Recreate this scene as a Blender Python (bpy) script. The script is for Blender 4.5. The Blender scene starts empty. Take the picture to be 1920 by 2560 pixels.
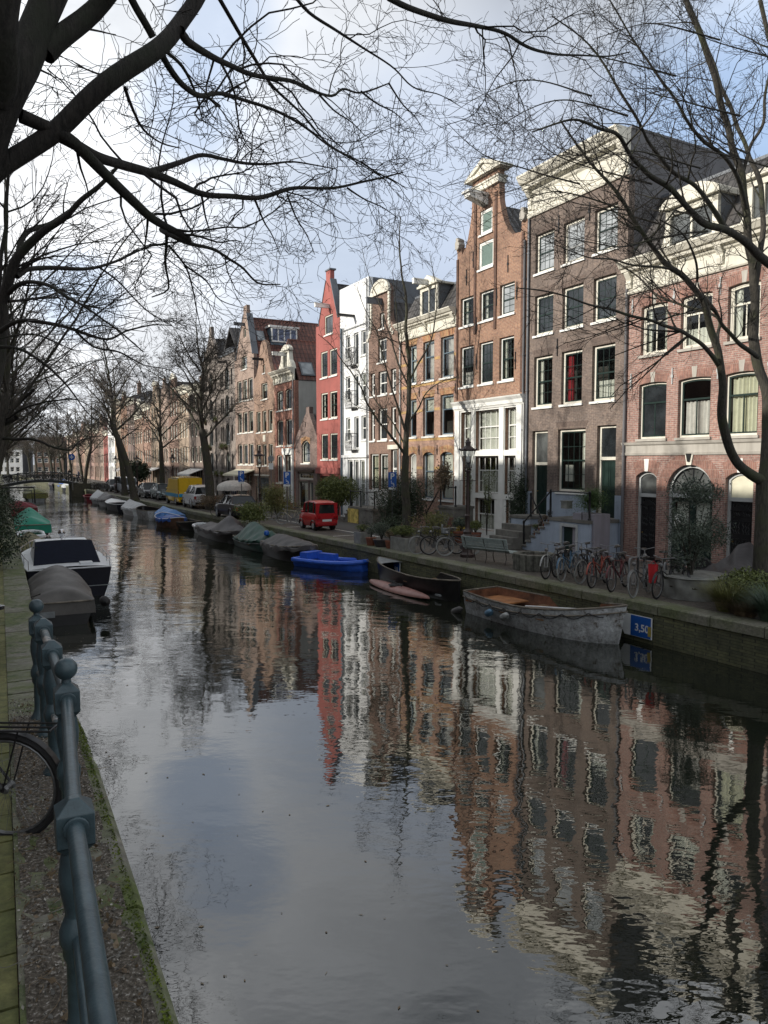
import bpy, bmesh, math, random
import numpy as np
from mathutils import Vector, Matrix
from mathutils.geometry import tessellate_polygon
C = bpy.context.scene.collection
PI = math.pi
# ------------------------------------------------------------------ reference frames
CAM = Vector((0, 0, 4.5)); FL = 1849.0; PITCH = math.atan(122 / FL)
UX, UY = -.4752, .8799                       # direction along the right-hand facades, going away
def FP(s, off=0.0, z=0.0):
    """point s metres along the right facade line, off metres towards the canal"""
    return Vector((23.5 + s * UX - .8799 * off, s * UY - .4752 * off, z))
HROT = math.atan2(-UY, -UX)                  # local x runs to the right as seen from the canal, local y into the house
def LB(Y, b):
    """point on the left bank: distance Y along, b metres inland from the quay edge"""
    return Vector((.65 - .519 * Y - .8876 * b, Y - .4606 * b, 0))
def lz(Y):
    return 2.1 if Y < 6.5 else (1.1 if Y > 13 else 2.1 - (Y - 6.5) / 6.5)
LROT = math.atan2(.8876, -.4606)             # heading along the left bank, going away
RROT = math.atan2(1, -.577)
def RQ(Y, b):
    """right quay: b metres inland from its edge"""
    return Vector((17.1 - .577 * Y + .866 * b, Y + .4998 * b, 0))
def PX(x, y, Y):
    """a point seen at picture position x, y standing Y metres out (used for tree limbs)"""
    d = (x - 960, FL * math.cos(PITCH) + (1280 - y) * math.sin(PITCH), -FL * math.sin(PITCH) + (1280 - y) * math.cos(PITCH))
    t = Y / d[1]
    return (t * d[0], Y, 4.5 + t * d[2])
# ------------------------------------------------------------------ mesh helper
class MB:
    def __init__(s): s.v = []; s.f = []; s.m = []; s.xf = None
    def add(s, vs, fs, mi=0):
        o = len(s.v)
        if s.xf is not None: vs = [tuple(s.xf @ Vector(v)) for v in vs]
        s.v.extend([tuple(v) for v in vs])
        for f in fs: s.f.append([i + o for i in f]); s.m.append(mi)
    def box(s, x0, x1, y0, y1, z0, z1, mi=0):
        s.add([(x0,y0,z0),(x1,y0,z0),(x1,y1,z0),(x0,y1,z0),(x0,y0,z1),(x1,y0,z1),(x1,y1,z1),(x0,y1,z1)],
              [(0,3,2,1),(4,5,6,7),(0,1,5,4),(1,2,6,5),(2,3,7,6),(3,0,4,7)], mi)
    def tube(s, pts, r, n=6, mi=0, closed=False, caps=True):
        pts = [Vector(p) for p in pts]; N = len(pts)
        if not isinstance(r, (list, tuple)): r = [r] * N
        vs = []; up = None
        for i, p in enumerate(pts):
            if closed: t = pts[(i+1) % N] - pts[i-1]
            else: t = pts[min(i+1, N-1)] - pts[max(i-1, 0)]
            if t.length < 1e-9: t = Vector((0,0,1))
            t.normalize()
            if up is None: up = Vector((0,0,1)) if abs(t.z) < .9 else Vector((1,0,0))
            a = t.cross(up)
            if a.length < 1e-6: a = t.cross(Vector((1,.1,0)))
            a.normalize(); b = a.cross(t); up = b
            for k in range(n):
                w = 2*PI*k/n; vs.append(p + (a*math.cos(w) + b*math.sin(w)) * r[i])
        fs = []
        for i in range(N if closed else N-1):
            j = (i+1) % N
            for k in range(n):
                fs.append((i*n+k, i*n+(k+1)%n, j*n+(k+1)%n, j*n+k))
        if caps and not closed: fs.append(tuple(range(n))[::-1]); fs.append(tuple((N-1)*n+k for k in range(n)))
        s.add(vs, fs, mi)
    def lathe(s, prof, c=(0,0,0), n=16, mi=0, axis='z'):
        vs = []; fs = []
        for (r, z) in prof:
            for k in range(n):
                w = 2*PI*k/n; x, y = r*math.cos(w), r*math.sin(w)
                v = (x, y, z) if axis == 'z' else ((z, x, y) if axis == 'x' else (y, z, x))
                vs.append((v[0]+c[0], v[1]+c[1], v[2]+c[2]))
        for i in range(len(prof)-1):
            for k in range(n): fs.append((i*n+k, i*n+(k+1)%n, (i+1)*n+(k+1)%n, (i+1)*n+k))
        fs.append(tuple(range(n))[::-1]); fs.append(tuple((len(prof)-1)*n+k for k in range(n)))
        s.add(vs, fs, mi)
    def plate(s, poly, y0, y1, holes=(), mi=0, mi_side=None, axis='y'):
        """polygon in x,z (anticlockwise) with holes, made y0..y1 thick"""
        loops = [list(poly)] + [list(h) for h in holes]
        tri = tessellate_polygon([[Vector((p[0], p[1], 0)) for p in l] for l in loops])
        flat = [p for l in loops for p in l]; n = len(flat)
        g = (lambda p, y: (p[0], y, p[1])) if axis == 'y' else ((lambda p, y: (p[0], p[1], y)) if axis == 'z' else (lambda p, y: (y, p[0], p[1])))
        vs = [g(p, y0) for p in flat] + [g(p, y1) for p in flat]
        F = []; 
        for t in tri:
            F.append(tuple(t)); F.append(tuple(i+n for i in t)[::-1])
        s.add(vs, F, mi)
        o = 0; S = []
        for l in loops:
            m = len(l)
            for i in range(m): S.append((o+i, o+(i+1)%m, o+(i+1)%m+n, o+i+n))
            o += m
        s.add(vs, S, mi if mi_side is None else mi_side)
    def sheet(s, fn, nu, nv, mi=0):
        vs = [fn(i/nu, j/nv) for i in range(nu+1) for j in range(nv+1)]
        s.add(vs, [(i*(nv+1)+j, (i+1)*(nv+1)+j, (i+1)*(nv+1)+j+1, i*(nv+1)+j+1) for i in range(nu) for j in range(nv)], mi)
    def leaf(s, c, r, rng, mi=0, asp=.5):
        a = Vector((rng.gauss(0,1), rng.gauss(0,1), rng.gauss(0,1))).normalized()
        b = a.orthogonal().normalized(); b.rotate(Matrix.Rotation(rng.random()*6.3, 3, a)); c = Vector(c)
        s.add([c - a*r, c + b*r*asp, c + a*r, c - b*r*asp], [(0,1,2,3)], mi)
    def build(s, name, mats, parent=None, smooth=False, bevel=0, fix=True):
        me = bpy.data.meshes.new(name); me.from_pydata(s.v, [], s.f)
        if not isinstance(mats, (list, tuple)): mats = [mats]
        for m in mats: me.materials.append(M[m] if isinstance(m, str) else m)
        if len(mats) > 1: me.polygons.foreach_set('material_index', s.m)
        if fix:
            bm = bmesh.new(); bm.from_mesh(me); bmesh.ops.recalc_face_normals(bm, faces=bm.faces)
            bm.to_mesh(me); bm.free()
        if smooth:
            me.polygons.foreach_set('use_smooth', [True]*len(me.polygons))
            try: me.set_sharp_from_angle(angle=math.radians(40))
            except Exception: pass
        me.update()
        o = bpy.data.objects.new(name, me); C.objects.link(o)
        if parent: o.parent = parent
        if bevel:
            b = o.modifiers.new('bevel', 'BEVEL'); b.width = bevel; b.segments = 2; b.limit_method = 'ANGLE'
        return o
def tag(o, label=None, cat=None, group=None, kind=None):
    if label: o['label'] = label
    if cat: o['category'] = cat
    if group: o['group'] = group
    if kind: o['kind'] = kind
    return o
def thing(name, label, cat, loc=(0,0,0), rz=0.0, group=None):
    o = bpy.data.objects.new(name, None); C.objects.link(o); o.empty_display_size = .2
    o.location = loc; o.rotation_euler = (0, 0, rz)
    return tag(o, label, cat, group)
def copy_tree(o, parent=None):
    c = o.copy(); C.objects.link(c); c.parent = parent
    for ch in list(o.children): copy_tree(ch, c)
    return c
# ------------------------------------------------------------------ materials
M = {}
def newmat(name):
    m = bpy.data.materials.new(name); m.use_nodes = True; nt = m.node_tree; M[name] = m
    return m, nt, nt.nodes['Principled BSDF']
def L(nt, a, b): nt.links.new(a, b)
def N(nt, t, **k):
    n = nt.nodes.new(t)
    for kk, v in k.items(): setattr(n, kk, v)
    return n
def ramp(nt, stops):
    r = N(nt, 'ShaderNodeValToRGB'); e = r.color_ramp.elements
    while len(e) < len(stops): e.new(.5)
    for i, (p, c) in enumerate(stops): e[i].position = p; e[i].color = (*c, 1)
    return r
def noise(nt, scale, detail=4, vec=None, rough=.55):
    n = N(nt, 'ShaderNodeTexNoise'); n.inputs['Scale'].default_value = scale; n.inputs['Detail'].default_value = detail
    n.inputs['Roughness'].default_value = rough
    if vec is not None: L(nt, vec, n.inputs['Vector'])
    return n
def mixc(nt, fac, a, b, bt='MIX'):
    n = N(nt, 'ShaderNodeMix', data_type='RGBA', blend_type=bt); n.clamp_factor = True
    for i, v in ((0, fac), (6, a), (7, b)):
        if isinstance(v, (int, float)): n.inputs[i].default_value = v
        elif isinstance(v, tuple): n.inputs[i].default_value = (*v, 1)
        else: L(nt, v, n.inputs[i])
    return n.outputs[2]
def plain(name, c, rough=.6, metal=0, var=.12, vs=6, bump=0, bs=40, spec=None):
    """paint, metal or cloth: one colour with slight wear of its own"""
    m, nt, p = newmat(name); tc = N(nt, 'ShaderNodeTexCoord'); n = noise(nt, vs, 5, tc.outputs['Object'])
    lo = tuple(max(0, x*(1-var*2)) for x in c); hi = tuple(min(1, x*(1+var)) for x in c)
    r = ramp(nt, [(.3, lo), (.7, hi)]); L(nt, n.outputs['Fac'], r.inputs[0]); L(nt, r.outputs[0], p.inputs['Base Color'])
    p.inputs['Roughness'].default_value = rough; p.inputs['Metallic'].default_value = metal
    if spec is not None: p.inputs['Specular IOR Level'].default_value = spec
    if bump:
        b = N(nt, 'ShaderNodeBump'); b.inputs['Strength'].default_value = bump; b.inputs['Distance'].default_value = .02
        n2 = noise(nt, bs, 4, tc.outputs['Object']); L(nt, n2.outputs['Fac'], b.inputs['Height']); L(nt, b.outputs[0], p.inputs['Normal'])
    return m
def weathered(name, c, rough=.8, streak=.3, soot=(.45,.43,.4)):
    """painted render with rain streaks, patches and dirt of its own"""
    m, nt, p = newmat(name); tc = N(nt, 'ShaderNodeTexCoord'); mp = N(nt, 'ShaderNodeMapping'); mp.inputs['Scale'].default_value = (1, 1, .09); L(nt, tc.outputs['Object'], mp.inputs[0])
    n = noise(nt, 3.2, 6, mp.outputs[0], .65); r = ramp(nt, [(.42, (0,0,0)), (.72, (1,1,1))]); L(nt, n.outputs['Fac'], r.inputs[0])
    n2 = noise(nt, .8, 6, tc.outputs['Object'], .6); r2 = ramp(nt, [(.3, (.8,.8,.8)), (.7, (1.1,1.1,1.1))]); L(nt, n2.outputs['Fac'], r2.inputs[0])
    mu = N(nt, 'ShaderNodeMath', operation='MULTIPLY'); L(nt, r.outputs[0], mu.inputs[0]); mu.inputs[1].default_value = streak
    a = mixc(nt, 1, c, r2.outputs[0], 'MULTIPLY'); L(nt, mixc(nt, mu.outputs[0], a, tuple(x*y for x, y in zip(c, soot))), p.inputs['Base Color']); p.inputs['Roughness'].default_value = rough
    n3 = noise(nt, 30, 4, tc.outputs['Object']); b = N(nt, 'ShaderNodeBump'); b.inputs['Strength'].default_value = .3; b.inputs['Distance'].default_value = .01; L(nt, n3.outputs['Fac'], b.inputs['Height']); L(nt, b.outputs[0], p.inputs['Normal'])
    return m
def speck(name, stops, scale, rough=.85, bump=.5, bd=.02, detail=8, stretch=None):
    m, nt, p = newmat(name); tc = N(nt, 'ShaderNodeTexCoord'); v = tc.outputs['Object']
    if stretch:
        mp = N(nt, 'ShaderNodeMapping'); mp.inputs['Scale'].default_value = stretch; L(nt, v, mp.inputs[0]); v = mp.outputs[0]
    n = noise(nt, scale, detail, v, .65); r = ramp(nt, stops); L(nt, n.outputs['Fac'], r.inputs[0]); L(nt, r.outputs[0], p.inputs['Base Color'])
    p.inputs['Roughness'].default_value = rough
    b = N(nt, 'ShaderNodeBump'); b.inputs['Strength'].default_value = bump; b.inputs['Distance'].default_value = bd
    L(nt, n.outputs['Fac'], b.inputs['Height']); L(nt, b.outputs[0], p.inputs['Normal'])
    return m
def brick(name, c1, c2, mortar=(.3,.28,.25), bw=.22, bh=.066, ms=.008, stain=.5, rot=None, rough=.85, blend=.5):
    m, nt, p = newmat(name); tc = N(nt, 'ShaderNodeTexCoord'); sx = N(nt, 'ShaderNodeSeparateXYZ'); L(nt, tc.outputs['Object'], sx.inputs[0])
    cb = N(nt, 'ShaderNodeCombineXYZ')
    if rot == 'ground': L(nt, sx.outputs[0], cb.inputs[0]); L(nt, sx.outputs[1], cb.inputs[1])
    else:
        ad = N(nt, 'ShaderNodeMath', operation='ADD'); L(nt, sx.outputs[0], ad.inputs[0]); L(nt, sx.outputs[1], ad.inputs[1])
        L(nt, ad.outputs[0], cb.inputs[0]); L(nt, sx.outputs[2], cb.inputs[1])
    bt = N(nt, 'ShaderNodeTexBrick'); L(nt, cb.outputs[0], bt.inputs['Vector'])
    bt.inputs['Scale'].default_value = 1; bt.inputs['Brick Width'].default_value = bw; bt.inputs['Row Height'].default_value = bh
    bt.inputs['Mortar Size'].default_value = ms; bt.inputs['Mortar Smooth'].default_value = .3; bt.inputs['Bias'].default_value = 0
    bt.inputs['Color1'].default_value = (*c1, 1); bt.inputs['Color2'].default_value = (*c2, 1); bt.inputs['Mortar'].default_value = (*mortar, 1)
    n = noise(nt, .55, 6, tc.outputs['Object'], .65); r = ramp(nt, [(.3, (1-stain,)*3), (.55, (1, 1, 1)), (.8, (1.12, 1.08, 1.02))]); L(nt, n.outputs['Fac'], r.inputs[0])
    n2 = noise(nt, 9, 3, tc.outputs['Object']); r2 = ramp(nt, [(.3, (.68,.68,.7)), (.7, (1.25,1.22,1.2))]); L(nt, n2.outputs['Fac'], r2.inputs[0])
    c = mixc(nt, 1, mixc(nt, 1, bt.outputs['Color'], r.outputs[0], 'MULTIPLY'), r2.outputs[0], 'MULTIPLY')
    L(nt, c, p.inputs['Base Color']); p.inputs['Roughness'].default_value = rough
    b = N(nt, 'ShaderNodeBump'); b.inputs['Strength'].default_value = .5; b.inputs['Distance'].default_value = .012; b.invert = True
    L(nt, bt.outputs['Fac'], b.inputs['Height']); L(nt, b.outputs[0], p.inputs['Normal'])
    return m
def tiles(name, c1, c2, w=.34, h=.44):
    m, nt, p = newmat(name); tc = N(nt, 'ShaderNodeTexCoord'); sx = N(nt, 'ShaderNodeSeparateXYZ'); L(nt, tc.outputs['UV'], sx.inputs[0])
    def frac(o, s):
        a = N(nt, 'ShaderNodeMath', operation='DIVIDE'); L(nt, o, a.inputs[0]); a.inputs[1].default_value = s
        f = N(nt, 'ShaderNodeMath', operation='FRACT'); L(nt, a.outputs[0], f.inputs[0]); return f.outputs[0]
    fu, fv = frac(sx.outputs[0], w), frac(sx.outputs[1], h)
    pu = N(nt, 'ShaderNodeMath', operation='PINGPONG'); L(nt, fu, pu.inputs[0]); pu.inputs[1].default_value = .5
    hh = N(nt, 'ShaderNodeMath', operation='MULTIPLY_ADD'); L(nt, pu.outputs[0], hh.inputs[0]); hh.inputs[1].default_value = 1.2
    iv = N(nt, 'ShaderNodeMath', operation='SUBTRACT'); iv.inputs[0].default_value = 1; L(nt, fv, iv.inputs[1]); L(nt, iv.outputs[0], hh.inputs[2])
    b = N(nt, 'ShaderNodeBump'); b.inputs['Strength'].default_value = 1; b.inputs['Distance'].default_value = .14; L(nt, hh.outputs[0], b.inputs['Height'])
    L(nt, b.outputs[0], p.inputs['Normal'])
    bt = N(nt, 'ShaderNodeTexBrick'); bt.offset = 0; L(nt, tc.outputs['UV'], bt.inputs['Vector']); bt.inputs['Scale'].default_value = 1
    bt.inputs['Brick Width'].default_value = w; bt.inputs['Row Height'].default_value = h; bt.inputs['Mortar Size'].default_value = .035
    bt.inputs['Color1'].default_value = (*c1, 1); bt.inputs['Color2'].default_value = (*c2, 1); bt.inputs['Mortar'].default_value = (*[x*.3 for x in c1], 1)
    n2 = noise(nt, .8, 5, tc.outputs['Object']); r2 = ramp(nt, [(.3, (.6,.62,.6)), (.7, (1.2,1.15,1.1))]); L(nt, n2.outputs['Fac'], r2.inputs[0])
    L(nt, mixc(nt, 1, bt.outputs['Color'], r2.outputs[0], 'MULTIPLY'), p.inputs['Base Color']); p.inputs['Roughness'].default_value = .55
    return m
def glass_opaque(name, c=(.012,.015,.017)):
    m, nt, p = newmat(name); tc = N(nt, 'ShaderNodeTexCoord'); n = noise(nt, 1.3, 3, tc.outputs['Object'])
    r = ramp(nt, [(.35, c), (.75, tuple(x*3+.004 for x in c))]); L(nt, n.outputs['Fac'], r.inputs[0]); L(nt, r.outputs[0], p.inputs['Base Color'])
    p.inputs['Roughness'].default_value = .06; p.inputs['IOR'].default_value = 1.75
    b = N(nt, 'ShaderNodeBump'); b.inputs['Strength'].default_value = .1; b.inputs['Distance'].default_value = .05
    n2 = noise(nt, .9, 2, tc.outputs['Object']); L(nt, n2.outputs['Fac'], b.inputs['Height']); L(nt, b.outputs[0], p.inputs['Normal'])
    return m
def glass_clear(name, tint=(.93,.95,.94)):
    m, nt, p = newmat(name); nt.nodes.remove(p); out = nt.nodes['Material Output']
    t = N(nt, 'ShaderNodeBsdfTransparent'); t.inputs[0].default_value = (*tint, 1); g = N(nt, 'ShaderNodeBsdfGlossy'); g.inputs['Roughness'].default_value = .03
    lw = N(nt, 'ShaderNodeLayerWeight'); lw.inputs[0].default_value = .5; pw = N(nt, 'ShaderNodeMath', operation='POWER'); L(nt, lw.outputs['Facing'], pw.inputs[0]); pw.inputs[1].default_value = 4
    fr = N(nt, 'ShaderNodeMath', operation='MULTIPLY_ADD'); L(nt, pw.outputs[0], fr.inputs[0]); fr.inputs[1].default_value = .9; fr.inputs[2].default_value = .05; mx = N(nt, 'ShaderNodeMixShader')
    L(nt, fr.outputs[0], mx.inputs[0]); L(nt, t.outputs[0], mx.inputs[1]); L(nt, g.outputs[0], mx.inputs[2]); L(nt, mx.outputs[0], out.inputs[0])
    return m
brick('brick_rose', (.345,.20,.165), (.265,.145,.12), (.40,.37,.33))
brick('brick_red_low', (0.371,0.154,0.108), (0.290,0.115,0.081), (.38,.30,.24))
brick('brick_brown', (.185,.14,.115), (.145,.112,.098), (.25,.215,.185), bh=.062)
brick('brick_orange', (.32,.175,.11), (.255,.13,.085), (.34,.29,.23), bh=.06)
brick('brick_salmon', (.38,.225,.16), (.30,.17,.13), (.42,.36,.3))
brick('brick_tan', (.34,.22,.15), (.27,.17,.125), (.36,.3,.25))
brick('brick_umber', (0.219,0.132,0.098), (0.174,0.106,0.079), (.3,.24,.2))
brick('brick_plum', (0.224,0.156,0.133), (0.178,0.125,0.109), (.3,.26,.24))
brick('brick_warehouse', (.27,.235,.205), (.22,.19,.17), (.3,.28,.26))
brick('brick_dusty', (.36,.26,.205), (.29,.205,.165), (.4,.36,.32))
brick('brick_sand', (.42,.33,.24), (.36,.27,.2), (.42,.37,.3))
brick('brick_arch', (.29,.15,.115), (.25,.125,.10), (.34,.26,.22), bw=.066, bh=.3)
brick('brick_yellow_arch', (.43,.28,.13), (.33,.13,.06), (.36,.28,.2), bw=.066, bh=.3)
plain('yellow_brick', (.46,.30,.13), .85)
weathered('cream_paint', (.70,.68,.59), .75, 0.35)
plain('white_paint', (.78,.79,.76), .45, var=.05, vs=2)
weathered('white_plaster', (.80,.82,.83), .75, 0.22)
weathered('red_plaster', (.34,.10,.085), .75, 0.4)
weathered('grey_plaster', (.50,.51,.48), .75, 0.4)
weathered('blue_plaster', (.33,.39,.48), .75, 0.4)
weathered('lilac_plaster', (.28,.27,.31), .75, 0.4)
weathered('dark_plaster', (.14,.14,.15), .75, 0.4)
weathered('stone_band', (.42,.40,.36), .75, 0.6)
plain('stone_step', (.16,.155,.14), .85, var=.2, vs=3, bump=.4)
plain('dark_green_paint', (.012,.028,.024), .3, var=.1)
plain('black_paint', (.010,.011,.013), .35, var=.15)
plain('grey_paint', (.28,.29,.29), .45)
plain('blue_grey_paint', (.10,.15,.19), .5)
plain('lead_grey', (.13,.145,.165), .55, var=.12, vs=2)
plain('brown_wood', (.07,.04,.022), .55, var=.25, vs=8)
tiles('red_tiles', (.17,.06,.042), (.11,.04,.03)); tiles('black_tiles', (.035,.034,.036), (.055,.052,.054)); tiles('slate_tiles', (.11,.105,.105), (.07,.068,.07))
glass_opaque('dark_glass'); glass_opaque('grey_glass', (.05,.055,.055)); glass_clear('clear_glass')
plain('car_glass', (.02,.024,.026), .04, var=.05)
plain('curtain_white', (.74,.73,.67), .9, var=.05); plain('curtain_cream', (.66,.64,.50), .9, var=.05); plain('curtain_pale', (.68,.64,.61), .9, var=.08)
plain('curtain_red', (.33,.02,.03), .9); plain('curtain_green', (.16,.22,.19), .9); plain('curtain_orange', (.75,.32,.04), .9)
plain('grey_white', (.42,.44,.44), .5, var=.05); plain('shutter_green', (.11,.17,.15), .6, var=.08); plain('sky_glass', (.34,.37,.39), .08, var=.25, vs=1.2); plain('blue_glass', (.07,.10,.2), .08, var=.2)  # pale panes: sky reflection and net curtains put into the glass colour
brick('brick_brown_arch', (.125,.09,.075), (.10,.073,.062), (.22,.18,.15), bw=.066, bh=.26); brick('brick_dark_strip', (.13,.07,.05), (.10,.055,.04), (.14,.1,.08), bh=.06)
for n_, a_, b_ in (('leaf_olive', (.05,.07,.018), (.16,.19,.05)), ('leaf_dark', (.012,.022,.012), (.04,.065,.03)), ('leaf_conifer', (.03,.06,.02), (.09,.16,.045)), ('leaf_bamboo', (.07,.08,.02), (.2,.2,.06)), ('leaf_dry', (.09,.06,.035), (.2,.15,.09)), ('leaf_grey', (.035,.05,.04), (.1,.13,.09)), ('grass_blade', (.02,.045,.03), (.07,.12,.07))):
    m, nt, p = newmat(n_); tc = N(nt, 'ShaderNodeTexCoord'); n = noise(nt, 7, 4, tc.outputs['Object']); r = ramp(nt, [(.35, a_), (.65, b_)]); L(nt, n.outputs['Fac'], r.inputs[0]); L(nt, r.outputs[0], p.inputs['Base Color']); p.inputs['Roughness'].default_value = .6
def barkmat(name, c1, c2, moss=None):
    m, nt, p = newmat(name); tc = N(nt, 'ShaderNodeTexCoord'); mp = N(nt, 'ShaderNodeMapping'); mp.inputs['Scale'].default_value = (1, 1, .22); L(nt, tc.outputs['Object'], mp.inputs[0])
    n = noise(nt, 26, 6, mp.outputs[0], .7); r = ramp(nt, [(.35, c1), (.68, c2)]); L(nt, n.outputs['Fac'], r.inputs[0]); c = r.outputs[0]
    if moss:
        n2 = noise(nt, 1.7, 5, tc.outputs['Object']); r2 = ramp(nt, [(.48, (0,0,0)), (.66, (1,1,1))]); L(nt, n2.outputs['Fac'], r2.inputs[0]); c = mixc(nt, r2.outputs[0], c, moss)
    L(nt, c, p.inputs['Base Color']); p.inputs['Roughness'].default_value = .9
    b = N(nt, 'ShaderNodeBump'); b.inputs['Strength'].default_value = 1; b.inputs['Distance'].default_value = .04; L(nt, n.outputs['Fac'], b.inputs['Height']); L(nt, b.outputs[0], p.inputs['Normal'])
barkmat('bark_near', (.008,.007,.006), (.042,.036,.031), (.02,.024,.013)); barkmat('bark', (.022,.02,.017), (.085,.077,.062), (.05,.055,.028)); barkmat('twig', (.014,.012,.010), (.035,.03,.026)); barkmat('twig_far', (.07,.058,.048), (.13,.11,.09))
def blotch(name, base, over, scale, lo, hi, rough=.8, joints=None, third=None):
    """weathered stone: base colour, overgrown in patches, optional joints across local x"""
    m, nt, p = newmat(name); tc = N(nt, 'ShaderNodeTexCoord'); n = noise(nt, scale, 7, tc.outputs['Object'], .68); r = ramp(nt, [(lo, (0,0,0)), (hi, (1,1,1))]); L(nt, n.outputs['Fac'], r.inputs[0])
    n2 = noise(nt, 14, 6, tc.outputs['Object'], .7); r2 = ramp(nt, [(.32, (.55,.55,.55)), (.7, (1.3,1.3,1.3))]); L(nt, n2.outputs['Fac'], r2.inputs[0])
    c = mixc(nt, r.outputs[0], base, over)
    if third: n3 = noise(nt, scale*2.3, 6, tc.outputs['Object'], .7); r3 = ramp(nt, [(.56, (0,0,0)), (.66, (1,1,1))]); L(nt, n3.outputs['Fac'], r3.inputs[0]); c = mixc(nt, r3.outputs[0], c, third)
    c = mixc(nt, 1, c, r2.outputs[0], 'MULTIPLY'); L(nt, c, p.inputs['Base Color']); p.inputs['Roughness'].default_value = rough
    b = N(nt, 'ShaderNodeBump'); b.inputs['Strength'].default_value = .6; b.inputs['Distance'].default_value = .015; L(nt, n2.outputs['Fac'], b.inputs['Height']); L(nt, b.outputs[0], p.inputs['Normal'])
blotch('coping_right', (.17,.165,.13), (.10,.115,.055), 1.1, .4, .62); blotch('coping_left', (.2,.19,.16), (.095,.12,.035), 1.3, .38, .6, third=(.05,.08,.015))
blotch('kerb_olive', (.17,.165,.06), (.10,.11,.035), 2.2, .4, .62); blotch('moss', (.06,.09,.012), (.13,.17,.02), 5, .4, .6, .95)
brick('quay_brick', (.085,.08,.055), (.06,.06,.045), (.03,.03,.022), bw=.22, bh=.07, ms=.007, stain=.6); brick('quay_brick_mossy', (.115,.12,.06), (.08,.085,.05), (.04,.042,.028), bw=.22, bh=.07, ms=.007, stain=.65)
brick('paving', (.12,.105,.09), (.085,.075,.065), (.05,.05,.035), bw=.21, bh=.105, ms=.008, rot='ground', stain=.35); brick('paving_red', (.13,.085,.07), (.09,.06,.05), (.05,.055,.03), bw=.21, bh=.07, ms=.008, rot='ground', stain=.4)
speck('asphalt', [(.35, (.055,.055,.056)), (.65, (.085,.085,.083))], 60, bump=.3, bd=.006); speck('paint_line', [(.35, (.45,.45,.43)), (.6, (.75,.75,.72))], 9, bump=.1)
speck('gravel', [(.36, (.035,.028,.02)), (.5, (.10,.085,.065)), (.58, (.17,.15,.125)), (.68, (.5,.48,.44))], 42, bump=1, bd=.02, detail=10)
speck('ground_soil', [(.35, (.06,.055,.04)), (.65, (.12,.11,.09))], 3, bump=.3)
plain('grille_grey', (.045,.05,.052), .5)
G0 = 1.0     # street level above the water
class Slabs:
    """roof planes with their own metric tile layout"""
    def __init__(s): s.q = []
    def quad(s, a, b, c, d): s.q.append([Vector(p) for p in (a, b, c, d)])
    def build(s, name, mat, parent, th=.12):
        vs, fs, uv = [], [], []
        for a, b, c, d in s.q:
            n = (b-a).cross(d-a).normalized()
            if n.z < 0: n = -n; a, b, c, d = b, a, d, c
            e = (b-a).normalized(); o = len(vs)
            up = (d-a) - (d-a).dot(e)*e; up = up.normalized() if up.length > 1e-6 else Vector((0,0,1))
            for p in (a, b, c, d): vs.append(p + n*.02)
            for p in (a, b, c, d): vs.append(p - n*th)
            for f in ((0,1,2,3), (7,6,5,4), (0,4,5,1), (1,5,6,2), (2,6,7,3), (3,7,4,0)):
                fs.append([o+i for i in f])
                for i in f: p = vs[o+i] - a; uv.append((p.dot(e), p.dot(up)))
        me = bpy.data.meshes.new(name); me.from_pydata(vs, [], fs); me.materials.append(M[mat])
        l = me.uv_layers.new(name='tiles'); l.data.foreach_set('uv', [x for p in uv for x in p])
        ob = bpy.data.objects.new(name, me); C.objects.link(ob); ob.parent = parent
        return ob
def opening(x0, x1, z0, z1, rise=0, n=10):
    P = [(x0, z0), (x1, z0)]
    if rise <= 0: return P + [(x1, z1), (x0, z1)]
    w = (x1-x0)/2; cx = (x0+x1)/2; R = (w*w + rise*rise) / (2*rise); a = math.asin(min(1, w/R)); cz = z1 - R
    if rise > w*.98: a = PI/2; R = w; cz = z1 - w
    for i in range(n+1):
        t = a - 2*a*i/n; P.append((cx + R*math.sin(t), cz + R*math.cos(t)))
    return P
ST = dict(fr='cream_paint', sash='dark_green_paint', fw=.085, sw=.05, mid=.5, nx=1, ny=1, nx2=None, ny2=None, glass='dark_glass', cur=None, sill='cream_paint', rec=.12, rise=0, bar=.022)
WR = random.Random(77)
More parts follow.
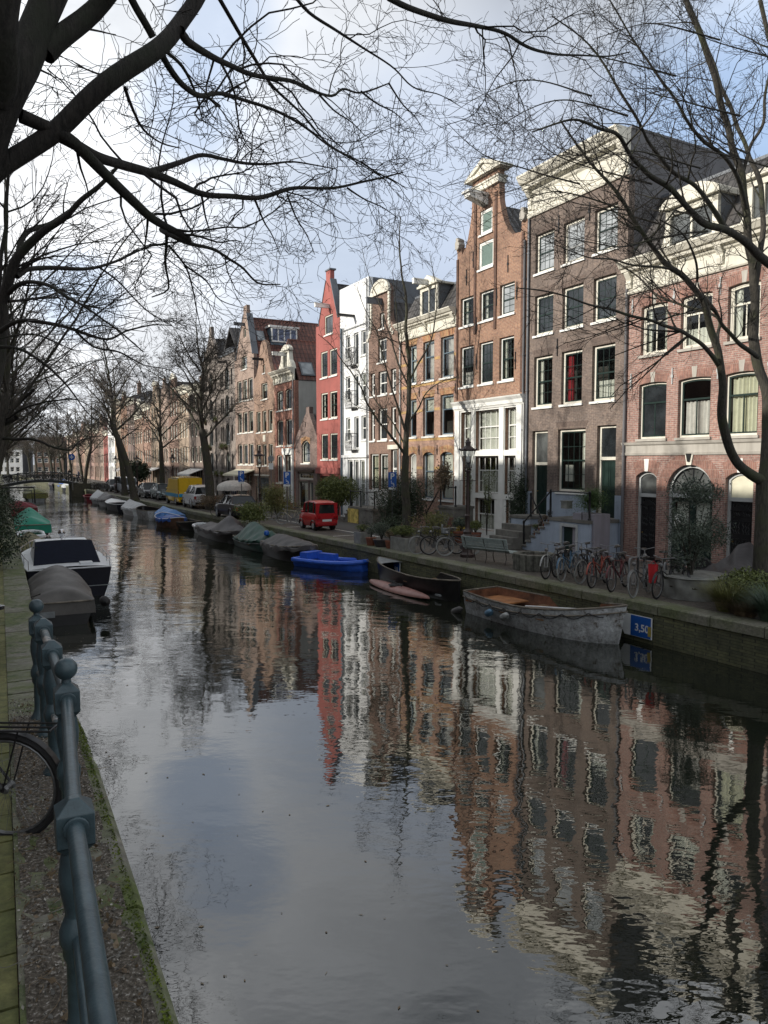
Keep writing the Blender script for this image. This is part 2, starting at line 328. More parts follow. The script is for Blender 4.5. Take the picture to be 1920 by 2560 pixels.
class House:
    def __init__(s, label, sL, sR, group=None, base=None, rz=None, name='canal_house'):
        s.sL, s.W = sL, sL - sR
        s.E = thing(name, label, 'house', base if base is not None else FP(sL, 0, G0), HROT if rz is None else rz, group)
        s.holes = []
    def X(s, v): return s.sL - v
    def win(s, s0, s1, z0, z1, **k):
        """window between s0 (left) and s1 (right), heights above the water"""
        st = dict(ST); st.update(k)
        if not st['cur'] and st['glass'] == 'dark_glass' and s.sL < 92 and WR.random() < .5:
            q = WR.random(); st['cur'] = (WR.choice(['curtain_white', 'curtain_pale', 'curtain_white']), ((0, .2, 0, 1), (.8, 1, 0, 1)) if q < .4 else (((0, .28, 0, 1),) if q < .6 else (((0, 1, .55, 1),) if q < .8 else ((0, 1, 0, .35),))))
        x0, x1, z0, z1 = s.X(s0), s.X(s1), z0-G0, z1-G0
        fw, sw, rec, rise = st['fw'], st['sw'], st['rec'], st['rise']
        s.holes.append(opening(x0, x1, z0, z1, rise)); m = MB()
        def ring(w0, w1, y0, y1, mi):
            k0 = max(0, 1 - 2*w0/(x1-x0)); k1 = max(0, 1 - 2*w1/(x1-x0))
            m.plate(opening(x0+w0, x1-w0, z0+w0, z1-w0, rise*k0), y0, y1, [opening(x0+w1, x1-w1, z0+w1, z1-w1, rise*k1)], mi)
        ring(-.006, fw, rec, rec+.08, 0); ring(fw-.004, fw+sw, rec+.02, rec+.07, 1)
        a0, a1, b0, b1 = x0+fw+sw, x1-fw-sw, z0+fw+sw, z1-fw-sw; tot = b1-b0; mids = []
        if st['mid']:
            zm = b0 + tot*st['mid']; m.box(a0-.01, a1+.01, rec+.008, rec+.062, zm-sw*.6, zm+sw*.6, 1); mids = [(b0, zm, st['nx2'] or st['nx'], st['ny2'] or st['ny']), (zm, b1, st['nx'], st['ny'])]
        else: mids = [(b0, b1, st['nx'], st['ny'])]
        br = st['bar']/2
        for (q0, q1, nx, ny) in mids:
            top = q1 == b1
            for i in range(1, nx):
                xx = a0 + (a1-a0)*i/nx; zt = q1
                if top and rise: zt = q1 - rise*abs(2*(xx-(a0+a1)/2)/(a1-a0))**2*.9
                m.box(xx-br, xx+br, rec+.03, rec+.055, q0, zt, 1)
            for j in range(1, ny): zz = q0 + (q1-q0)*j/ny; m.box(a0, a1, rec+.032, rec+.053, zz-br, zz+br, 1)
        f = m.build('window', [st['fr'], st['sash']], s.E)
        g = MB(); g.plate(opening(a0-.02, a1+.02, b0-.02, b1+.02, rise*.75), rec+.04, rec+.046); g.build('pane', 'clear_glass' if st['cur'] else st['glass'], f)
        if st['sill']:
            q = MB(); q.box(x0-.07, x1+.07, -.07, rec+.01, z0-.09, z0-.003); q.build('sill', st['sill'], f)
        if st['cur']: s.curtain(f, a0, a1, b0, b1, rec+.14, *st['cur'])
        return f
    def curtain(s, f, x0, x1, z0, z1, y, mat, spans=((0, 1, 0, 1),)):
        """spans: fractions of the pane that cloth covers"""
        for (u0, u1, v0, v1) in spans:
            c = MB(); X0, X1 = x0+(x1-x0)*u0, x0+(x1-x0)*u1; Z0, Z1 = z0+(z1-z0)*v0, z0+(z1-z0)*v1; ph = (x0*7+z0*3) % 6
            n = max(10, int((X1-X0)*40))
            c.sheet(lambda a, b: (X0+(X1-X0)*a, y + .035*math.sin(ph + a*(X1-X0)*46 + 1.3*math.sin(a*9+ph)) + .01*math.sin(a*70)*(1-b), Z0+(Z1-Z0)*b), n, 3)
            o = c.build('curtain', mat, f, smooth=True, fix=False)
    def door(s, s0, s1, z0, z1, light=None, mat='dark_green_paint', fr='cream_paint', rise=0, rec=.14, fw=.1, panels=4, grille=False, lglass='grey_glass', pediment=False):
        x0, x1, z0, z1 = s.X(s0), s.X(s1), z0-G0, z1-G0
        s.holes.append(opening(x0, x1, z0, z1, rise)); m = MB()
        k1 = 1-2*fw/(x1-x0)
        m.plate(opening(x0-.006, x1+.006, z0, z1+.006, rise), rec, rec+.08, [opening(x0+fw, x1-fw, z0+.01, z1-fw, rise*k1)])
        if light: m.box(x0+fw-.03, x1-fw+.03, rec-.04, rec+.085, light-G0-.08, light-G0+.04)
        f = m.build('door_frame', fr, s.E)
        dt = (light-G0-.08) if light else z1-fw
        d = MB(); a0, a1 = x0+fw, x1-fw; d.box(a0-.005, a1+.005, rec+.05, rec+.09, z0+.01, dt+.005); hh = (dt-z0)/panels
        for i in range(panels):
            for (b0, b1) in (((a0+.07, (a0+a1)/2-.03), ((a0+a1)/2+.03, a1-.07)) if x1-x0 > .9 or grille else ((a0+.1, a1-.1),)):
                zz0, zz1 = z0+.08+i*hh, z0+(i+1)*hh-.04
                d.plate([(b0, zz0), (b1, zz0), (b1, zz1), (b0, zz1)], rec+.035, rec+.052, [[(b0+.04, zz0+.04), (b1-.04, zz0+.04), (b1-.04, zz1-.04), (b0+.04, zz1-.04)]])
                if grille and i >= 1:
                    for q in range(3):
                        cx = b0 + (b1-b0)*(q+.5)/3
                        d.tube([(cx+.03*math.sin(t*1.3+q), rec+.02, zz0+.05+(zz1-zz0-.1)*t/10) for t in range(11)], .008, 4, 1)
        if pediment: d.plate([(a0, dt-.3), (a1, dt-.3), ((a0+a1)/2, dt-.1)], rec-.01, rec+.052)
        dd = d.build('door', [mat, 'grille_grey'], s.E)
        h = MB(); h.lathe([(.0,0),(.022,.0),(.03,.03),(.0,.05)], (a0+.1, rec+.0, z0+1.0), 8, axis='y'); h.build('handle', 'brass', dd)
        if light:
            g = MB(); g.plate(opening(a0-.01, a1+.01, light-G0+.03, z1-fw+.01, rise*k1), rec+.045, rec+.05)
            w = g.build('fanlight', lglass, s.E)
        return f
    def wall(s, H, outline=None, mat='brick_rose', side='dark_plaster', depth=9, side_h=None, back=True, y0=0):
        """H: eaves above the water; outline: gable outline (s, z) from the left eave to the right eave"""
        e = H - G0; W = s.W
        P = [(0, -.15), (W, -.15)] + ([(s.X(a), b-G0) for a, b in outline][::-1] if outline else [(W, e), (0, e)])
        m = MB(); m.plate(P, y0, .3, s.holes, 0)
        sh = (side_h or H) - G0
        m.box(0, .22, .3, depth, -.15, sh, 1); m.box(W-.22, W, .3, depth, -.15, sh, 1); m.box(0, W, depth, depth+.2, -.15, sh, 1)
        m.box(.22, W-.22, 1.3, 1.4, -.1, e-.1, 2)  # dark backing sheet stands in for the unlit room behind the panes
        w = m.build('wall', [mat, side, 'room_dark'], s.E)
        s.e, s.depth = sh, depth
        return w
    def roof(s, kind, zr, mat='black_tiles', z0=None, yi=1.3, eave=None, y0=.3):
        W, D = s.W, s.depth; e = (eave - G0) if eave else s.e; zr = zr - G0; q = Slabs()
        if kind == 'ridge_back':
            q.quad((-.03, y0, e-.02), (-.03, D+.2, e-.02), (W/2, D+.2, zr), (W/2, y0, zr)); q.quad((W+.03, D+.2, e-.02), (W+.03, y0, e-.02), (W/2, y0, zr), (W/2, D+.2, zr))
            b = MB(); b.plate([(0, e-.05), (W, e-.05), (W/2, zr-.1)], D, D+.2); o = q.build('roof', mat, s.E); b.build('back_gable', 'dark_plaster', s.E)
            return o
        if kind == 'mansard':
            q.quad((0, .02, e), (W, .02, e), (W, yi, zr), (0, yi, zr)); q.build('roof', mat, s.E, .08); q = Slabs(); q.quad((W, D, e), (0, D, e), (0, D-yi, zr), (W, D-yi, zr))
            o = q.build('rear_roof', mat, s.E, .08)
            t = MB(); t.box(0, W, yi-.05, D-yi+.05, zr-.1, zr+.06); t.build('roof_deck', 'lead_grey', s.E)
            t = MB()
            for x in (0, W-.2): t.plate([(.15, e-.1), (D-.1, e-.1), (D-yi, zr-.12), (yi+.05, zr-.12)], x, x+.2, axis='x')
            t.build('side_gable', 'dark_plaster', s.E); return o
        if kind == 'flat':
            t = MB(); t.box(.05, W-.05, .28, D+.05, e-.15, e-.02); return t.build('roof', 'lead_grey', s.E)
        if kind == 'ridge_along':
            q.quad((0, .1, e), (W, .1, e), (W, D/2, zr), (0, D/2, zr)); q.quad((W, D+.2, e), (0, D+.2, e), (0, D/2, zr), (W, D/2, zr))
            o = q.build('roof', mat, s.E); t = MB()
            for x in (0, W-.2): t.plate([(.15, e-.1), (D, e-.1), (D/2, zr-.15)], x, x+.2, axis='x')
            t.build('side_gable', 'dark_plaster', s.E); return o
    def cornice(s, z0, z1, out=.5, mat='cream_paint', s0=None, s1=None, name='cornice', consoles=0, frieze=.5):
        """moulded cornice: frieze board below, stepped crown above"""
        x0 = s.X(s0) if s0 else -.0; x1 = s.X(s1) if s1 else s.W; a, b = z0-G0, z1-G0; h = b-a; f = a + h*frieze; m = MB()
        pr = [(.05, a), (-.07, a), (-.10, a+.04*h), (-.10, a+.10*h), (-.05, a+.13*h), (-.05, f), (-.12, f+.04*h), (-.15, f+.10*h), (-.55*out, f+.14*h), (-.6*out, b-.22*h), (-.75*out, b-.2*h), (-.95*out, b-.07*h), (-out, b-.05*h), (-out, b), (.05, b)]
        m.plate(pr[::-1], x0, x1, axis='x'); c = m.build(name, mat, s.E)
        if consoles:
            for i in range(consoles):
                cx = x0 + .2 + (x1-x0-.4)*i/(consoles-1); k = MB()
                k.plate([(-.04, f-h*.38), (-.12, f-h*.36), (-.16, f-.2*h), (-.12, f-.1*h), (-.5*out, f+.1*h), (-.5*out, f+.17*h), (-.04, f+.17*h)][::-1], cx-.11, cx+.11, axis='x')
                k.build('console', mat, c)
        return c
    def lintels(s, lst, mat='brick_arch', th=.34, key='stone_band'):
        """flat brick arches over the windows, proud of the wall by a few millimetres"""
        for (a, b, z, rise) in lst:
            x0, x1, z = s.X(a), s.X(b), z-G0; m = MB()
            lo = opening(x0-.0, x1+.0, z-1, z, max(rise, .001), 8)[2:]; hi = [(x1+.13, z+th-rise*.55)] + [(x0+(x1-x0)*(1-t/4), z+th-rise*.4*abs(t/2-1)) for t in range(0, 5)] + [(x0-.13, z+th-rise*.55)]
            P = lo[::-1] + hi; m.plate(P, -.006, .02); l = m.build('brick_arch', mat, s.E)
            if key:
                k = MB(); cx = (x0+x1)/2; k.plate([(cx-.07, z-.01), (cx+.07, z-.01), (cx+.11, z+th+.01), (cx-.11, z+th+.01)], -.012, .02); k.build('keystone', key, l)
    def anchors(s, lst, mat='black_paint', h=.6):
        for (a, z) in lst:
            m = MB(); x = s.X(a); z -= G0; m.box(x-.02, x+.02, -.035, .01, z-h/2, z+h/2); m.box(x-.045, x+.045, -.045, -.03, z-.05, z+.05); m.build('wall_anchor', mat, s.E)
    def hoist(s, sc, z, length=1.3, mat='white_paint', h=.22, hook=True):
        m = MB(); length *= .76; x = s.X(sc); z -= G0; m.box(x-.09, x+.09, -length, .2, z, z+h); m.box(x-.12, x+.12, -length-.02, .0, z+h, z+h+.05); o = m.build('hoist_beam', mat, s.E)
        if hook:
            k = MB(); yy = -length+.18; k.tube([(x, yy, z), (x, yy, z-.16)], .012, 5); k.tube([(x+.05*math.sin(t*.6), yy, z-.21-.05*math.cos(t*.6)) for t in range(9)], .014, 5); k.build('hook', 'black_paint', o)
    def pipe(s, sc, z0, z1, mat='lead_grey', r=.045):
        m = MB(); x = s.X(sc); m.tube([(x, -.07, z0-G0), (x, -.07, z1-G0)], r, 8)
        for i in range(4): z = z0-G0+(z1-z0)*(i+.5)/4; m.lathe([(r*1.35, z-.03), (r*1.35, z+.03)], (x, -.07, 0), 8)
        m.build('drainpipe', mat, s.E, smooth=True)
    def board(s, s0, s1, z0, z1, y0=-.03, y1=.02, mat='cream_paint', name='trim'):
        m = MB(); m.box(s.X(s0), s.X(s1), y0, y1, z0-G0, z1-G0); return m.build(name, mat, s.E)
    def chimney(s, sc, y, z0, z1, w=.7, mat='brick_umber'):
        m = MB(); x = s.X(sc); m.box(x-w/2, x+w/2, y-.3, y+.3, z0-G0, z1-G0); m.box(x-w/2-.05, x+w/2+.05, y-.35, y+.35, z1-G0, z1-G0+.1)
        for q in (-.18, .18): m.lathe([(.1, z1-G0+.1), (.08, z1-G0+.45)], (x+q, y, 0), 8)
        m.build('chimney', mat, s.E)
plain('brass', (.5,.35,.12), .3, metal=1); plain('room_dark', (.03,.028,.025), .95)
SW = dict(sash='white_paint')
# ---- A: rose brick house with three ground-floor arches
h = House('rose brick house with stone band and three arched ground floor openings, nearest on the quay', 30.96, 24.95)
colsA = ((30.28, 29.07), (28.58, 27.31), (26.8, 25.63))
for i, (a, b) in enumerate(colsA):
    k = dict(mid=.66, nx=1, ny=1, nx2=2, ny2=1, rise=.055, fw=.07, sill='stone_band', bar=.04)
    h.win(a, b, 5.36, 7.33, **k, cur=(None, ('curtain_pale', ((0, 1, 0, .62),)), ('curtain_cream',))[i], **({} if i else dict(glass='dark_glass')))
    h.win(a-.03, b+.03, 8.3, 10.04, sash='cream_paint', **k)
h.lintels([(a, b, 7.34, .055) for a, b in colsA] + [(a, b, 10.045, .055) for a, b in colsA])
h.door(30.33, 29.4, 1.02, 4.22, light=3.38, rise=.2, grille=True, mat='black_paint', pediment=True, fr='grey_white')
h.door(26.67, 25.7, 1.02, 4.22, light=3.38, rise=.2, grille=True, mat='black_paint', lglass='curtain_cream', pediment=True, fr='grey_white')
# central arched double door with fan window
x0, x1 = h.X(28.96), h.X(27.12); h.holes.append(opening(x0, x1, .02, 3.45, .92, 24))
m = MB(); m.plate(opening(x0-.006, x1+.006, .02, 3.456, .926, 24), .14, .24, [opening(x0+.1, x1-.1, .05, 3.35, .82, 24)]); m.box(x0+.05, x1-.05, .08, .26, 2.34, 2.47)
f = m.build('door_frame', 'grey_white', h.E); cx, cz = (x0+x1)/2, 2.5; m = MB()
for a in (30, 60, 90, 120, 150): m.tube([(cx+.4*math.cos(math.radians(a)), .2, cz+.4*math.sin(math.radians(a))), (cx+.83*math.cos(math.radians(a)), .2, cz+.83*math.sin(math.radians(a)))] if a != 90 else [(cx, .2, cz), (cx, .2, cz+.84)], .02, 4)
m.tube([(cx+.4*math.cos(t*PI/16), .2, cz+.4*math.sin(t*PI/16)) for t in range(17)], .02, 4); m.tube([(cx+.83*math.cos(t*PI/20), .2, cz+.83*math.sin(t*PI/20)) for t in range(21)], .03, 4)
fan = m.build('fan_window', 'black_paint', h.E); m = MB(); m.plate(opening(x0+.08, x1-.08, 2.46, 3.38, .84, 20), .215, .222); m.build('pane', 'grey_glass', fan)
for q in (0, 1):
    m = MB(); a0 = x0+.1 + q*(x1-x0-.2)/2; a1 = a0+(x1-x0-.2)/2; m.plate([(a0+.003, .04), (a1-.003, .04), (a1-.003, 2.35), (a0+.003, 2.35)], .18, .23, [[(a0+.12, .95), (a1-.12, .95), (a1-.12, 2.2), (a0+.12, 2.2)]])
    m.box(a0+.12, a1-.12, .165, .181, .2, .78); d = m.build('door', 'dark_green_paint', h.E); m = MB(); m.box(a0+.1, a1-.1, .2, .206, .93, 2.22); m.build('pane', 'clear_glass', d)
    h.curtain(d, a0+.1, a1-.1, .93, 2.2, .3, 'curtain_white')
m = MB(); x = h.X(28.6); m.box(x-.14, x+.14, .155, .164, 1.35, 1.75); m.build('notice', 'white_paint', d)
# brick rings round the arches
for (a, b, zt, rise, th) in ((30.33, 29.4, 4.22, .2, .42), (26.67, 25.7, 4.22, .2, .42)):
    h.lintels([(a, b, zt, rise)], th=th, key='white_paint')
m = MB(); o = [(cx+1.32*math.cos(t*PI/24), 2.53+1.32*math.sin(t*PI/24)) for t in range(25)]; i_ = [(cx+.925*math.cos(t*PI/24), 2.53+.925*math.sin(t*PI/24)) for t in range(25)]
m.plate(o + i_[::-1], -.006, .02); l = m.build('brick_arch', 'brick_arch', h.E)
m = MB(); m.plate([(cx-.09, 3.44), (cx+.09, 3.44), (cx+.17, 3.86), (cx-.17, 3.86)], -.05, .02); m.plate([(cx-.04, 3.55), (cx+.04, 3.55), (cx+.1, 3.82), (cx-.1, 3.82)], -.09, -.051, mi=1); m.build('keystone', ['cream_paint', 'black_paint'], l)
h.wall(10.56, mat='brick_rose', depth=9.5)
m = MB(); m.plate([(.03, 3.78), (-.05, 3.78), (-.07, 3.86), (-.04, 3.88), (-.04, 4.12), (-.09, 4.16), (-.12, 4.24), (.03, 4.26)][::-1], -.02, h.W+.02, axis='x'); m.build('stone_band', 'stone_band', h.E)
h.cornice(10.54, 11.66, .55, consoles=4, frieze=.55)
h.roof('mansard', 14.3, 'slate_tiles', eave=11.6, yi=1.7)
for (a, b, sp) in ((29.35, 27.3, 1), (26.3, 25.2, 0)):
    m = MB(); X0, X1 = h.X(a), h.X(b); m.box(X0, X1, .23, 2.6, 10.65, 12.1); t = m.build('dormer', 'lead_grey', h.E)
    m = MB(); m.box(X0-.0, X0+.2, .08, .22, 10.65, 12.0); m.box(X1-.2, X1, .08, .22, 10.65, 12.0); m.box(X0, X1, .08, .22, 11.85, 12.1); m.box(X0+.2, X1-.2, .12, .22, 10.65, 10.85)
    m.plate(opening(X0-.12, X1+.12, 12.1, 12.25+(.38 if sp else 0), .36 if sp else 0), -.04, 2.6); m.box(X0-.15, X1+.15, -.08, .1, 12.08, 12.2); mw = (X0+X1)/2; m.box(mw-.04, mw+.04, .11, .22, 10.8, 11.9)
    m.plate([(X0-.35, 10.65), (X0, 10.65), (X0, 11.5), (X0-.12, 11.0)], .08, .2); m.plate([(X1, 10.65), (X1+.35, 10.65), (X1+.12, 11.0), (X1, 11.5)], .08, .2); m.build('dormer_front', 'cream_paint', t)
    m = MB(); m.box(X0+.2, X1-.2, .18, .2, 10.85, 11.86); m.build('pane', 'grey_glass', t)
h.pipe(30.88, 1.1, 10.9, 'dark_plaster', .055)
for zz in (7.45, 10.1):
    for a in (30.65, 28.83, 27.05, 25.3): h.anchors([(a, zz)], 'grey_white', .55)
h.chimney(25.6, 4.5, 14.2, 15.2, mat='cream_paint')
# ---- B: brown brick house with the deep cream cornice, blue plinth
h = House('tall brown brick house with deep cream cornice and blue painted plinth', 36.52, 30.96)
colsB = ((36.05, 34.9), (34.35, 33.17), (32.63, 31.46))
g = dict(nx=3, ny=2, mid=.5, sill='white_paint', fw=.1)
for i, (a, b) in enumerate(colsB):
    h.win(a, b, 6.86, 8.97, cur=(('curtain_white', ((0, .22, 0, 1),)), ('curtain_red', ((0, .36, 0, 1),)), None)[i], **g)
    h.win(a, b, 9.86, 11.5, **g)
    h.win(a, b, 12.42, 14.03, glass='sky_glass', **(g if i != 1 else dict(g, nx=2, ny=1, mid=.35, sash='grey_paint')))
h.win(34.5, 32.92, 3.35, 5.87, nx=4, ny=2, nx2=4, ny2=2, mid=.5, fw=.1, sill='white_paint', cur=('curtain_white', ((.8, 1, 0, 1), (.05, .42, .12, .42))))
h.door(36.1, 35.12, 2.32, 5.87, light=4.5, panels=3, lglass='grey_glass'); h.door(32.3, 31.33, 2.42, 5.93, light=4.7, panels=2, lglass='dark_glass')
h.wall(14.85, mat='brick_brown', depth=10.5)
h.board(36.52, 36.1, 1.0, 3.3, -.012, .02, 'blue_plaster', 'plinth'); h.board(35.12, 32.3, 1.0, 3.3, -.012, .02, 'blue_plaster', 'plinth'); h.board(31.33, 30.96, 1.0, 3.3, -.012, .02, 'blue_plaster', 'plinth')
h.cornice(14.83, 16.45, .7, frieze=.55, consoles=2)
h.board(36.3, 31.2, 15.1, 15.55, -.08, -.049, 'cream_paint', 'frieze_panel')
h.roof('flat', 16.3)
m = MB(); m.box(h.W-.24, h.W+.0, .06, 10.5, 13.8, 15.45); m.box(0, .24, .06, 10.5, 13.8, 15.4); m.box(h.W-.27, h.W+.03, .06, 10.5, 15.45, 15.53); m.build('parapet', ['dark_plaster'], h.E)
h.lintels([(a, b, z, .0) for a, b in colsB for z in (8.975, 11.505, 14.035)] + [(34.5, 32.92, 5.875, 0)], 'brick_brown_arch', .28, None)
h.anchors([(34.62, 14.1), (32.9, 14.1), (34.6, 9.2)], h=.7)
# window on the side wall looking over the roof next door
m = MB(); m.box(h.W-.02, h.W+.05, 2.2, 3.2, 11.2, 12.5); w = m.build('side_window', 'white_paint', h.E); m = MB(); m.box(h.W+.05, h.W+.06, 2.3, 3.1, 11.3, 12.4); m.build('pane', 'sky_glass', w)
# stoops in front of B
def stoop(label, sa, sb, out, ztop, run_dir, nsteps, blue=True, doorway=None, run=.27):
    """landing against the wall with steps going down sideways; run_dir -1 = towards the left"""
    t = thing('stoop', label, 'steps', FP(sa, 0, G0), HROT); W = sa-sb; zt = ztop-G0
    m = MB(); m.box(-.04, W+.04, -out-.04, -.015, zt-.12, zt); m.build('landing', 'stone_step', t)
    m = MB(); 
    if doorway:
        d0, d1, dz = doorway; m.plate([(0.0, 0), (d0, 0), (d0, dz), (d1, dz), (d1, 0), (W, 0), (W, zt-.12), (0, zt-.12)], -out, -out+.15)
        m.box(0, .15, -out+.15, -.015, 0, zt-.12); m.box(W-.15, W, -out+.15, -.015, 0, zt-.12)
    else: m.box(0, W, -out, -.015, 0, zt-.12)
    m.build('stoop_wall', 'blue_plaster' if blue else 'stone_step', t)
    if doorway:
        m = MB(); m.plate([(d0-.1, .0), (d0, .0), (d0, dz), (d1, dz), (d1, 0), (d1+.1, 0), (d1+.1, dz+.12), (d0-.1, dz+.12)], -out-.03, -out+.02); m.build('door_frame', 'grey_white', t)
        m = MB(); m.box(d0, d1, -out+.1, -out+.14, 0, dz); m.build('door', 'dark_green_paint', t)
    st = MB(); sd = MB(); x = 0 if run_dir < 0 else W; rise = zt/(nsteps+1)
    for i in range(nsteps):
        z = zt - rise*(i+1); a = x + run_dir*run*i; b = x + run_dir*run*(i+1); lo, hi = min(a, b), max(a, b)
        st.box(lo-.03, hi+.03, -out-.05, -.02, z-.07, z); sd.box(lo, hi, -out, -.02, 0, z-.07)
    st.build('steps', 'stone_step', t); sd.build('step_side', 'blue_plaster' if blue else 'stone_step', t)
    return t, W, zt, x, rise
def rail(t, pts, post_r=.035, rail_r=.03, h=.95, mat='black_paint', posts=None, name='handrail'):
    m = MB(); P = [Vector(p) for p in pts]; m.tube([p+Vector((0,0,h)) for p in P], rail_r, 8)
    for i in (posts if posts is not None else range(len(P))):
        p = P[i]; m.lathe([(post_r*1.8, p.z), (post_r*1.8, p.z+.05), (post_r, p.z+.08), (post_r*1.3, p.z+h*.5), (post_r, p.z+h-.06), (post_r*1.5, p.z+h-.03), (post_r*1.5, p.z+h+.05), (.005, p.z+h+.09)], (p.x, p.y, 0), 8)
    m.build(name, mat, t, smooth=True)
t, W, zt, x, r = stoop('blue walled stoop with stone steps and a low dark green door under its landing', 33.3, 31.1, 1.45, 2.42, -1, 6, True, (.75, 1.5, 1.12))
rail(t, [(-1.6, -1.38, .1), (0, -1.38, zt), (W-.1, -1.38, zt)], h=1.0)
t, W, zt, x, r = stoop('grey stone steps climbing to the left door of the brown house', 36.25, 35.0, 1.0, 2.32, 1, 3, True)
m = MB()
for i in range(4): m.box(-.2-.0*i, W+.1, -1.0-.32*(i+1), -1.0-.32*i+.03, 0, .95-.24*i)
m.build('lower_steps', 'stone_step', t); rail(t, [(W+.8, -.9, .1), (W+.0, -.95, zt)], h=.9)
h.pipe(36.42, 3.3, 14.8, 'lead_grey', .05)
# ---- C: orange brick neck gable, white shop front
h = House('narrow orange brick house with tall neck gable, pediment and white ground floor front', 41.91, 36.6)
colsC = ((41.6, 40.47), (40.03, 38.95), (38.48, 37.42))
for i, (a, b) in enumerate(colsC):
    h.win(a, b, 8.2, 10.13, nx=3, ny=2, sill='white_paint', fr='white_paint', rise=.0); h.win(a, b, 11.1, 12.46, nx=2, ny=2, sill='white_paint', fr='white_paint', glass=('dark_glass', 'dark_glass', 'sky_glass')[i])
def shutterwin(h, a, b, z0, z1, mat='shutter_green'):
    h.win(a, b, z0, z1, mid=None, fr='white_paint', sash='white_paint', glass=mat, sill='white_paint', rec=.05)
shutterwin(h, 40.12, 39.0, 13.5, 14.72); shutterwin(h, 40.04, 39.1, 15.07, 16.16)
# white front: three bays of tall windows
bays = ((41.46, 40.56), (40.24, 38.4), (37.98, 37.12))
for i, (a, b) in enumerate(bays):
    n = (2, 4, 2)[i]; k = dict(fr='white_paint', sash='white_paint', sill=None, fw=.03, sw=.045, rec=.16, bar=.03)
    h.win(a, b, 5.08, 6.98, nx=n, ny=1, nx2=n, ny2=2, mid=.6, cur=('curtain_white',), **k)
    if i: h.win(a, b, 3.1, 4.85, nx=n, ny=1, nx2=n, ny2=2, mid=.62, glass='dark_glass', cur=('curtain_white', ((0, 1, 0, .6),)), **k)
    if i == 1: h.win(a, b+.3, 1.35, 2.85, nx=3, ny=1, nx2=3, ny2=1, mid=.5, cur=('curtain_white', ((0, 1, 0, .5),)), **k)
h.door(41.3, 40.6, 2.45, 4.9, light=None, mat='black_paint', fr='white_paint', panels=3, fw=.05); h.door(37.85, 37.1, 1.02, 2.85, mat='black_paint', fr='white_paint', panels=2, fw=.05)
out = [(41.91, 14.7), (42.0, 14.95), (41.6, 14.95), (41.5, 14.55), (41.22, 14.8), (41.02, 15.2), (40.84, 15.75), (40.72, 16.3), (40.66, 17.72), (38.62, 17.72), (38.56, 16.3), (38.42, 15.75), (38.2, 15.2), (37.9, 14.75), (37.6, 14.5), (37.02, 14.45), (36.98, 14.95), (36.6, 14.95), (36.6, 14.5)]
h.wall(13.2, out, 'brick_orange', depth=10)
h.roof('ridge_back', 16.3, 'black_tiles', eave=13.0)
m = MB(); W = h.W; m.plate([(.01, 0), (W-.01, 0), (W-.01, 6.05), (.01, 6.05)], -.03, -.004, [q for q in h.holes if max(p[1] for p in q) < 6.03]); m.build('panelling', 'white_paint', h.E); m = MB()
m.box(-.02, .38, -.1, -.0, 0, 6.05); m.box(W-.5, W, -.1, -.0, 0, 6.05); m.box(1.38, 1.64, -.08, .0, 0, 6.05); m.box(3.55, 3.9, -.08, .0, 0, 6.05)
m.box(.38, W-.5, -.05, .0, 5.97, 6.05); m.box(.38, W-.5, -.06, -.0, 3.84, 4.09); m.box(1.64, W-.5, -.06, .0, 1.86, 2.1)
m.plate([(.02, 6.04), (-.1, 6.04), (-.13, 6.12), (-.17, 6.14), (-.2, 6.3), (-.3, 6.42), (-.32, 6.48), (.02, 6.5)][::-1], -.06, W+.02, axis='x'); m.build('shop_front', 'white_paint', h.E)
m = MB(); c = h.X(39.64)
for q0, q1 in ((16.05, 16.3),): m.box(c-1.12, c+1.12, -.12, .35, q0, q1); m.box(c-1.17, c+1.17, -.17, .4, q1, q1+.07)
m.plate([(c-1.4, 16.68), (c+1.4, 16.68), (c+1.4, 16.8), (c, 17.42), (c-1.4, 16.8)], -.22, .5, [[(c-.95, 16.82), (c+.95, 16.82), (c, 17.22)]]); m.plate([(c-1, 16.8), (c+1, 16.8), (c, 17.25)], -.12, .3); m.plate([(c-.5, 16.88), (c+.5, 16.88), (c, 17.1)], -.16, -.121)
m.build('pediment', 'cream_paint', h.E)
for a in (41.75, 36.8):
    m = MB(); x = h.X(a)
    for i in range(6): m.lathe([(.0, -.16), (.17-.02*i, -.15), (.2-.02*i, .0), (.17-.02*i, .2), (0, .22)], (x+.05*math.sin(i*2), 0, 13.98+.07*i), 8, axis='y')
    m.build('scroll_ornament', 'stone_band', h.E, smooth=True)
for a in (40.38, 38.8): h.board(a+.08, a-.08, 10.6, 16.7, -.05, .01, 'brick_dark_strip', 'pilaster')
for a in (41.85, 36.86): h.board(a+.07, a-.07, 7.6, 14.4, -.05, .01, 'brick_dark_strip', 'pilaster')
m = MB(); m.plate([(-1.0, 15.55), (.05, 15.3), (.05, 15.72), (-1.05, 15.72)][::-1], c-.22, c+.22, axis='x'); m.box(c-.28, c+.28, -1.13, .05, 15.72, 15.82); m.build('hoist_hood', 'white_paint', h.E)
h.anchors([(41.1, 13.4), (40.55, 14.1), (38.75, 14.7), (37.9, 13.3), (38.7, 12.0), (40.25, 11.0), (37.25, 12.0), (37.3, 9.0), (40.2, 9.3)], h=.75)
h.pipe(36.68, 1.1, 14.0, 'dark_plaster', .05)
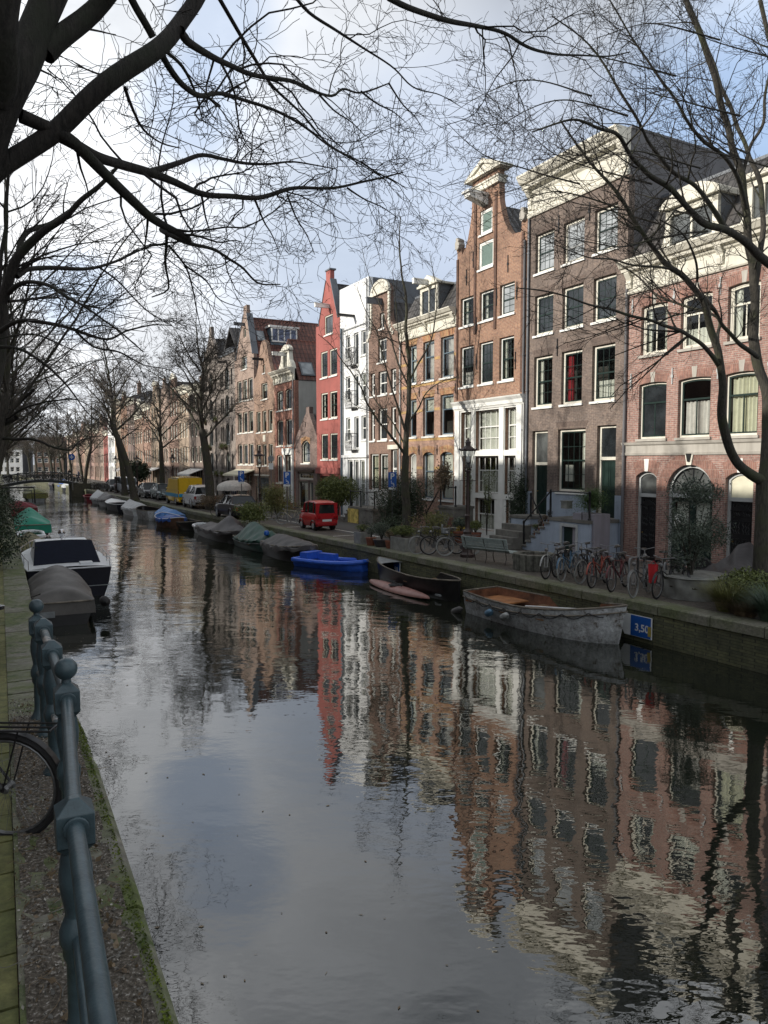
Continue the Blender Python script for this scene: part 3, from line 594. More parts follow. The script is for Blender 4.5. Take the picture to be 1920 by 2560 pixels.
# ---- D: red and yellow banded brick, mansard with dormer
h = House('red and yellow banded brick house with cream cornice, tiled mansard and dormer', 47.55, 41.91)
colsD = ((46.55, 45.75), (45.08, 43.98), (43.37, 42.17))
for i, (a, b) in enumerate(colsD):
    h.win(a, b, 8.82, 10.87, mid=.62, nx=1, ny=1, fr='grey_white', fw=.06, sash='blue_grey_paint', sill='white_paint', cur=('curtain_pale', ((.3, 1, 0, 1),)) if i else ('curtain_white',))
    h.win(a, b, 5.92, 7.97, mid=.66, fr='grey_white', fw=.06, sash='blue_grey_paint', glass='dark_glass', sill='white_paint', cur=('curtain_white', ((0, 1, .66, 1),)))
    if i: h.win(a, b, 2.62, 5.08, mid=.6, fr='grey_white', fw=.06, sash='blue_grey_paint', sill='white_paint', rise=.0, cur=('curtain_white',))
h.door(46.55, 45.75, 1.6, 5.04, light=None, mat='grey_plaster', fr='white_paint', rise=.12, panels=1)
h.wall(11.25, mat='brick_salmon', depth=9)
h.lintels([(a, b, z, r) for a, b in colsD for z, r in ((5.1, .2), (7.98, 0), (10.88, 0))], 'brick_yellow_arch', .33, None)
for zz in (4.25, 5.76, 7.3, 8.66, 9.9):
    seg = [(47.55, 46.6), (45.7, 45.13), (43.93, 43.42), (42.12, 41.91)] if zz != 5.76 and zz != 8.66 else [(47.5, 41.95)]
    for a, b in seg: h.board(a, b, zz-.07, zz+.07, -.01, .015, 'yellow_brick', 'brick_band')
h.cornice(11.22, 12.15, .5, frieze=.55, consoles=3); h.roof('mansard', 13.75, 'slate_tiles', eave=12.1, yi=1.0)
def dormer(h, s0, s1, z0, z1, y=.35, ped=True, d=2.2, glass='dark_glass', nwin=2, apex=.55, mat='cream_paint'):
    X0, X1, a, b = h.X(s0), h.X(s1), z0-G0, z1-G0; m = MB(); m.box(X0+.05, X1-.05, y+.1, y+d, a, b); t = m.build('dormer', 'lead_grey', h.E); m = MB()
    m.plate([(X0, a), (X1, a), (X1, b), (X0, b)], y, y+.1, [[(X0+.2, a+.12), (X1-.2, a+.12), (X1-.2, b-.2), (X0+.2, b-.2)]]); mx = (X0+X1)/2
    for i in range(1, nwin): q = X0+.2+(X1-X0-.4)*i/nwin; m.box(q-.03, q+.03, y+.02, y+.09, a+.12, b-.2)
    m.box(X0-.12, X1+.12, y-.14, y+d, b, b+.1)
    if ped: m.plate([(X0-.1, b+.1), (X1+.1, b+.1), (mx+.25, b+apex-.12), (mx, b+apex), (mx-.25, b+apex-.12)], y-.1, y+.3)
    m.build('dormer_front', mat, t); m = MB(); m.box(X0+.19, X1-.19, y+.06, y+.065, a+.11, b-.19); m.build('pane', glass, t)
dormer(h, 45.45, 43.75, 12.2, 13.72, y=.02); h.hoist(44.6, 13.75, 1.2, hook=False)
h.pipe(47.45, 1.1, 11.3, 'grey_white', .05); h.anchors([(45.45, 8.3), (43.6, 8.3), (45.45, 5.2), (43.65, 5.2), (42.0, 8.2), (47.1, 8.2)], h=.5)
# ---- E: umber brick with round topped neck gable
h = House('umber brick house with a cream round-topped neck gable', 51.41, 47.55)
colsE = ((51.15, 50.6), (50.15, 49.08), (48.62, 48.02))
for i, (a, b) in enumerate(colsE):
    k = dict(sash='white_paint', fr='white_paint', sill='white_paint', fw=.06)
    h.win(a, b, 5.85, 7.72, **k); h.win(a, b, 8.5, 9.88, nx=2, ny=1, **k)
h.win(50.2, 49.13, 10.4, 11.78, nx=2, ny=1, **k); h.win(50.0, 49.42, 12.33, 13.25, mid=None, **k)
h.win(51.2, 50.12, 2.9, 5.06, mid=.62, fr='white_paint', sill='white_paint', cur=('curtain_cream',), nx=2); h.win(50.02, 48.96, 2.9, 5.06, mid=.62, fr='white_paint', sill='white_paint', cur=('curtain_pale',), nx=2)
h.door(48.62, 47.9, 1.9, 5.3, light=4.2, mat='blue_grey_paint', fr='white_paint', panels=2)
out = [(51.41, 12.0), (51.3, 12.35), (51.1, 12.6), (51.0, 13.0), (50.96, 14.4)] + [(49.9+1.02*math.cos(PI*(1-t/10))*-1*-1, 14.42+.62*math.sin(PI*t/10)) for t in range(0, 0)] + [(49.9 + 1.04*math.cos(t*PI/12), 14.42 + .62*math.sin(t*PI/12)) for t in range(1, 12)] + [(48.84, 14.4), (48.8, 13.0), (48.65, 12.6), (48.3, 12.3), (47.6, 12.1), (47.55, 11.8)]
h.wall(11.3, out, 'brick_umber', depth=10); h.roof('ridge_back', 13.9, 'black_tiles', eave=11.2)
m = MB(); c = h.X(49.9); o = [(c-1.14, 13.4), (c+1.14, 13.4)] + [(c+1.14*math.cos(t*PI/14), 13.45+.72*math.sin(t*PI/14)) for t in range(15)]; m.plate(o, -.09, .05, [[(c-.9, 13.55), (c+.9, 13.55)] + [(c+.9*math.cos(t*PI/10), 13.56+.46*math.sin(t*PI/10)) for t in range(1, 10)]])
m.box(c-1.2, c+1.2, -.14, .06, 13.32, 13.44); m.plate([(c-.85, 13.5), (c+.85, 13.5)] + [(c+.85*math.cos(t*PI/10), 13.58+.42*math.sin(t*PI/10)) for t in range(1, 10)], -.05, .02)
for sd in (-1, 1):
    for i in range(12): m.lathe([(.0, -.1), (.11, -.08), (.13, 0), (0, .05)], (c+sd*(1.1+.0*i+(max(0, i-7)**2)*.028), 0, 13.2-.21*i), 6, axis='y')
m.build('gable_moulding', 'cream_paint', h.E); h.hoist(49.75, 13.7, 1.3, 'lead_grey', .3, False)
h.board(48.9, 47.7, 5.3, 5.55, -.08, .02, 'cream_paint', 'door_cornice'); h.board(51.3, 48.9, 1.9, 2.8, -.03, .02, 'white_paint', 'panel')
# ---- F: white rendered house with sloping top and cage balconies
h = House('narrow white rendered house with cage balconies and raised flat top', 55.51, 51.41)
for z in (5.92, 8.98-.45, 11.12):
    k = dict(sash='white_paint', fr='white_plaster', sill='white_paint', fw=.03, rec=.08)
    h.win(54.62, 53.98, z, z+1.5, **k); h.win(52.42, 51.78, z, z+1.5, **k); h.win(53.42, 52.78, z-.5, z+1.5, mid=None, **k)
for a, b in ((54.4, 53.65), (52.65, 51.95)): h.win(a, b, 1.5, 4.7, mid=.55, **k)
h.win(53.5, 52.8, 1.5, 4.7, mid=None, nx=2, **k)
h.wall(15.7, mat='white_plaster', side='lead_grey', depth=9); h.roof('flat', 15.6)
h.board(55.0, 51.45, 4.86, 5.02, -.16, -.0, 'white_plaster', 'overhang'); h.board(55.02, 54.94, 4.86, 13.2, -.05, .0, 'grey_paint', 'side_trim'); h.board(54.95, 51.5, 12.95, 13.02, -.06, .0, 'grey_paint', 'upper_trim')  # overhang and thin grey trims outlining the front
for z in (5.32, 7.97, 10.6):
    m = MB(); x0, x1 = h.X(53.86), h.X(52.92); q = z-G0
    for zz in (0, 1.04): m.tube([(x0, -.02, q+zz), (x0, -.4, q+zz), (x1, -.4, q+zz), (x1, -.02, q+zz)], .02, 5)
    for i in range(14):
        if i < 11: x = x0+(x1-x0)*i/10; m.tube([(x, -.4, q+1.04), (x, -.47, q+.4), (x, -.38, q)], .009, 4)
        for xx in (x0, x1): m.tube([(xx, -.03-.37*(i % 5)/4, q+1.04), (xx, -.03-.4*(i % 5)/4, q+.4), (xx, -.03-.35*(i % 5)/4, q)], .009, 4)
    m.box(x0, x1, -.4, -.0, q-.02, q+.02); m.build('cage_balcony', 'black_paint', h.E)
h.pipe(55.2, 1.1, 13.2, 'blue_grey_paint', .06); h.hoist(53.4, 13.6, 1.5, 'black_paint', .1)
h.pipe(51.55, 1.1, 15.6, 'grey_paint', .04)
# ---- G: red rendered spout gable
h = House('slim red rendered house with steep spout gable and hoist beam', 59.38, 55.51)
k = dict(nx=2, ny=2, sill='white_paint', fr='cream_paint', fw=.09, rec=.06)
for a, b in ((58.62, 57.48), (57.14, 55.94)):
    for z0, z1 in ((4.76, 6.5), (7.52, 9.3), (10.33, 12.1)): h.win(a, b, z0, z1, **k)
h.win(57.92, 56.6, 13.15, 14.43, mid=None, nx=2, ny=1, fr='cream_paint', sill='white_paint', rec=.05)
h.win(58.85, 57.1, 1.3, 3.62, mid=None, nx=3, ny=3, fr='brown_wood', cur=('curtain_white', ((0, .6, 0, .8),))); h.door(56.6, 55.75, 1.02, 3.62, light=2.9, mat='dark_green_paint', fr='brown_wood', panels=2)
h.wall(13.9, [(59.45, 13.7), (59.45, 13.95), (58.95, 13.95), (57.68, 16.75), (57.68, 17.35), (56.98, 17.35), (56.98, 16.75), (55.82, 14.0), (55.45, 14.0), (55.45, 13.7)], 'red_plaster', depth=9)
h.roof('ridge_back', 16.6, 'black_tiles', eave=13.75)
m = MB(); W = h.W
for (a, b) in ((( h.X(58.95), 12.95), (h.X(57.68), 15.75)), ((h.X(56.98), 15.75), (h.X(55.82), 13.0))):
    dx, dz = b[0]-a[0], b[1]-a[1]; l = math.hypot(dx, dz); nx, nz = -dz/l*.07, dx/l*.07; m.plate([a, b, (b[0]+nx, b[1]+nz), (a[0]+nx, a[1]+nz)], -.04, .42)
m.box(h.X(57.75), h.X(56.9), -.05, .4, 16.35, 16.45); m.build('gable_coping', 'lead_grey', h.E); h.hoist(57.2, 14.85, 1.35); h.board(59.38, 55.51, 3.78, 4.2, -.12, -.0, 'red_plaster', 'fascia')
h.board(59.38, 58.86, 1, 3.78, -.02, .0, 'brown_wood', 'shop_post'); h.board(57.09, 56.62, 1, 3.78, -.02, .0, 'brown_wood', 'shop_post')
# ---- H: little brick house
h = House('very small brick house with pointed gable and one arched window', 63.5, 59.38)
h.win(62.27, 60.68, 4.5, 6.15, rise=.3, nx=3, ny=1, nx2=3, ny2=1, mid=.4, fr='cream_paint', sill='white_paint')
h.win(63.0, 60.1, 3.3, 3.86, mid=None, nx=5, fr='cream_paint', sash='cream_paint', sill=None); h.win(63.0, 61.1, 1.1, 3.2, mid=None, nx=2, fr='cream_paint', cur=('curtain_white', ((.4, 1, 0, 1),)), sill=None); h.door(61.0, 60.1, 1.02, 3.2, mat='grey_glass', fr='cream_paint', panels=1)
h.wall(6.3, [(63.5, 6.35), (61.35, 8.15), (61.35, 8.55), (60.75, 8.55), (60.75, 8.1), (59.38, 6.35)], 'brick_plum', depth=8); h.roof('ridge_back', 8.1, 'black_tiles', eave=6.2); h.lintels([(62.27, 60.68, 6.16, .3)], 'brick_yellow_arch', .3, None)
h.board(63.2, 59.9, 3.86, 4.02, -.14, 0, 'brown_wood', 'shop_cornice'); h.anchors([(61.45, 7.3)], h=.4)
# ---- I: red brick with ornate cream top
h = House('red brick house with ornate cream cornice and bell dormer, grey side wall', 67.95, 63.5)
k = dict(nx=2, ny=1, sill='white_paint', fr='cream_paint', fw=.08, rise=.08)
for a, b in ((67.45, 66.05), (65.55, 64.15)): h.win(a, b, 8.63, 10.18, **k); h.win(a, b, 5.86, 7.87, **k)
h.win(67.55, 66.3, 2.95, 5.15, **k); h.door(65.5, 64.15, 1.5, 5.1, light=3.9, fr='cream_paint', mat='grey_paint', panels=2)
h.wall(10.72, mat='brick_red_low', side='grey_plaster', depth=15); h.cornice(10.7, 11.68, .55, frieze=.5, consoles=4, s1=63.6)
h.roof('ridge_back', 14.1, 'red_tiles', eave=10.75); h.board(65.9, 63.8, 5.15, 5.65, -.2, 0, 'white_paint', 'door_hood'); h.board(65.8, 65.5, 1.5, 5.15, -.12, 0, 'white_paint', 'pilaster'); h.board(64.15, 63.88, 1.5, 5.15, -.12, 0, 'white_paint', 'pilaster')
m = MB(); c = h.X(65.45); m.plate([(c-1.5, 10.65), (c+1.5, 10.65), (c+1.3, 11.05), (c+.95, 11.35), (c+.75, 12.1), (c+.85, 12.15), (c+.85, 12.3), (c+.4, 12.55), (c, 12.6), (c-.4, 12.55), (c-.85, 12.3), (c-.85, 12.15), (c-.75, 12.1), (c-.95, 11.35), (c-1.3, 11.05)], -.02, .3, [[(c-.42, 10.85), (c+.42, 10.85), (c+.42, 12.0), (c-.42, 12.0)]]); m.box(c-.92, c+.92, -.14, .3, 12.1, 12.2); m.box(c-.03, c+.03, .05, .15, 10.85, 12); d = m.build('bell_gable', 'cream_paint', h.E)
m = MB(); m.box(c-.42, c+.42, .14, .16, 10.85, 12); m.build('pane', 'grey_glass', d); h.hoist(65.6, 12.75, 1.3)
def skylight(h, y0, y1, t0, t1, side=1, e=None, zr=None, lift=.1, glass='sky_glass'):
    """roof window lying in the slope that faces right"""
    e = e-G0; zr = zr-G0; W = h.W; pt = lambda t, y, o: (W - W/2*t + o*.8, y, e + (zr-e)*t + o*.55); m = MB()
    a, b = lift, .0
    P = [pt(t0, y0, a), pt(t0, y1, a), pt(t1, y1, a), pt(t1, y0, a)]; Q = [pt(t0, y0, b), pt(t0, y1, b), pt(t1, y1, b), pt(t1, y0, b)]
    m.add(P+Q, [(0,1,2,3), (4,7,6,5), (0,4,5,1), (1,5,6,2), (2,6,7,3), (3,7,4,0)]); f = m.build('skylight', 'lead_grey', h.E)
    dt, dy = (t1-t0)*.09, (y1-y0)*.1; m = MB(); m.add([pt(t0+dt, y0+dy, a+.012), pt(t0+dt, y1-dy, a+.012), pt(t1-dt, y1-dy, a+.012), pt(t1-dt, y0+dy, a+.012)], [(0,1,2,3)]); m.build('pane', glass, f)
skylight(h, .65, 1.75, .1, .42, e=10.75, zr=14.1)
h.pipe(63.75, 1.1, 10.7, 'grey_white', .045)
# ---- J: tan brick spout gable
h = House('tan brick house with narrow curved spout gable and wide garage door', 73.0, 67.95)
k = dict(nx=1, ny=1, sill='white_paint', fr='cream_paint', fw=.08)
for a, b in ((72.45, 71.4), (70.95, 69.95), (69.47, 68.46)): h.win(a, b, 4.3, 6.08, **k); h.win(a, b, 7.1, 8.86, **k)
h.win(71.1, 69.6, 9.8, 11.15, mid=None, nx=2, **{q: k[q] for q in ('sill', 'fr', 'fw')}); h.win(70.65, 70.1, 11.95, 12.65, mid=None, **{q: k[q] for q in ('sill', 'fr', 'fw')})
h.win(72.7, 69.5, 1.1, 3.4, mid=None, nx=8, fr='cream_paint', sash='blue_grey_paint', glass='grey_glass', sill=None, fw=.12)
h.wall(11.8, [(73.0, 11.7), (72.4, 11.9), (71.8, 12.7), (71.45, 13.7), (71.2, 14.3), (70.75, 14.65), (70.2, 14.65), (69.75, 14.3), (69.5, 13.7), (69.15, 12.7), (68.55, 11.9), (67.95, 11.7)], 'brick_tan', depth=14); h.roof('ridge_back', 13.8, 'red_tiles', eave=11.5); h.hoist(70.6, 13.0, 1.2, 'black_paint', .14); h.board(72.95, 69.3, 3.42, 3.55, -.1, 0, 'cream_paint', 'lintel'); h.board(70.75, 70.15, 6.3, 6.85, -.03, 0, 'cream_paint', 'gable_stone')
# ---- K: dusty brick spout gable with deep red roof
h = House('tall dusty brick house with spout gable, cream awning and long red tiled roof with dormer', 78.5, 73.0)
for a, b in ((77.77, 76.5), (76.2, 74.93), (74.62, 73.34)):
    for z0, z1 in ((4.38, 6.2), (7.22, 9.06), (10.08, 11.92)): h.win(a, b, z0, z1, nx=2, ny=1, sill='white_paint', fr='cream_paint')
h.win(76.42, 74.85, 12.85, 14.0, mid=None, nx=2, fr='cream_paint', sill='white_paint'); h.win(75.75, 75.0, 15.6, 16.4, mid=None, fr='cream_paint', sill=None)
h.win(78.1, 75.3, 1.2, 3.5, mid=None, nx=3, fr='cream_paint', sill=None); h.door(75.0, 74.0, 1.02, 3.5, light=2.9, mat='brown_wood')
h.wall(13.6, [(78.5, 13.9), (78.1, 13.9), (75.7, 17.6), (75.7, 18.35), (74.75, 18.35), (74.75, 17.6), (73.3, 13.9), (73.0, 13.9)], 'brick_dusty', depth=20); h.roof('ridge_back', 17.5, 'red_tiles', eave=13.5); h.hoist(75.4, 16.6, 1.3, 'lead_grey')
m = MB()
for (a, b) in (((h.X(78.1), 12.9), (h.X(75.7), 16.6)), ((h.X(74.75), 16.6), (h.X(73.3), 12.9))):
    dx, dz = b[0]-a[0], b[1]-a[1]; l = math.hypot(dx, dz); nx, nz = -dz/l*.1, dx/l*.1; m.plate([a, b, (b[0]+nx, b[1]+nz), (a[0]+nx, a[1]+nz)], -.05, .5)
m.build('gable_coping', 'lead_grey', h.E)
m = MB(); m.plate([(-.02, 2.95), (-1.3, 2.5), (-1.3, 2.35), (-1.27, 2.35), (-1.27, 2.46), (-.02, 2.87)], .1, h.W-.1, axis='x'); m.build('awning', 'curtain_cream', h.E)
m = MB(); W = h.W; m.box(W-2.6, W-.95, 1.9, 4.4, 13.5, 15.45); d = m.build('dormer', 'blue_grey_paint', h.E); m = MB(); m.box(W-2.7, W-.8, 1.75, 4.55, 15.45, 15.62)
for i in range(5): y = 2.0+2.3*i/4; m.box(W-.94, W-.86, y-.06, y+.06, 14.3, 15.44)
m.box(W-.94, W-.84, 1.95, 4.35, 14.18, 14.3); m.box(W-.94, W-.86, 1.95, 4.35, 15.34, 15.45); m.build('dormer_front', 'white_paint', d); m = MB(); m.box(W-.93, W-.90, 2.0, 4.3, 14.3, 15.4); m.build('pane', 'blue_glass', d)
skylight(h, .75, 1.5, .42, .66, e=13.5, zr=17.5)
# ---- L: grey warehouses with tall arched hatches
def warehouse(label, sL, sR, eave, outline, zr, cols, slits):
    h = House(label, sL, sR)
    for zt in (5.6, 8.3, 11.0, 13.6):
        for a, b in cols: h.win(a, b, zt-2.05, zt, rise=.55, mid=None, nx=2, fr='grey_white', sash='dark_green_paint', sill=None, fw=.06)
        for a in slits: h.win(a+.24, a-.24, zt-1.7, zt-.2, rise=.2, mid=None, fr='dark_green_paint', sill=None, fw=.04, sw=.03)
    for a, b in cols: h.win(a, b, 1.1, 3.1, rise=.5, mid=None, nx=2, fr='dark_green_paint', sill=None)
    for a in slits: h.win(a+.35, a-.35, 1.2, 2.9, rise=.25, mid=None, fr='dark_green_paint', sill=None)
    h.wall(eave, outline, 'brick_warehouse', depth=14); h.roof('ridge_back', zr, 'black_tiles', eave=eave-.2); h.board(sL, sR, 3.3, 3.42, -.05, .0, 'stone_band', 'string_course')
    rng = random.Random(int(sL))
    for zt in (5.6, 8.3, 11.0):
        for a in (cols[0][0]+.05, slits[0], slits[-1]):
            if rng.random() < .55: continue
            x = h.X(a-.3); m = MB(); m.box(x-.4, x+.4, -.28, -.01, zt-2.42-G0, zt-2.2-G0); b = m.build('flower_box', 'brown_wood', h.E); m = MB()
            for i in range(260): m.leaf((x+rng.gauss(0, .26), -.16+rng.gauss(0, .1), zt-2.15-G0+rng.gauss(0, .14)), .06, rng)
            m.build('box_plants', 'leaf_olive', b, fix=False)
    return h
h = warehouse('wide grey brick warehouse with arched hatches and straight cornice', 83.6, 78.5, 14.9, None, 17.4, ((81.7, 80.35),), (83.0, 82.4, 79.5)); h.cornice(14.75, 15.2, .3, 'lead_grey'); h.hoist(81.0, 14.0, 1.2, 'black_paint', .14, False)
h = warehouse('grey brick warehouse with pointed spout gable and narrow slit windows', 90.0, 83.6, 14.6, [(90.0, 14.6), (87.1, 17.4), (87.1, 18.3), (86.3, 18.3), (86.3, 17.4), (83.6, 14.6)], 17.2, ((87.4, 86.1),), (89.2, 88.5, 85.0))
# ---- the far houses
rng = random.Random(11)
far = [  # s of left edge, label, wall, top kind, eaves
 (96.2, 'dark red brick house with cream cornice and white shop awning, beside the warehouses', 'brick_brown', 'cornice', 13.0),
 (101.2, 'cream fronted house with tall panelled cornice near the yellow van', 'brick_sand', 'cornice', 13.4),
 (106.6, 'brown brick house with stepped top and tall chimney', 'brick_umber', 'neck', 12.2),
 (112.0, 'pale brick house with pointed top behind the leaning street tree', 'brick_dusty', 'point', 12.0),
 (118.0, 'sandy brick house with round bell gable in the far row', 'brick_sand', 'bell', 12.4),
 (124.0, 'salmon brick house with small white cornice in the far row', 'brick_salmon', 'cornice', 12.9),
 (130.5, 'tan brick house with dark attic roof in the far row', 'brick_tan', 'mansard', 12.0),
 (137.0, 'dark plum brick house with chimney rising above its neighbours', 'brick_plum', 'cornice', 14.6),
 (143.5, 'orange brick house with neck gable and pink awning', 'brick_orange', 'neck', 13.0),
 (150.5, 'tall sand coloured house closing the first run of the far row', 'brick_sand', 'cornice', 15.4),
 (158.5, 'white painted house with grey pediment in the far row', 'white_plaster', 'point', 11.6),
 (164.5, 'small bright red house far down the canal', 'red_plaster', 'cornice', 10.6),
 (171.5, 'dusty pink house next to the bright red one', 'brick_dusty', 'bell', 11.0),
 (179.0, 'far brown house with dark mansard roof', 'brick_umber', 'mansard', 11.5),
 (187.0, 'far rose brick house with white cornice', 'brick_rose', 'cornice', 12.3),
 (195.5, 'far sandy house with tiled attic', 'brick_sand', 'mansard', 11.0),
 (204.5, 'far salmon house with pointed gable', 'brick_salmon', 'point', 11.0),
 (214.5, 'far plum coloured house with flat cornice', 'brick_plum', 'cornice', 12.0),
 (225.0, 'far tan house at the bend of the canal', 'brick_tan', 'neck', 10.5),
 (237.0, 'last pale house visible at the bend of the canal', 'brick_dusty', 'cornice', 12.0)]
sr = 90.0
for (sl, label, wm, kind, ev) in far:
    h = House(label, sl, sr, name='canal_house'); W = h.W; nc = 3 if W < 7.5 else 4; rows = []; z = 4.6; fh = 2.75 + .12*rng.random()
    while z + 1.7 < ev - (.9 if kind == 'cornice' else .1): rows.append((z, z+1.75)); z += fh
    mg = .55; cw = (W-2*mg)/nc; k = dict(fr='cream_paint', sill=None, fw=.12, sash=rng.choice(['white_paint', 'white_paint', 'dark_green_paint']), glass='grey_glass' if rng.random() < .4 else 'dark_glass')
    for i in range(nc):
        a = sl-mg-cw*i-cw*.17; b = a-cw*.66
        for z0, z1 in rows: h.win(a, b, z0, z1, **k)
        if i == 0: h.door(a, b, 1.05, 3.7, light=3.0, panels=2, mat=rng.choice(['dark_green_paint', 'black_paint', 'brown_wood']))
        else: h.win(a, b, 1.6, 3.9, **k)
    c = sl-W/2
    if kind in ('neck', 'bell'):
        h.win(c+.7, c-.7, ev+.3, ev+1.6, mid=None, nx=2, fr='cream_paint', sill=None)
        out = [(sl, ev), (sl-.5, ev+.1), (c+1.35, ev+.9), (c+1.15, ev+2.6)] + ([(c+1.1*math.cos(t*PI/8), ev+2.6+.6*math.sin(t*PI/8)) for t in range(1, 8)] if kind == 'bell' else [(c, ev+3.2)]) + [(c-1.15, ev+2.6), (c-1.35, ev+.9), (sr+.5, ev+.1), (sr, ev)]
        h.wall(ev-.3, out, wm, depth=10); h.roof('ridge_back', ev+2.3, rng.choice(['black_tiles', 'red_tiles']), eave=ev-.35)
        m = MB(); cc = h.X(c); m.plate([(cc-1.35, ev+1.55), (cc+1.35, ev+1.55), (cc+1.2, ev+1.85), (cc, ev+2.35), (cc-1.2, ev+1.85)], -.12, .06); m.build('gable_top', 'cream_paint', h.E)
    elif kind == 'point':
        h.wall(ev, [(sl, ev), (c+.35, ev+2.9), (c+.35, ev+3.4), (c-.35, ev+3.4), (c-.35, ev+2.9), (sr, ev)], wm, depth=10); h.roof('ridge_back', ev+2.8, 'black_tiles', eave=ev-.1)
    else:
        h.wall(ev, mat=wm, depth=10); h.cornice(ev-.9, ev, .5)
        if kind == 'mansard': h.roof('mansard', ev+2.1, 'slate_tiles', yi=1.2); dormer(h, c+.8, c-.8, ev, ev+1.6, y=.02)
        else: h.roof('ridge_along', ev+1.6, 'black_tiles', eave=ev-.1)
    if rng.random() < .5: h.chimney(c+1.2, 4, ev+.5, ev+3.2)
    if sl in (96.2, 143.5, 118.0):
        m = MB(); m.plate([(-.02, 2.9), (-1.5, 2.35), (-1.5, 2.15), (-1.47, 2.15), (-1.47, 2.3), (-.02, 2.82)], .3, W-.3, axis='x'); m.build('awning', 'curtain_pale' if sl == 143.5 else 'white_paint', h.E)
    sr = sl
# houses across the head of the canal, where it bends
Pb = FP(237, 0, G0); q = Vector((-74, 196, G0)); 
for i, (label, wm, ev, w) in enumerate((('low pinkish house at the end of the water, left of the others', 'brick_dusty', 9.0, 9), ('low salmon house at the end of the water', 'brick_salmon', 8.2, 8), ('white house front at the end of the water', 'white_plaster', 9.5, 8), ('brown house at the end of the water', 'brick_umber', 10.5, 9), ('pale sandy house at the end of the water beside the far row', 'brick_sand', 10.0, 9))):
    h = House(label, w, 0, base=Vector((-146+i*11.5, 232+ i*1.5, G0)), rz=math.radians(6))
    for a in range(4):
        for z0 in (1.8, 4.6, 6.6):
            if z0+1.5 < ev: h.win(w-.6-a*(w-1.2)/4-.25, w-.6-(a+1)*(w-1.2)/4+.25, z0, z0+1.5, fr='cream_paint', sill=None, sash='white_paint', fw=.12)
    h.wall(ev, mat=wm, depth=9); h.cornice(ev-.7, ev, .4); h.roof('ridge_along', ev+2.5, 'red_tiles' if i % 2 else 'black_tiles')
# ---- left bank row: stands just outside the picture and shades the right quay
sr = 0
for i, (w, ev, zr, wm) in enumerate(((9, 14.3, 16.4, 'brick_brown'), (7, 13.5, 16.6, 'brick_rose'), (8, 15.1, 16.6, 'brick_tan'), (9, 13.6, 16.2, 'brick_umber'), (8, 14.6, 17.0, 'brick_plum'), (9, 14.2, 16.2, 'brick_rose'), (9, 13.4, 16.0, 'brick_brown'), (10, 14.4, 16.6, 'brick_tan'), (10, 13.8, 16.0, 'brick_umber'), (11, 14.2, 16.4, 'brick_rose'), (12, 13.6, 16.2, 'brick_plum'), (12, 14.0, 16.2, 'brick_brown'))):
    Y = -4 + sr*.8876; b = LB(Y, 8.2); b.z = 1.1
    h = House('left bank house number %s from the camera, its front turned to the water' % ['first','second','third','fourth','fifth','sixth','seventh','eighth','ninth','tenth','eleventh','twelfth'][i], w, 0, base=b, rz=LROT, name='canal_house')
    h.E['label'] = ('%s gabled house on the left bank, %s along from the railing' % (wm.replace('brick_', '')+' brick', ['first','second','third','fourth','fifth','sixth','seventh','eighth','ninth','tenth','eleventh','twelfth'][i]))
    if i < 5:
        for a in range(3):
            for z0 in (1.9, 4.8, 7.6, 10.4): h.win(w-.5-a*(w-1)/3-.5, w-.5-(a+1)*(w-1)/3+.5, z0, z0+1.8, fr='cream_paint', sill=None)
    h.wall(ev, mat=wm, depth=9); h.cornice(ev-.8, ev, .4); h.roof('ridge_along', zr, 'black_tiles'); sr += w
# ------------------------------------------------------------------ world, sun, camera
sc = bpy.context.scene
W_ = bpy.data.worlds.new('World'); sc.world = W_; W_.use_nodes = True; nt = W_.node_tree; bg = nt.nodes['Background']
to_sun = (Vector((-.8799, -.4752, 0)) + .22*Vector((UX, UY, 0)) + Vector((0, 0, .39))).normalized()
el = math.asin(to_sun.z); az = math.atan2(to_sun.x, to_sun.y)
sky = N(nt, 'ShaderNodeTexSky'); sky.sky_type = 'NISHITA'; sky.sun_disc = False; sky.sun_elevation = el; sky.sun_rotation = az % (2*PI); sky.air_density = 1; sky.dust_density = .6
tc = N(nt, 'ShaderNodeTexCoord'); vec = tc.outputs['Generated']
sp = N(nt, 'ShaderNodeSeparateXYZ'); L(nt, vec, sp.inputs[0])
# clouds: the view direction laid on a flat layer overhead, so they flatten towards the horizon
mz = N(nt, 'ShaderNodeMath', operation='MAXIMUM'); L(nt, sp.outputs[2], mz.inputs[0]); mz.inputs[1].default_value = .0
az_ = N(nt, 'ShaderNodeMath', operation='ADD'); L(nt, mz.outputs[0], az_.inputs[0]); az_.inputs[1].default_value = .22
dv = N(nt, 'ShaderNodeVectorMath', operation='SCALE'); iv = N(nt, 'ShaderNodeMath', operation='DIVIDE'); iv.inputs[0].default_value = 1; L(nt, az_.outputs[0], iv.inputs[1]); L(nt, vec, dv.inputs[0]); L(nt, iv.outputs[0], dv.inputs['Scale'])
n1 = noise(nt, 1.15, 8, dv.outputs[0], .52); n1.inputs['Distortion'].default_value = .35
mp = N(nt, 'ShaderNodeMapping'); mp.inputs['Location'].default_value = (3.7, 1.9, .4); L(nt, dv.outputs[0], mp.inputs[0]); n2 = noise(nt, 1.5, 8, mp.outputs[0], .56)
cov = ramp(nt, [(.24, (0,0,0)), (.37, (1,1,1))]); L(nt, n1.outputs['Fac'], cov.inputs[0])
shade = ramp(nt, [(.39, (1.9,2.05,2.3)), (.5, (3.6,3.8,4.1)), (.60, (7.2,7.4,7.6))]); 
for e in shade.color_ramp.elements: pass
L(nt, n2.outputs['Fac'], shade.inputs[0])
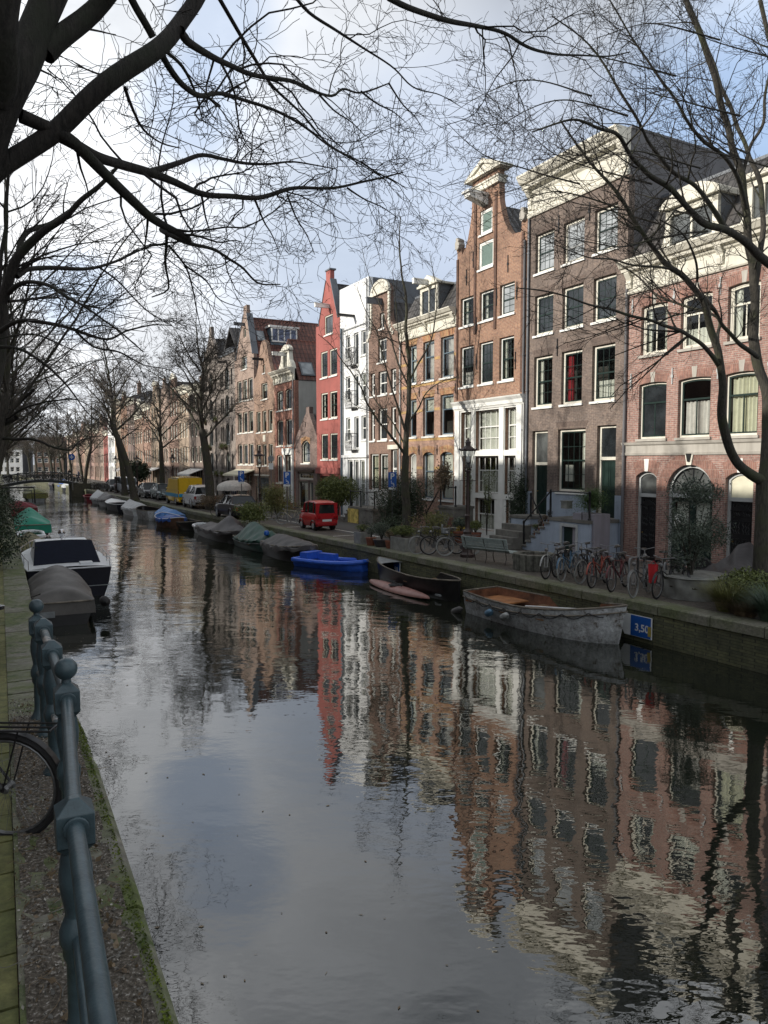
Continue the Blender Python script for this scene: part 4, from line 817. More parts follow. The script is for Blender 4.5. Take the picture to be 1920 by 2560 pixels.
def glow(px, py, w, inner):
    d = Vector((px-960, FL*math.cos(PITCH)+(1280-py)*math.sin(PITCH), -FL*math.sin(PITCH)+(1280-py)*math.cos(PITCH))).normalized()
    dt = N(nt, 'ShaderNodeVectorMath', operation='DOT_PRODUCT'); nv = N(nt, 'ShaderNodeVectorMath', operation='NORMALIZE'); L(nt, vec, nv.inputs[0]); L(nt, nv.outputs[0], dt.inputs[0]); dt.inputs[1].default_value = d
    mr = N(nt, 'ShaderNodeMapRange'); mr.interpolation_type = 'SMOOTHSTEP'; mr.inputs['From Min'].default_value = math.cos(math.radians(w)); mr.inputs['From Max'].default_value = math.cos(math.radians(inner)); L(nt, dt.outputs['Value'], mr.inputs['Value']); return mr.outputs[0]
SKYN = dict(nt=nt, sky=sky, bg=bg, cov=cov, shade=shade)
c = shade.outputs[0]
# brighter cloud at the upper left, and the dark slate bank low over the roofs
def addg(c, f, col, k):
    mu = N(nt, 'ShaderNodeMath', operation='MULTIPLY'); L(nt, f, mu.inputs[0]); mu.inputs[1].default_value = k; return mixc(nt, mu.outputs[0], c, col)
c = addg(c, glow(720, 280, 19, 2), (7.6, 7.8, 8.1), .6); c = addg(c, glow(360, 800, 14, 2), (7.6, 7.8, 8.1), .6); c = addg(c, glow(0, 640, 11, 1), (8.5, 8.5, 8.6), .6)
c = addg(c, glow(980, 680, 17, 3), (3.3, 3.9, 4.9), .85); c = addg(c, glow(1250, 420, 13, 2), (4.3, 4.9, 6.0), .6)
cl = c
blue = mixc(nt, .6, sky.outputs[0], (3.3, 4.5, 6.6))
cf = cov.outputs[0]
for (px, py, w, k) in ((1890, 330, 12, .9), (475, 270, 4.5, .6), (190, 740, 4, .6), (560, 60, 4.5, .5)):
    g_ = glow(px, py, w, 1); mu = N(nt, 'ShaderNodeMath', operation='MULTIPLY_ADD'); L(nt, g_, mu.inputs[0]); mu.inputs[1].default_value = -k; mu.inputs[2].default_value = 1
    # patches are broken up by the cloud noise
    m2 = N(nt, 'ShaderNodeMath', operation='MULTIPLY'); L(nt, cf, m2.inputs[0]); L(nt, mu.outputs[0], m2.inputs[1]); cf = m2.outputs[0]
c = mixc(nt, cf, blue, cl); L(nt, c, bg.inputs[0]); bg.inputs[1].default_value = .11
sd = bpy.data.lights.new('sun', 'SUN'); sd.energy = 3.4; sd.angle = math.radians(.6); sd.color = (1, .93, .83)
so = bpy.data.objects.new('sun', sd); C.objects.link(so); so.rotation_euler = to_sun.to_track_quat('Z', 'Y').to_euler()
cd = bpy.data.cameras.new('camera'); co = bpy.data.objects.new('camera', cd); C.objects.link(co); co.location = CAM; co.rotation_euler = (PI/2 - PITCH, 0, 0)
cd.sensor_fit = 'VERTICAL'; cd.sensor_height = 36; cd.lens = 36*FL/2560; cd.clip_end = 3000; cd.clip_start = .05; sc.camera = co
sc.view_settings.view_transform = 'Standard'; sc.view_settings.look = 'None'; sc.view_settings.exposure = .58; sc.view_settings.gamma = 1
sc.cycles.max_bounces = 7; sc.cycles.glossy_bounces = 4; sc.cycles.transparent_max_bounces = 12; sc.cycles.transmission_bounces = 4; sc.cycles.diffuse_bounces = 3; sc.cycles.caustics_reflective = False; sc.cycles.caustics_refractive = False
# ------------------------------------------------------------------ water
m, nt, p = newmat('water'); tc = N(nt, 'ShaderNodeTexCoord'); v = tc.outputs['Object']
p.inputs['Base Color'].default_value = (.012, .014, .010, 1); p.inputs['Roughness'].default_value = .015; p.inputs['IOR'].default_value = 2.2; p.inputs['Specular IOR Level'].default_value = .5
def wave(scale, rot, stretch, det, dist, st):
    mp = N(nt, 'ShaderNodeMapping'); mp.inputs['Rotation'].default_value = (0, 0, rot); mp.inputs['Scale'].default_value = (stretch, 1, 1); L(nt, v, mp.inputs[0])
    n = noise(nt, scale, det, mp.outputs[0], .55); return n
sp = N(nt, 'ShaderNodeSeparateXYZ'); L(nt, v, sp.inputs[0])
mr = N(nt, 'ShaderNodeMapRange'); mr.interpolation_type = 'SMOOTHSTEP'; mr.inputs['From Min'].default_value = 8; mr.inputs['From Max'].default_value = 60; mr.inputs['To Min'].default_value = .27; mr.inputs['To Max'].default_value = 1.15; L(nt, sp.outputs[1], mr.inputs['Value'])
pn = noise(nt, .16, 3, v, .5); pr = ramp(nt, [(.38, (.35,.35,.35)), (.62, (1.25,1.25,1.25))]); L(nt, pn.outputs['Fac'], pr.inputs[0])
mu = N(nt, 'ShaderNodeMath', operation='MULTIPLY'); L(nt, mr.outputs[0], mu.inputs[0]); L(nt, pr.outputs[0], mu.inputs[1])
nA = wave(2.6, .45, .55, 3, 0, 0); nB = wave(11, -.2, .6, 2, 0, 0); nC = wave(.7, .2, .8, 2, 0, 0)
prev = None
for n, d, s_ in ((nC, .20, .25), (nA, .050, .4), (nB, .006, .4)):
    b = N(nt, 'ShaderNodeBump'); b.inputs['Distance'].default_value = d; ms = N(nt, 'ShaderNodeMath', operation='MULTIPLY'); L(nt, mu.outputs[0], ms.inputs[0]); ms.inputs[1].default_value = s_; L(nt, ms.outputs[0], b.inputs['Strength'])
    L(nt, n.outputs['Fac'], b.inputs['Height'])
    if prev: L(nt, prev, b.inputs['Normal'])
    prev = b.outputs[0]
L(nt, prev, p.inputs['Normal'])
m = MB(); m.add([(-400, -30, 0), (60, -30, 0), (60, 420, 0), (-400, 420, 0)], [(0,1,2,3)]); tag(m.build('canal_water', 'water'), kind='structure')
# ------------------------------------------------------------------ ground
def strip(name, fnA, fnB, Ys, zf, mat, kind='structure', thick=None, label=None, cat=None):
    m = MB(); P = []
    for Y in Ys: a, b = fnA(Y), fnB(Y); z = zf(Y); P += [(a.x, a.y, z), (b.x, b.y, z)]
    n = len(Ys); m.add(P, [(2*i, 2*i+1, 2*i+3, 2*i+2) for i in range(n-1)])
    if thick: m.add([(p[0], p[1], p[2]-thick) for p in P] + P, [(2*i+2, 2*i+3, 2*i+1, 2*i) for i in range(n-1)] + [(2*i, 2*i+2, 2*i+2+2*n, 2*i+2*n) for i in range(n-1)] + [(2*i+3, 2*i+1, 2*i+1+2*n, 2*i+3+2*n) for i in range(n-1)] + [(0, 2*n, 2*n+1, 1), (2*n-2, 2*n-1, 4*n-1, 4*n-2)])
    o = m.build(name, mat)
    if kind: tag(o, kind=kind)
    else: tag(o, label, cat)
    return o
Yr = [-25, 0, 10, 20, 30, 40, 60, 80, 100, 130, 170, 230, 300]
strip('right_ground', lambda Y: RQ(Y, .02), lambda Y: RQ(Y, 500), Yr, lambda Y: .99, 'paving')
strip('far_ground', lambda Y: Vector((-900, Y, 0)), lambda Y: Vector((-60, Y, 0)), [232, 260, 1500], lambda Y: .985, 'ground_soil')
strip('left_ground', lambda Y: LB(Y, .30), lambda Y: LB(Y, 500), [-25, 0, 6.5, 7.5, 8.5, 9.5, 10.5, 11.5, 12.3, 13, 30, 60, 120, 230], lambda Y: lz(Y)-.03, 'paving_red')
road = strip('road', lambda Y: RQ(Y, 1.9), lambda Y: RQ(Y, 5.0), [33, 37, 45, 60, 80, 100, 130, 170, 230], lambda Y: .996, 'asphalt')
m = MB()
def line_on(m, a, b, w, z):
    a, b = Vector((a.x, a.y, 0)), Vector((b.x, b.y, 0)); d = (b-a).normalized(); n = Vector((-d.y, d.x, 0))*w/2
    m.add([(a-n)[:2]+(z,), (b-n)[:2]+(z,), (b+n)[:2]+(z,), (a+n)[:2]+(z,)], [(0,1,2,3)])
for i in range(8): Y = 35 + i*5.0; line_on(m, RQ(Y, .75), RQ(Y, 2.5), .1, 1.002)
line_on(m, RQ(33.5, 2.5), RQ(70, 2.5), .1, 1.0025); line_on(m, RQ(33.0, 1.6), RQ(35, 2.5), .1, 1.003)
tag(m.build('road_markings', 'paint_line'), kind='structure')
def wallface(name, label, fn, Ys, z0, zf, mat, cap, capw, capmat, over=.04, joint=1.15, caph=.24):
    m = MB(); P = []
    for Y in Ys: a = fn(Y, 0); b = fn(Y, .5); P += [(a.x, a.y, z0), (a.x, a.y, zf(Y)-caph), (b.x, b.y, zf(Y)-caph), (b.x, b.y, z0)]
    m.add(P, [(4*i+j, 4*i+j+1, 4*i+j+5, 4*i+j+4) for i in range(len(Ys)-1) for j in range(3)])
    w = tag(m.build(name, mat), label, 'wall'); 
    m = MB(); Y = Ys[0]; rng = random.Random(3)
    while Y < Ys[-1]:
        Y2 = Y + joint*(1 if Y < 45 else 3)*(.9+.25*rng.random()); za, zb = zf(Y)+rng.uniform(-.008, .008), zf(Y2)+rng.uniform(-.008, .008)
        q = .012; e = over + rng.uniform(-.008, .008); A = [fn(Y+q, -e), fn(Y2-q, -e), fn(Y2-q, capw), fn(Y+q, capw)]
        c = .03; B = [fn(Y+q, -e+c), fn(Y2-q, -e+c), fn(Y2-q, capw), fn(Y+q, capw)]
        V = [(A[i].x, A[i].y, (za, zb, zb, za)[i]-caph) for i in range(4)] + [(A[i].x, A[i].y, (za, zb, zb, za)[i]-c) for i in range(4)] + [(B[i].x, B[i].y, (za, zb, zb, za)[i]) for i in range(4)]
        m.add(V, [(3,2,1,0), (8,9,10,11)] + [(i, (i+1)%4, (i+1)%4+4, i+4) for i in range(4)] + [(i+4, (i+1)%4+4, (i+1)%4+8, i+8) for i in range(4)]); Y = Y2
    m.build('coping', capmat, w)
    return w
wallface('quay_wall', 'mossy brick quay wall with grey coping stones along the right bank', RQ, [-25, 0, 15, 30, 50, 80, 120, 170, 230], -1, lambda Y: 1.02, 'quay_brick_mossy', 0, .55, 'coping_right')
wallface('quay_wall', 'left quay wall with mossy coping under the green railing', LB, [-3, 0, 3, 6.5, 8, 9.5, 11, 12, 13, 16, 20, 30, 50, 80, 120, 230], -1, lambda Y: lz(Y)+.012, 'quay_brick', 0, .57, 'coping_left', joint=.95)
m = MB(); Y = -2; rk = random.Random(8)
while Y < 60:
    l = .36 if Y < 16 else 1.2; z = lz(Y+l/2)-.004+rk.uniform(-.004, .004); A = [LB(Y+.008, .575), LB(Y+l-.008, .575), LB(Y+l-.008, .80), LB(Y+.008, .80)]
    m.add([(p_.x, p_.y, z-.08) for p_ in A] + [(p_.x, p_.y, z) for p_ in A], [(4,5,6,7), (0,1,5,4), (1,2,6,5), (2,3,7,6), (3,0,4,7)]); Y += l
tag(m.build('kerb', 'kerb_olive'), kind='structure')
m = MB()
for i in range(420): v = LB(2+55*rk.random()**1.3, -.15-abs(rk.gauss(0, 1.6))); m.leaf((v.x, v.y, .006), rk.uniform(.015, .035), rk, 0, .6)
for v_ in range(len(m.v)): m.v[v_] = (m.v[v_][0], m.v[v_][1], .006)
tag(m.build('floating_leaves', 'leaf_dry', fix=False), kind='stuff')
# litter and gravel spread over the near left coping
rng = random.Random(5); m = MB()
def lsurf(u, vv): Y = 1.2+6.3*u; return (*LB(Y, .045+.5*vv)[:2], lz(Y)+.018+.006*math.sin(u*90+vv*13))
m.sheet(lsurf, 60, 6); m.build('gravel_bed', 'gravel'); tag(bpy.data.objects['gravel_bed'], kind='stuff')
m = MB()
for i in range(5200):
    Y = 1.0 + 7.5*rng.random()**1.1; b = .05+.52*rng.random(); p_ = LB(Y, b); r = rng.choice([.004, .006, .008, .012]); m.leaf((p_.x, p_.y, lz(Y)+.026), r, rng, rng.choice([0, 0, 1, 2]), .7)
for i in range(420):
    Y = 1.2 + 6*rng.random(); b = .1+.46*rng.random(); p_ = LB(Y, b); a = rng.random()*6.3; l = rng.uniform(.02, .09); z = lz(Y)+.03
    m.tube([(p_.x, p_.y, z), (p_.x+l*.5*math.cos(a), p_.y+l*.5*math.sin(a), z+.006), (p_.x+l*math.cos(a+.4), p_.y+l*math.sin(a+.4), z)], .0018, 3, 1, caps=False)
for i in range(300):
    Y = 1.1 + 7*rng.random(); b = .08+.45*rng.random(); p_ = LB(Y, b); m.leaf((p_.x, p_.y, lz(Y)+.03), rng.uniform(.014, .03), rng, 1, .6)
for i in range(34):
    Y = 1.2 + 5*rng.random(); b = .1+.4*rng.random(); p_ = LB(Y, b); a = rng.random()*6.3; l = rng.uniform(.12, .34); z = lz(Y)+.035
    m.tube([(p_.x+l*t*math.cos(a+.5*math.sin(t*3+i)), p_.y+l*t*math.sin(a+.5*math.sin(t*3+i)), z+.01*math.sin(t*5)) for t in [q/9 for q in range(10)]], [.0035-.0002*q for q in range(10)], 4, 1 if i % 3 else 0, caps=False)
tag(m.build('leaf_litter', ['stone_step', 'leaf_dry', 'stone_band'], fix=False), kind='stuff')
m = MB()
for i in range(16000):
    Y = 1.0 + 14*rng.random()**1.5; t = (math.sin(Y*2.3)+math.sin(Y*5.1+1))*.5; b = -.045 + abs(rng.gauss(0, .035+.03*max(0, t))); p_ = LB(Y, b); m.leaf((p_.x, p_.y, lz(Y)+.01+rng.random()*.012 - (max(0, -b)*1.5+rng.random()*.05 if b < -.01 else 0)), .009, rng, 0, .6)
tag(m.build('moss_edge', ['moss'], fix=False), kind='stuff')
class Poly:
    """collects branches and turns them into thin tapered tubes, all at once"""
    def __init__(s): s.g = {}
    def add(s, pts, rad, n): s.g.setdefault((len(pts), n), []).append((pts, rad))
    def build(s, name, mats, parent, split=None):
        V = []; F = []; off = 0; MI = []
        for (k, n), L_ in s.g.items():
            P = np.array([p for p, _ in L_], dtype=np.float64); R = np.array([r for _, r in L_], dtype=np.float64); B = len(L_)
            T = np.empty_like(P); T[:, 1:-1] = P[:, 2:]-P[:, :-2]; T[:, 0] = P[:, 1]-P[:, 0]; T[:, -1] = P[:, -1]-P[:, -2]
            T /= np.linalg.norm(T, axis=2, keepdims=True)+1e-9
            ref = np.zeros((B, 1, 3)); ax = np.argmin(np.abs(T.mean(axis=1)), axis=1); ref[np.arange(B), 0, ax] = 1
            A = np.cross(T, ref); A /= np.linalg.norm(A, axis=2, keepdims=True)+1e-9; Bn = np.cross(T, A)
            w = 2*np.pi*np.arange(n)/n
            ring = P[:, :, None, :] + R[:, :, None, None]*(A[:, :, None, :]*np.cos(w)[None, None, :, None] + Bn[:, :, None, :]*np.sin(w)[None, None, :, None])
            V.append(ring.reshape(-1, 3)); i = np.arange(k-1)[:, None]; j = np.arange(n)[None, :]; j2 = (j+1) % n
            q = np.stack([i*n+j, i*n+j2, (i+1)*n+j2, (i+1)*n+j], axis=-1).reshape(-1, 4)
            Q = (q[None] + (np.arange(B)*k*n)[:, None, None] + off).reshape(-1, 4); F.append(Q); off += B*k*n
            MI.append(np.full(len(Q), 0 if n > 4 else 1, dtype=np.int32))
        V = np.concatenate(V); F = np.concatenate(F); MI = np.concatenate(MI)
        me = bpy.data.meshes.new(name); me.vertices.add(len(V)); me.vertices.foreach_set('co', V.ravel()); me.loops.add(F.size); me.loops.foreach_set('vertex_index', F.ravel().astype(np.int32))
        me.polygons.add(len(F)); me.polygons.foreach_set('loop_start', np.arange(0, F.size, 4, dtype=np.int32))
        try: me.polygons.foreach_set('loop_total', np.full(len(F), 4, dtype=np.int32))
        except Exception: pass
        for m in mats: me.materials.append(M[m])
        me.polygons.foreach_set('material_index', MI); me.polygons.foreach_set('use_smooth', np.ones(len(F), dtype=bool)); me.update(calc_edges=True)
        o = bpy.data.objects.new(name, me); C.objects.link(o); o.parent = parent; return o
def norm(v): l = math.sqrt(v[0]*v[0]+v[1]*v[1]+v[2]*v[2])+1e-9; return (v[0]/l, v[1]/l, v[2]/l)
def catmull(pts, sub=6):
    out = []; P = [pts[0]] + list(pts) + [pts[-1]]
    for i in range(1, len(P)-2):
        p0, p1, p2, p3 = P[i-1], P[i], P[i+1], P[i+2]
        for k in range(sub):
            t = k/sub; out.append(tuple(.5*((2*p1[j]) + (-p0[j]+p2[j])*t + (2*p0[j]-5*p1[j]+4*p2[j]-p3[j])*t*t + (-p0[j]+3*p1[j]-3*p2[j]+p3[j])*t**3) for j in range(len(p1))))
    out.append(tuple(pts[-1])); return out
class Tree:
    def __init__(s, seed, lv, rmin=.0025, grav=-.03, jit=.28, keep=None, trop=0.0):
        s.rng = random.Random(seed); s.P = Poly(); s.lv = lv; s.rmin = rmin; s.grav = grav; s.jit = jit; s.keep = keep
    def rdir(s, d, amin=28, amax=62):
        """a direction leaving d sideways"""
        rng = s.rng; a = math.radians(rng.uniform(amin, amax)); r = norm((rng.gauss(0,1), rng.gauss(0,1), rng.gauss(0,1)*.75)); k = r[0]*d[0]+r[1]*d[1]+r[2]*d[2]
        q = norm((r[0]-k*d[0], r[1]-k*d[1], r[2]-k*d[2])); c, sn = math.cos(a), math.sin(a); return norm((d[0]*c+q[0]*sn, d[1]*c+q[1]*sn, d[2]*c+q[2]*sn))
    def grow(s, p, d, Ln, r, lvl):
        rng = s.rng; spec = s.lv[min(lvl, len(s.lv)-1)]; n = spec['n']; pts = [p]; st = Ln/n; r1 = max(s.rmin, r*.35); rad = [r]; jit = spec.get('jit', s.jit); up = spec.get('up', s.grav)
        for i in range(n):
            d = norm((d[0]+rng.gauss(0, jit), d[1]+rng.gauss(0, jit), d[2]+rng.gauss(0, jit*.8)+up)); p = (p[0]+d[0]*st, p[1]+d[1]*st, p[2]+d[2]*st); pts.append(p); rad.append(r+(r1-r)*((i+1)/n)**.8)
        s.P.add(pts, rad, 3 if r < .02 else (5 if r < .06 else 7)); s.kids(pts, rad, Ln, lvl)
    def kids(s, pts, rad, Ln, lvl, t0=.12, dens=1.0):
        if lvl >= len(s.lv): return
        rng = s.rng; spec = s.lv[lvl]; nk = spec['k']*Ln*dens; nk = int(nk) + (rng.random() < nk % 1)
        for _ in range(nk):
            t = t0+(1-t0)*rng.random(); f = t*(len(pts)-1); i = min(int(f), len(pts)-2); f -= i
            p = tuple(pts[i][j]+(pts[i+1][j]-pts[i][j])*f for j in range(3))
            if s.keep and not s.keep(p): continue
            d = norm(tuple(pts[i+1][j]-pts[i][j] for j in range(3))); r = rad[i]+(rad[i+1]-rad[i])*f
            l = spec['l']*rng.uniform(.45, 1.15)*(1.1-.55*t); s.grow(p, s.rdir(d), l, max(s.rmin, min(r*.6, spec['r']*rng.uniform(.7, 1.2))), lvl+1)
    def limb(s, pts, r0, r1, sides=10, lvl=0, dens=1.0, t0=.12, pw=.9):
        rng = s.rng; c = catmull(pts, 7)
        # even spacing, then a slow wander so limbs are neither straight nor creased
        D_ = [0]
        for i in range(1, len(c)): D_.append(D_[-1]+math.dist(c[i], c[i-1]))
        Ln = D_[-1]; n = max(8, min(70, int(Ln/max(.10, r0*.9)))); o = []; k = 0
        for i in range(n+1):
            d = Ln*i/n
            while k < len(D_)-2 and D_[k+1] < d: k += 1
            f = (d-D_[k])/max(1e-6, D_[k+1]-D_[k]); o.append([c[k][j]+(c[k+1][j]-c[k][j])*f for j in range(3)])
        ph = [rng.uniform(0, 6.3) for _ in range(6)]; am = min(.03, r0*.35)
        for i in range(1, n):
            e_ = math.sin(PI*i/n); d = Ln*i/n
            for j in range(3): o[i][j] += am*e_*(math.sin(d*2.3+ph[j])+.5*math.sin(d*5.7+ph[j+3]))
        c = [tuple(p) for p in o]; rad = [(r0+(r1-r0)*(i/n)**pw)*(1+.05*math.sin(Ln*i/n*3.1+ph[0])) for i in range(n+1)]
        s.P.add(c, rad, sides); s.kids(c, rad, Ln, lvl, t0, dens)
def tree_obj(T, trunk_pts, r0, r1, name, label, group, mats, sides=14, cat='tree'):
    b = trunk_pts[0]; e = thing(name, label, cat, (0, 0, 0), 0, group); e.location = b
    P = Poly(); c = catmull([tuple(p[j]-b[j] for j in range(3)) for p in trunk_pts], 6); n = len(c); P.add(c, [(r0+(r1-r0)*(i/(n-1)))*(1+.45*max(0, 1-i/3)**2)*(1+.012*math.sin(i*.8)) for i in range(n)], sides)
    P.build('trunk', [mats[0], mats[0]], e); o = T.P.build('crown', mats, e); o.location = (-b[0], -b[1], -b[2]); return e
# ---- nearest tree on the left bank: trunk out of view, limbs across the top of the picture
lvN = [dict(n=8, k=1.8, l=1.9, r=.016), dict(n=9, k=3.2, l=1.05, r=.0072, jit=.25), dict(n=7, k=4.2, l=.5, r=.004, jit=.28), dict(n=6, k=4.2, l=.17, r=.0024, jit=.32), dict(n=3, k=0, l=.1, r=.002)]
keepN = lambda p: p[1] > 2.2 and p[0] > -.75*p[1] and p[2] < 4.5+1.0*p[1]
T = Tree(4, lvN, .0028, -.012, .2, keepN)
base = LB(5.0, 1.9); tb = (base.x, base.y, lz(5)); fork = PX(-170, 640, 5.6)
A = lambda x, y, d: PX(x*.5787, y*.5787, d); B = lambda x, y, d: PX(x*.4219, 500+y*.4219, d); Cc = lambda x, y, d: PX(960+x*.5787, y*.5787, d)
T.limb([fork, PX(-40, 455, 5.7), A(120, 640, 5.8), A(300, 520, 5.9), A(500, 370, 6.0), A(680, 200, 6.2), A(780, 90, 6.4), A(860, -40, 6.5), A(960, -300, 6.6)], .082, .062, 14, dens=.25)
T.limb([fork, PX(-80, 430, 5.6), A(20, 400, 5.6), A(105, 250, 5.7), A(185, 80, 5.8), A(265, -120, 5.9)], .18, .11, 16, dens=.1)
T.limb([A(-20, 420, 5.5), A(25, 200, 5.3), A(40, -60, 5.2)], .12, .09, 14, dens=.1)
T.limb([A(190, 230, 5.8), A(300, 110, 5.9), A(400, 20, 6.0), A(520, -90, 6.0)], .085, .06, 12, dens=.4)
T.limb([A(255, 585, 5.9), A(330, 625, 6.1), A(430, 680, 6.4), A(530, 715, 6.8), A(630, 745, 7.2), A(740, 790, 7.6), A(850, 828, 8.0), A(980, 840, 8.4), A(1110, 852, 8.8), A(1240, 822, 9.2), A(1380, 820, 9.6), A(1500, 800, 10), A(1640, 768, 10.4), A(1740, 745, 10.8)], .05, .009, 9, dens=1.1)
T.limb([A(90, 500, 5.7), A(180, 540, 5.8), A(290, 590, 5.9), A(400, 690, 6.1), A(480, 770, 6.4), A(560, 860, 6.8), A(640, 935, 7.2), A(720, 990, 7.6), A(810, 1040, 8.0), B(960, 165, 8.5), B(1030, 210, 8.8), B(1130, 255, 9.2), B(1250, 300, 9.7), B(1340, 345, 10.1), B(1430, 395, 10.5), B(1530, 490, 11), B(1660, 500, 11.6)], .052, .009, 9, dens=1.15)
T.limb([A(780, 130, 6.3), A(810, 180, 6.5), A(900, 235, 6.9), A(1000, 280, 7.3), A(1100, 325, 7.7), A(1250, 350, 8.2), A(1340, 395, 8.6), A(1430, 412, 9), A(1480, 382, 9.2), A(1560, 400, 9.6), A(1680, 360, 10)], .035, .008, 8, dens=1.25)
T.limb([A(640, 745, 7.2), A(700, 728, 7.5), A(780, 700, 7.8), A(875, 665, 8.2), A(960, 685, 8.6), A(1050, 705, 9), A(1160, 712, 9.4), A(1280, 700, 9.8), A(1450, 730, 10.4)], .032, .007, 7, dens=1.2)
T.limb([A(690, 215, 6.2), A(730, 290, 6.4), A(790, 370, 6.7), A(860, 412, 7), A(950, 402, 7.4), A(1060, 440, 7.8), A(1200, 480, 8.3), A(1330, 560, 8.8), A(1440, 640, 9.3), A(1640, 760, 10)], .028, .006, 7, dens=1.3)
T.limb([A(560, -20, 6.1), A(600, 60, 6.2), A(660, 160, 6.3)], .03, .03, 8, dens=.4)
T.limb([A(700, 210, 6.2), A(790, 290, 6.6), A(840, 400, 7), A(870, 500, 7.4)], .018, .006, 6)
T.limb([A(540, 380, 6.0), A(570, 460, 6.3), A(620, 560, 6.7), A(700, 620, 7.1), A(780, 640, 7.5)], .016, .005, 6)
T.limb([A(940, -20, 7.4), A(1010, 100, 7.7), A(1090, 240, 8.1), A(1170, 370, 8.5), A(1300, 490, 9), A(1420, 620, 9.5), A(1560, 700, 10), A(1680, 790, 10.6)], .022, .006, 7, dens=1.2)
T.limb([A(1270, -20, 8.5), A(1340, 60, 8.8), A(1450, 130, 9.1), A(1560, 200, 9.5), Cc(40, 290, 9.9), Cc(130, 380, 10.3), Cc(240, 410, 10.7), Cc(330, 460, 11)], .02, .005, 7, dens=1.2)
T.limb([Cc(20, -10, 8.6), Cc(90, 25, 8.8), Cc(190, 60, 9.1), Cc(290, 95, 9.4), Cc(400, 118, 9.8), Cc(520, 146, 10.2), Cc(600, 185, 10.5), Cc(690, 220, 10.9), Cc(790, 238, 11.3), Cc(950, 245, 11.8), Cc(1060, 225, 12.2)], .036, .009, 8, dens=.9)
T.limb([Cc(425, 125, 9.9), Cc(430, 230, 10), Cc(440, 330, 10.1), Cc(440, 440, 10.2), Cc(475, 520, 10.4)], .011, .004, 6, dens=.8)
T.limb([B(985, 180, 8.8), B(985, 260, 8.9), B(975, 380, 9), B(1000, 500, 9.1), B(985, 545, 9.2), B(900, 575, 9.3)], .02, .008, 7, dens=.7)
T.limb([B(1000, 270, 9), B(1100, 390, 9.4), B(1140, 520, 9.8), B(1170, 680, 10.2), B(1200, 800, 10.6)], .016, .004, 6)
T.limb([B(1100, 390, 9.4), B(1220, 480, 9.9), B(1300, 590, 10.4), B(1440, 640, 10.9)], .014, .004, 6)
T.limb([B(980, 262, 8.9), B(880, 280, 8.7), B(770, 330, 8.5), B(700, 360, 8.4)], .014, .007, 6)
for (x, y, d, dx, dy) in ((1240, 840, 9.2, 120, 260), (1100, 860, 8.8, 110, 240), (870, 840, 8, 50, 240), (1500, 812, 10, 220, 130), (1380, 410, 8.8, 200, 180), (1560, 395, 9.6, 200, 140), (640, 930, 7.2, -20, 190), (330, 630, 6, 60, 250), (1680, 360, 10, 160, 220), (1560, 700, 10, 200, 120), (500, 370, 6.0, -190, -110), (300, 110, 5.9, 200, 40), (105, 250, 5.7, 160, 110)):
    T.limb([A(x, y, d), A(x+dx*.35, y+dy*.4, d+.3), A(x+dx*.7, y+dy*.65, d+.5), A(x+dx, y+dy, d+.8)], .014, .004, 6, dens=1.1)
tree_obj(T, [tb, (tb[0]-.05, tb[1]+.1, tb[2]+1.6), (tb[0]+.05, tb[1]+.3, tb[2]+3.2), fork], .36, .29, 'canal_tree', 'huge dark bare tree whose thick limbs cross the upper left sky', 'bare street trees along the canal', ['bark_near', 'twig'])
# ---- second tree on the left bank
lvM = [dict(n=7, k=1.25, l=2.6, r=.026), dict(n=6, k=2.3, l=1.35, r=.011), dict(n=5, k=3.2, l=.62, r=.006), dict(n=4, k=3.0, l=.28, r=.0048), dict(n=3, k=0, l=.1, r=.004)]
T = Tree(9, lvM, .0044, -.01, .17, lambda p: p[0] > -.72*p[1]); b = LB(15.5, 1.0); b2 = (b.x, b.y, 1.1); fk = PX(2, 760, 15.8)
T.limb([fk, B(55, 480, 15.7), B(110, 350, 15.6), B(180, 240, 15.5), B(300, 150, 15.3), B(420, 60, 15.1), B(560, -50, 15), B(700, -200, 15)], .12, .03, 10, dens=.9)
T.limb([B(80, 450, 15.7), B(120, 300, 16), B(180, 190, 16.3), B(330, 110, 16.8), B(470, 20, 17.4)], .08, .03, 8)
T.limb([B(100, 455, 15.7), B(160, 415, 16), B(260, 400, 16.5), B(400, 402, 17), B(580, 402, 17.6), B(680, 370, 18), B(780, 320, 18.5), B(880, 275, 19), B(980, 260, 19.5)], .06, .014, 8, dens=1.0)
T.limb([B(590, 400, 17.6), B(700, 480, 18), B(800, 590, 18.5), B(900, 680, 19), B(1010, 740, 19.6), B(1130, 800, 20.2)], .025, .006, 6, dens=1.1)
T.limb([B(40, 560, 15.8), B(110, 500, 15.4), B(220, 490, 15), B(350, 540, 14.6), B(480, 620, 14.2), B(600, 700, 14), B(720, 790, 13.8), B(850, 900, 13.8)], .055, .01, 8, dens=1.15)
T.limb([B(50, 600, 15.8), B(160, 590, 16.3), B(290, 570, 16.8), B(370, 545, 17.3), B(480, 570, 18)], .035, .008, 7)
T.limb([B(0, 780, 15), B(70, 730, 14.8), B(150, 712, 14.6), B(250, 722, 14.5), B(350, 745, 14.5), B(450, 780, 14.6), B(550, 812, 14.8), B(640, 822, 15), B(750, 775, 15.4), B(890, 740, 15.9), B(1020, 745, 16.4)], .05, .009, 8, dens=1.1)
T.limb([B(450, 780, 14.6), B(560, 870, 15), B(700, 900, 15.5), B(850, 980, 16), B(980, 1000, 16.5), B(1100, 1060, 17)], .025, .006, 6)
T.limb([B(-30, 870, 15), B(60, 872, 14.9), B(150, 895, 14.8), B(230, 950, 14.8), B(320, 1030, 14.9), B(410, 1120, 15), B(500, 1240, 15.3), B(560, 1300, 15.6)], .04, .008, 8, dens=1.1)
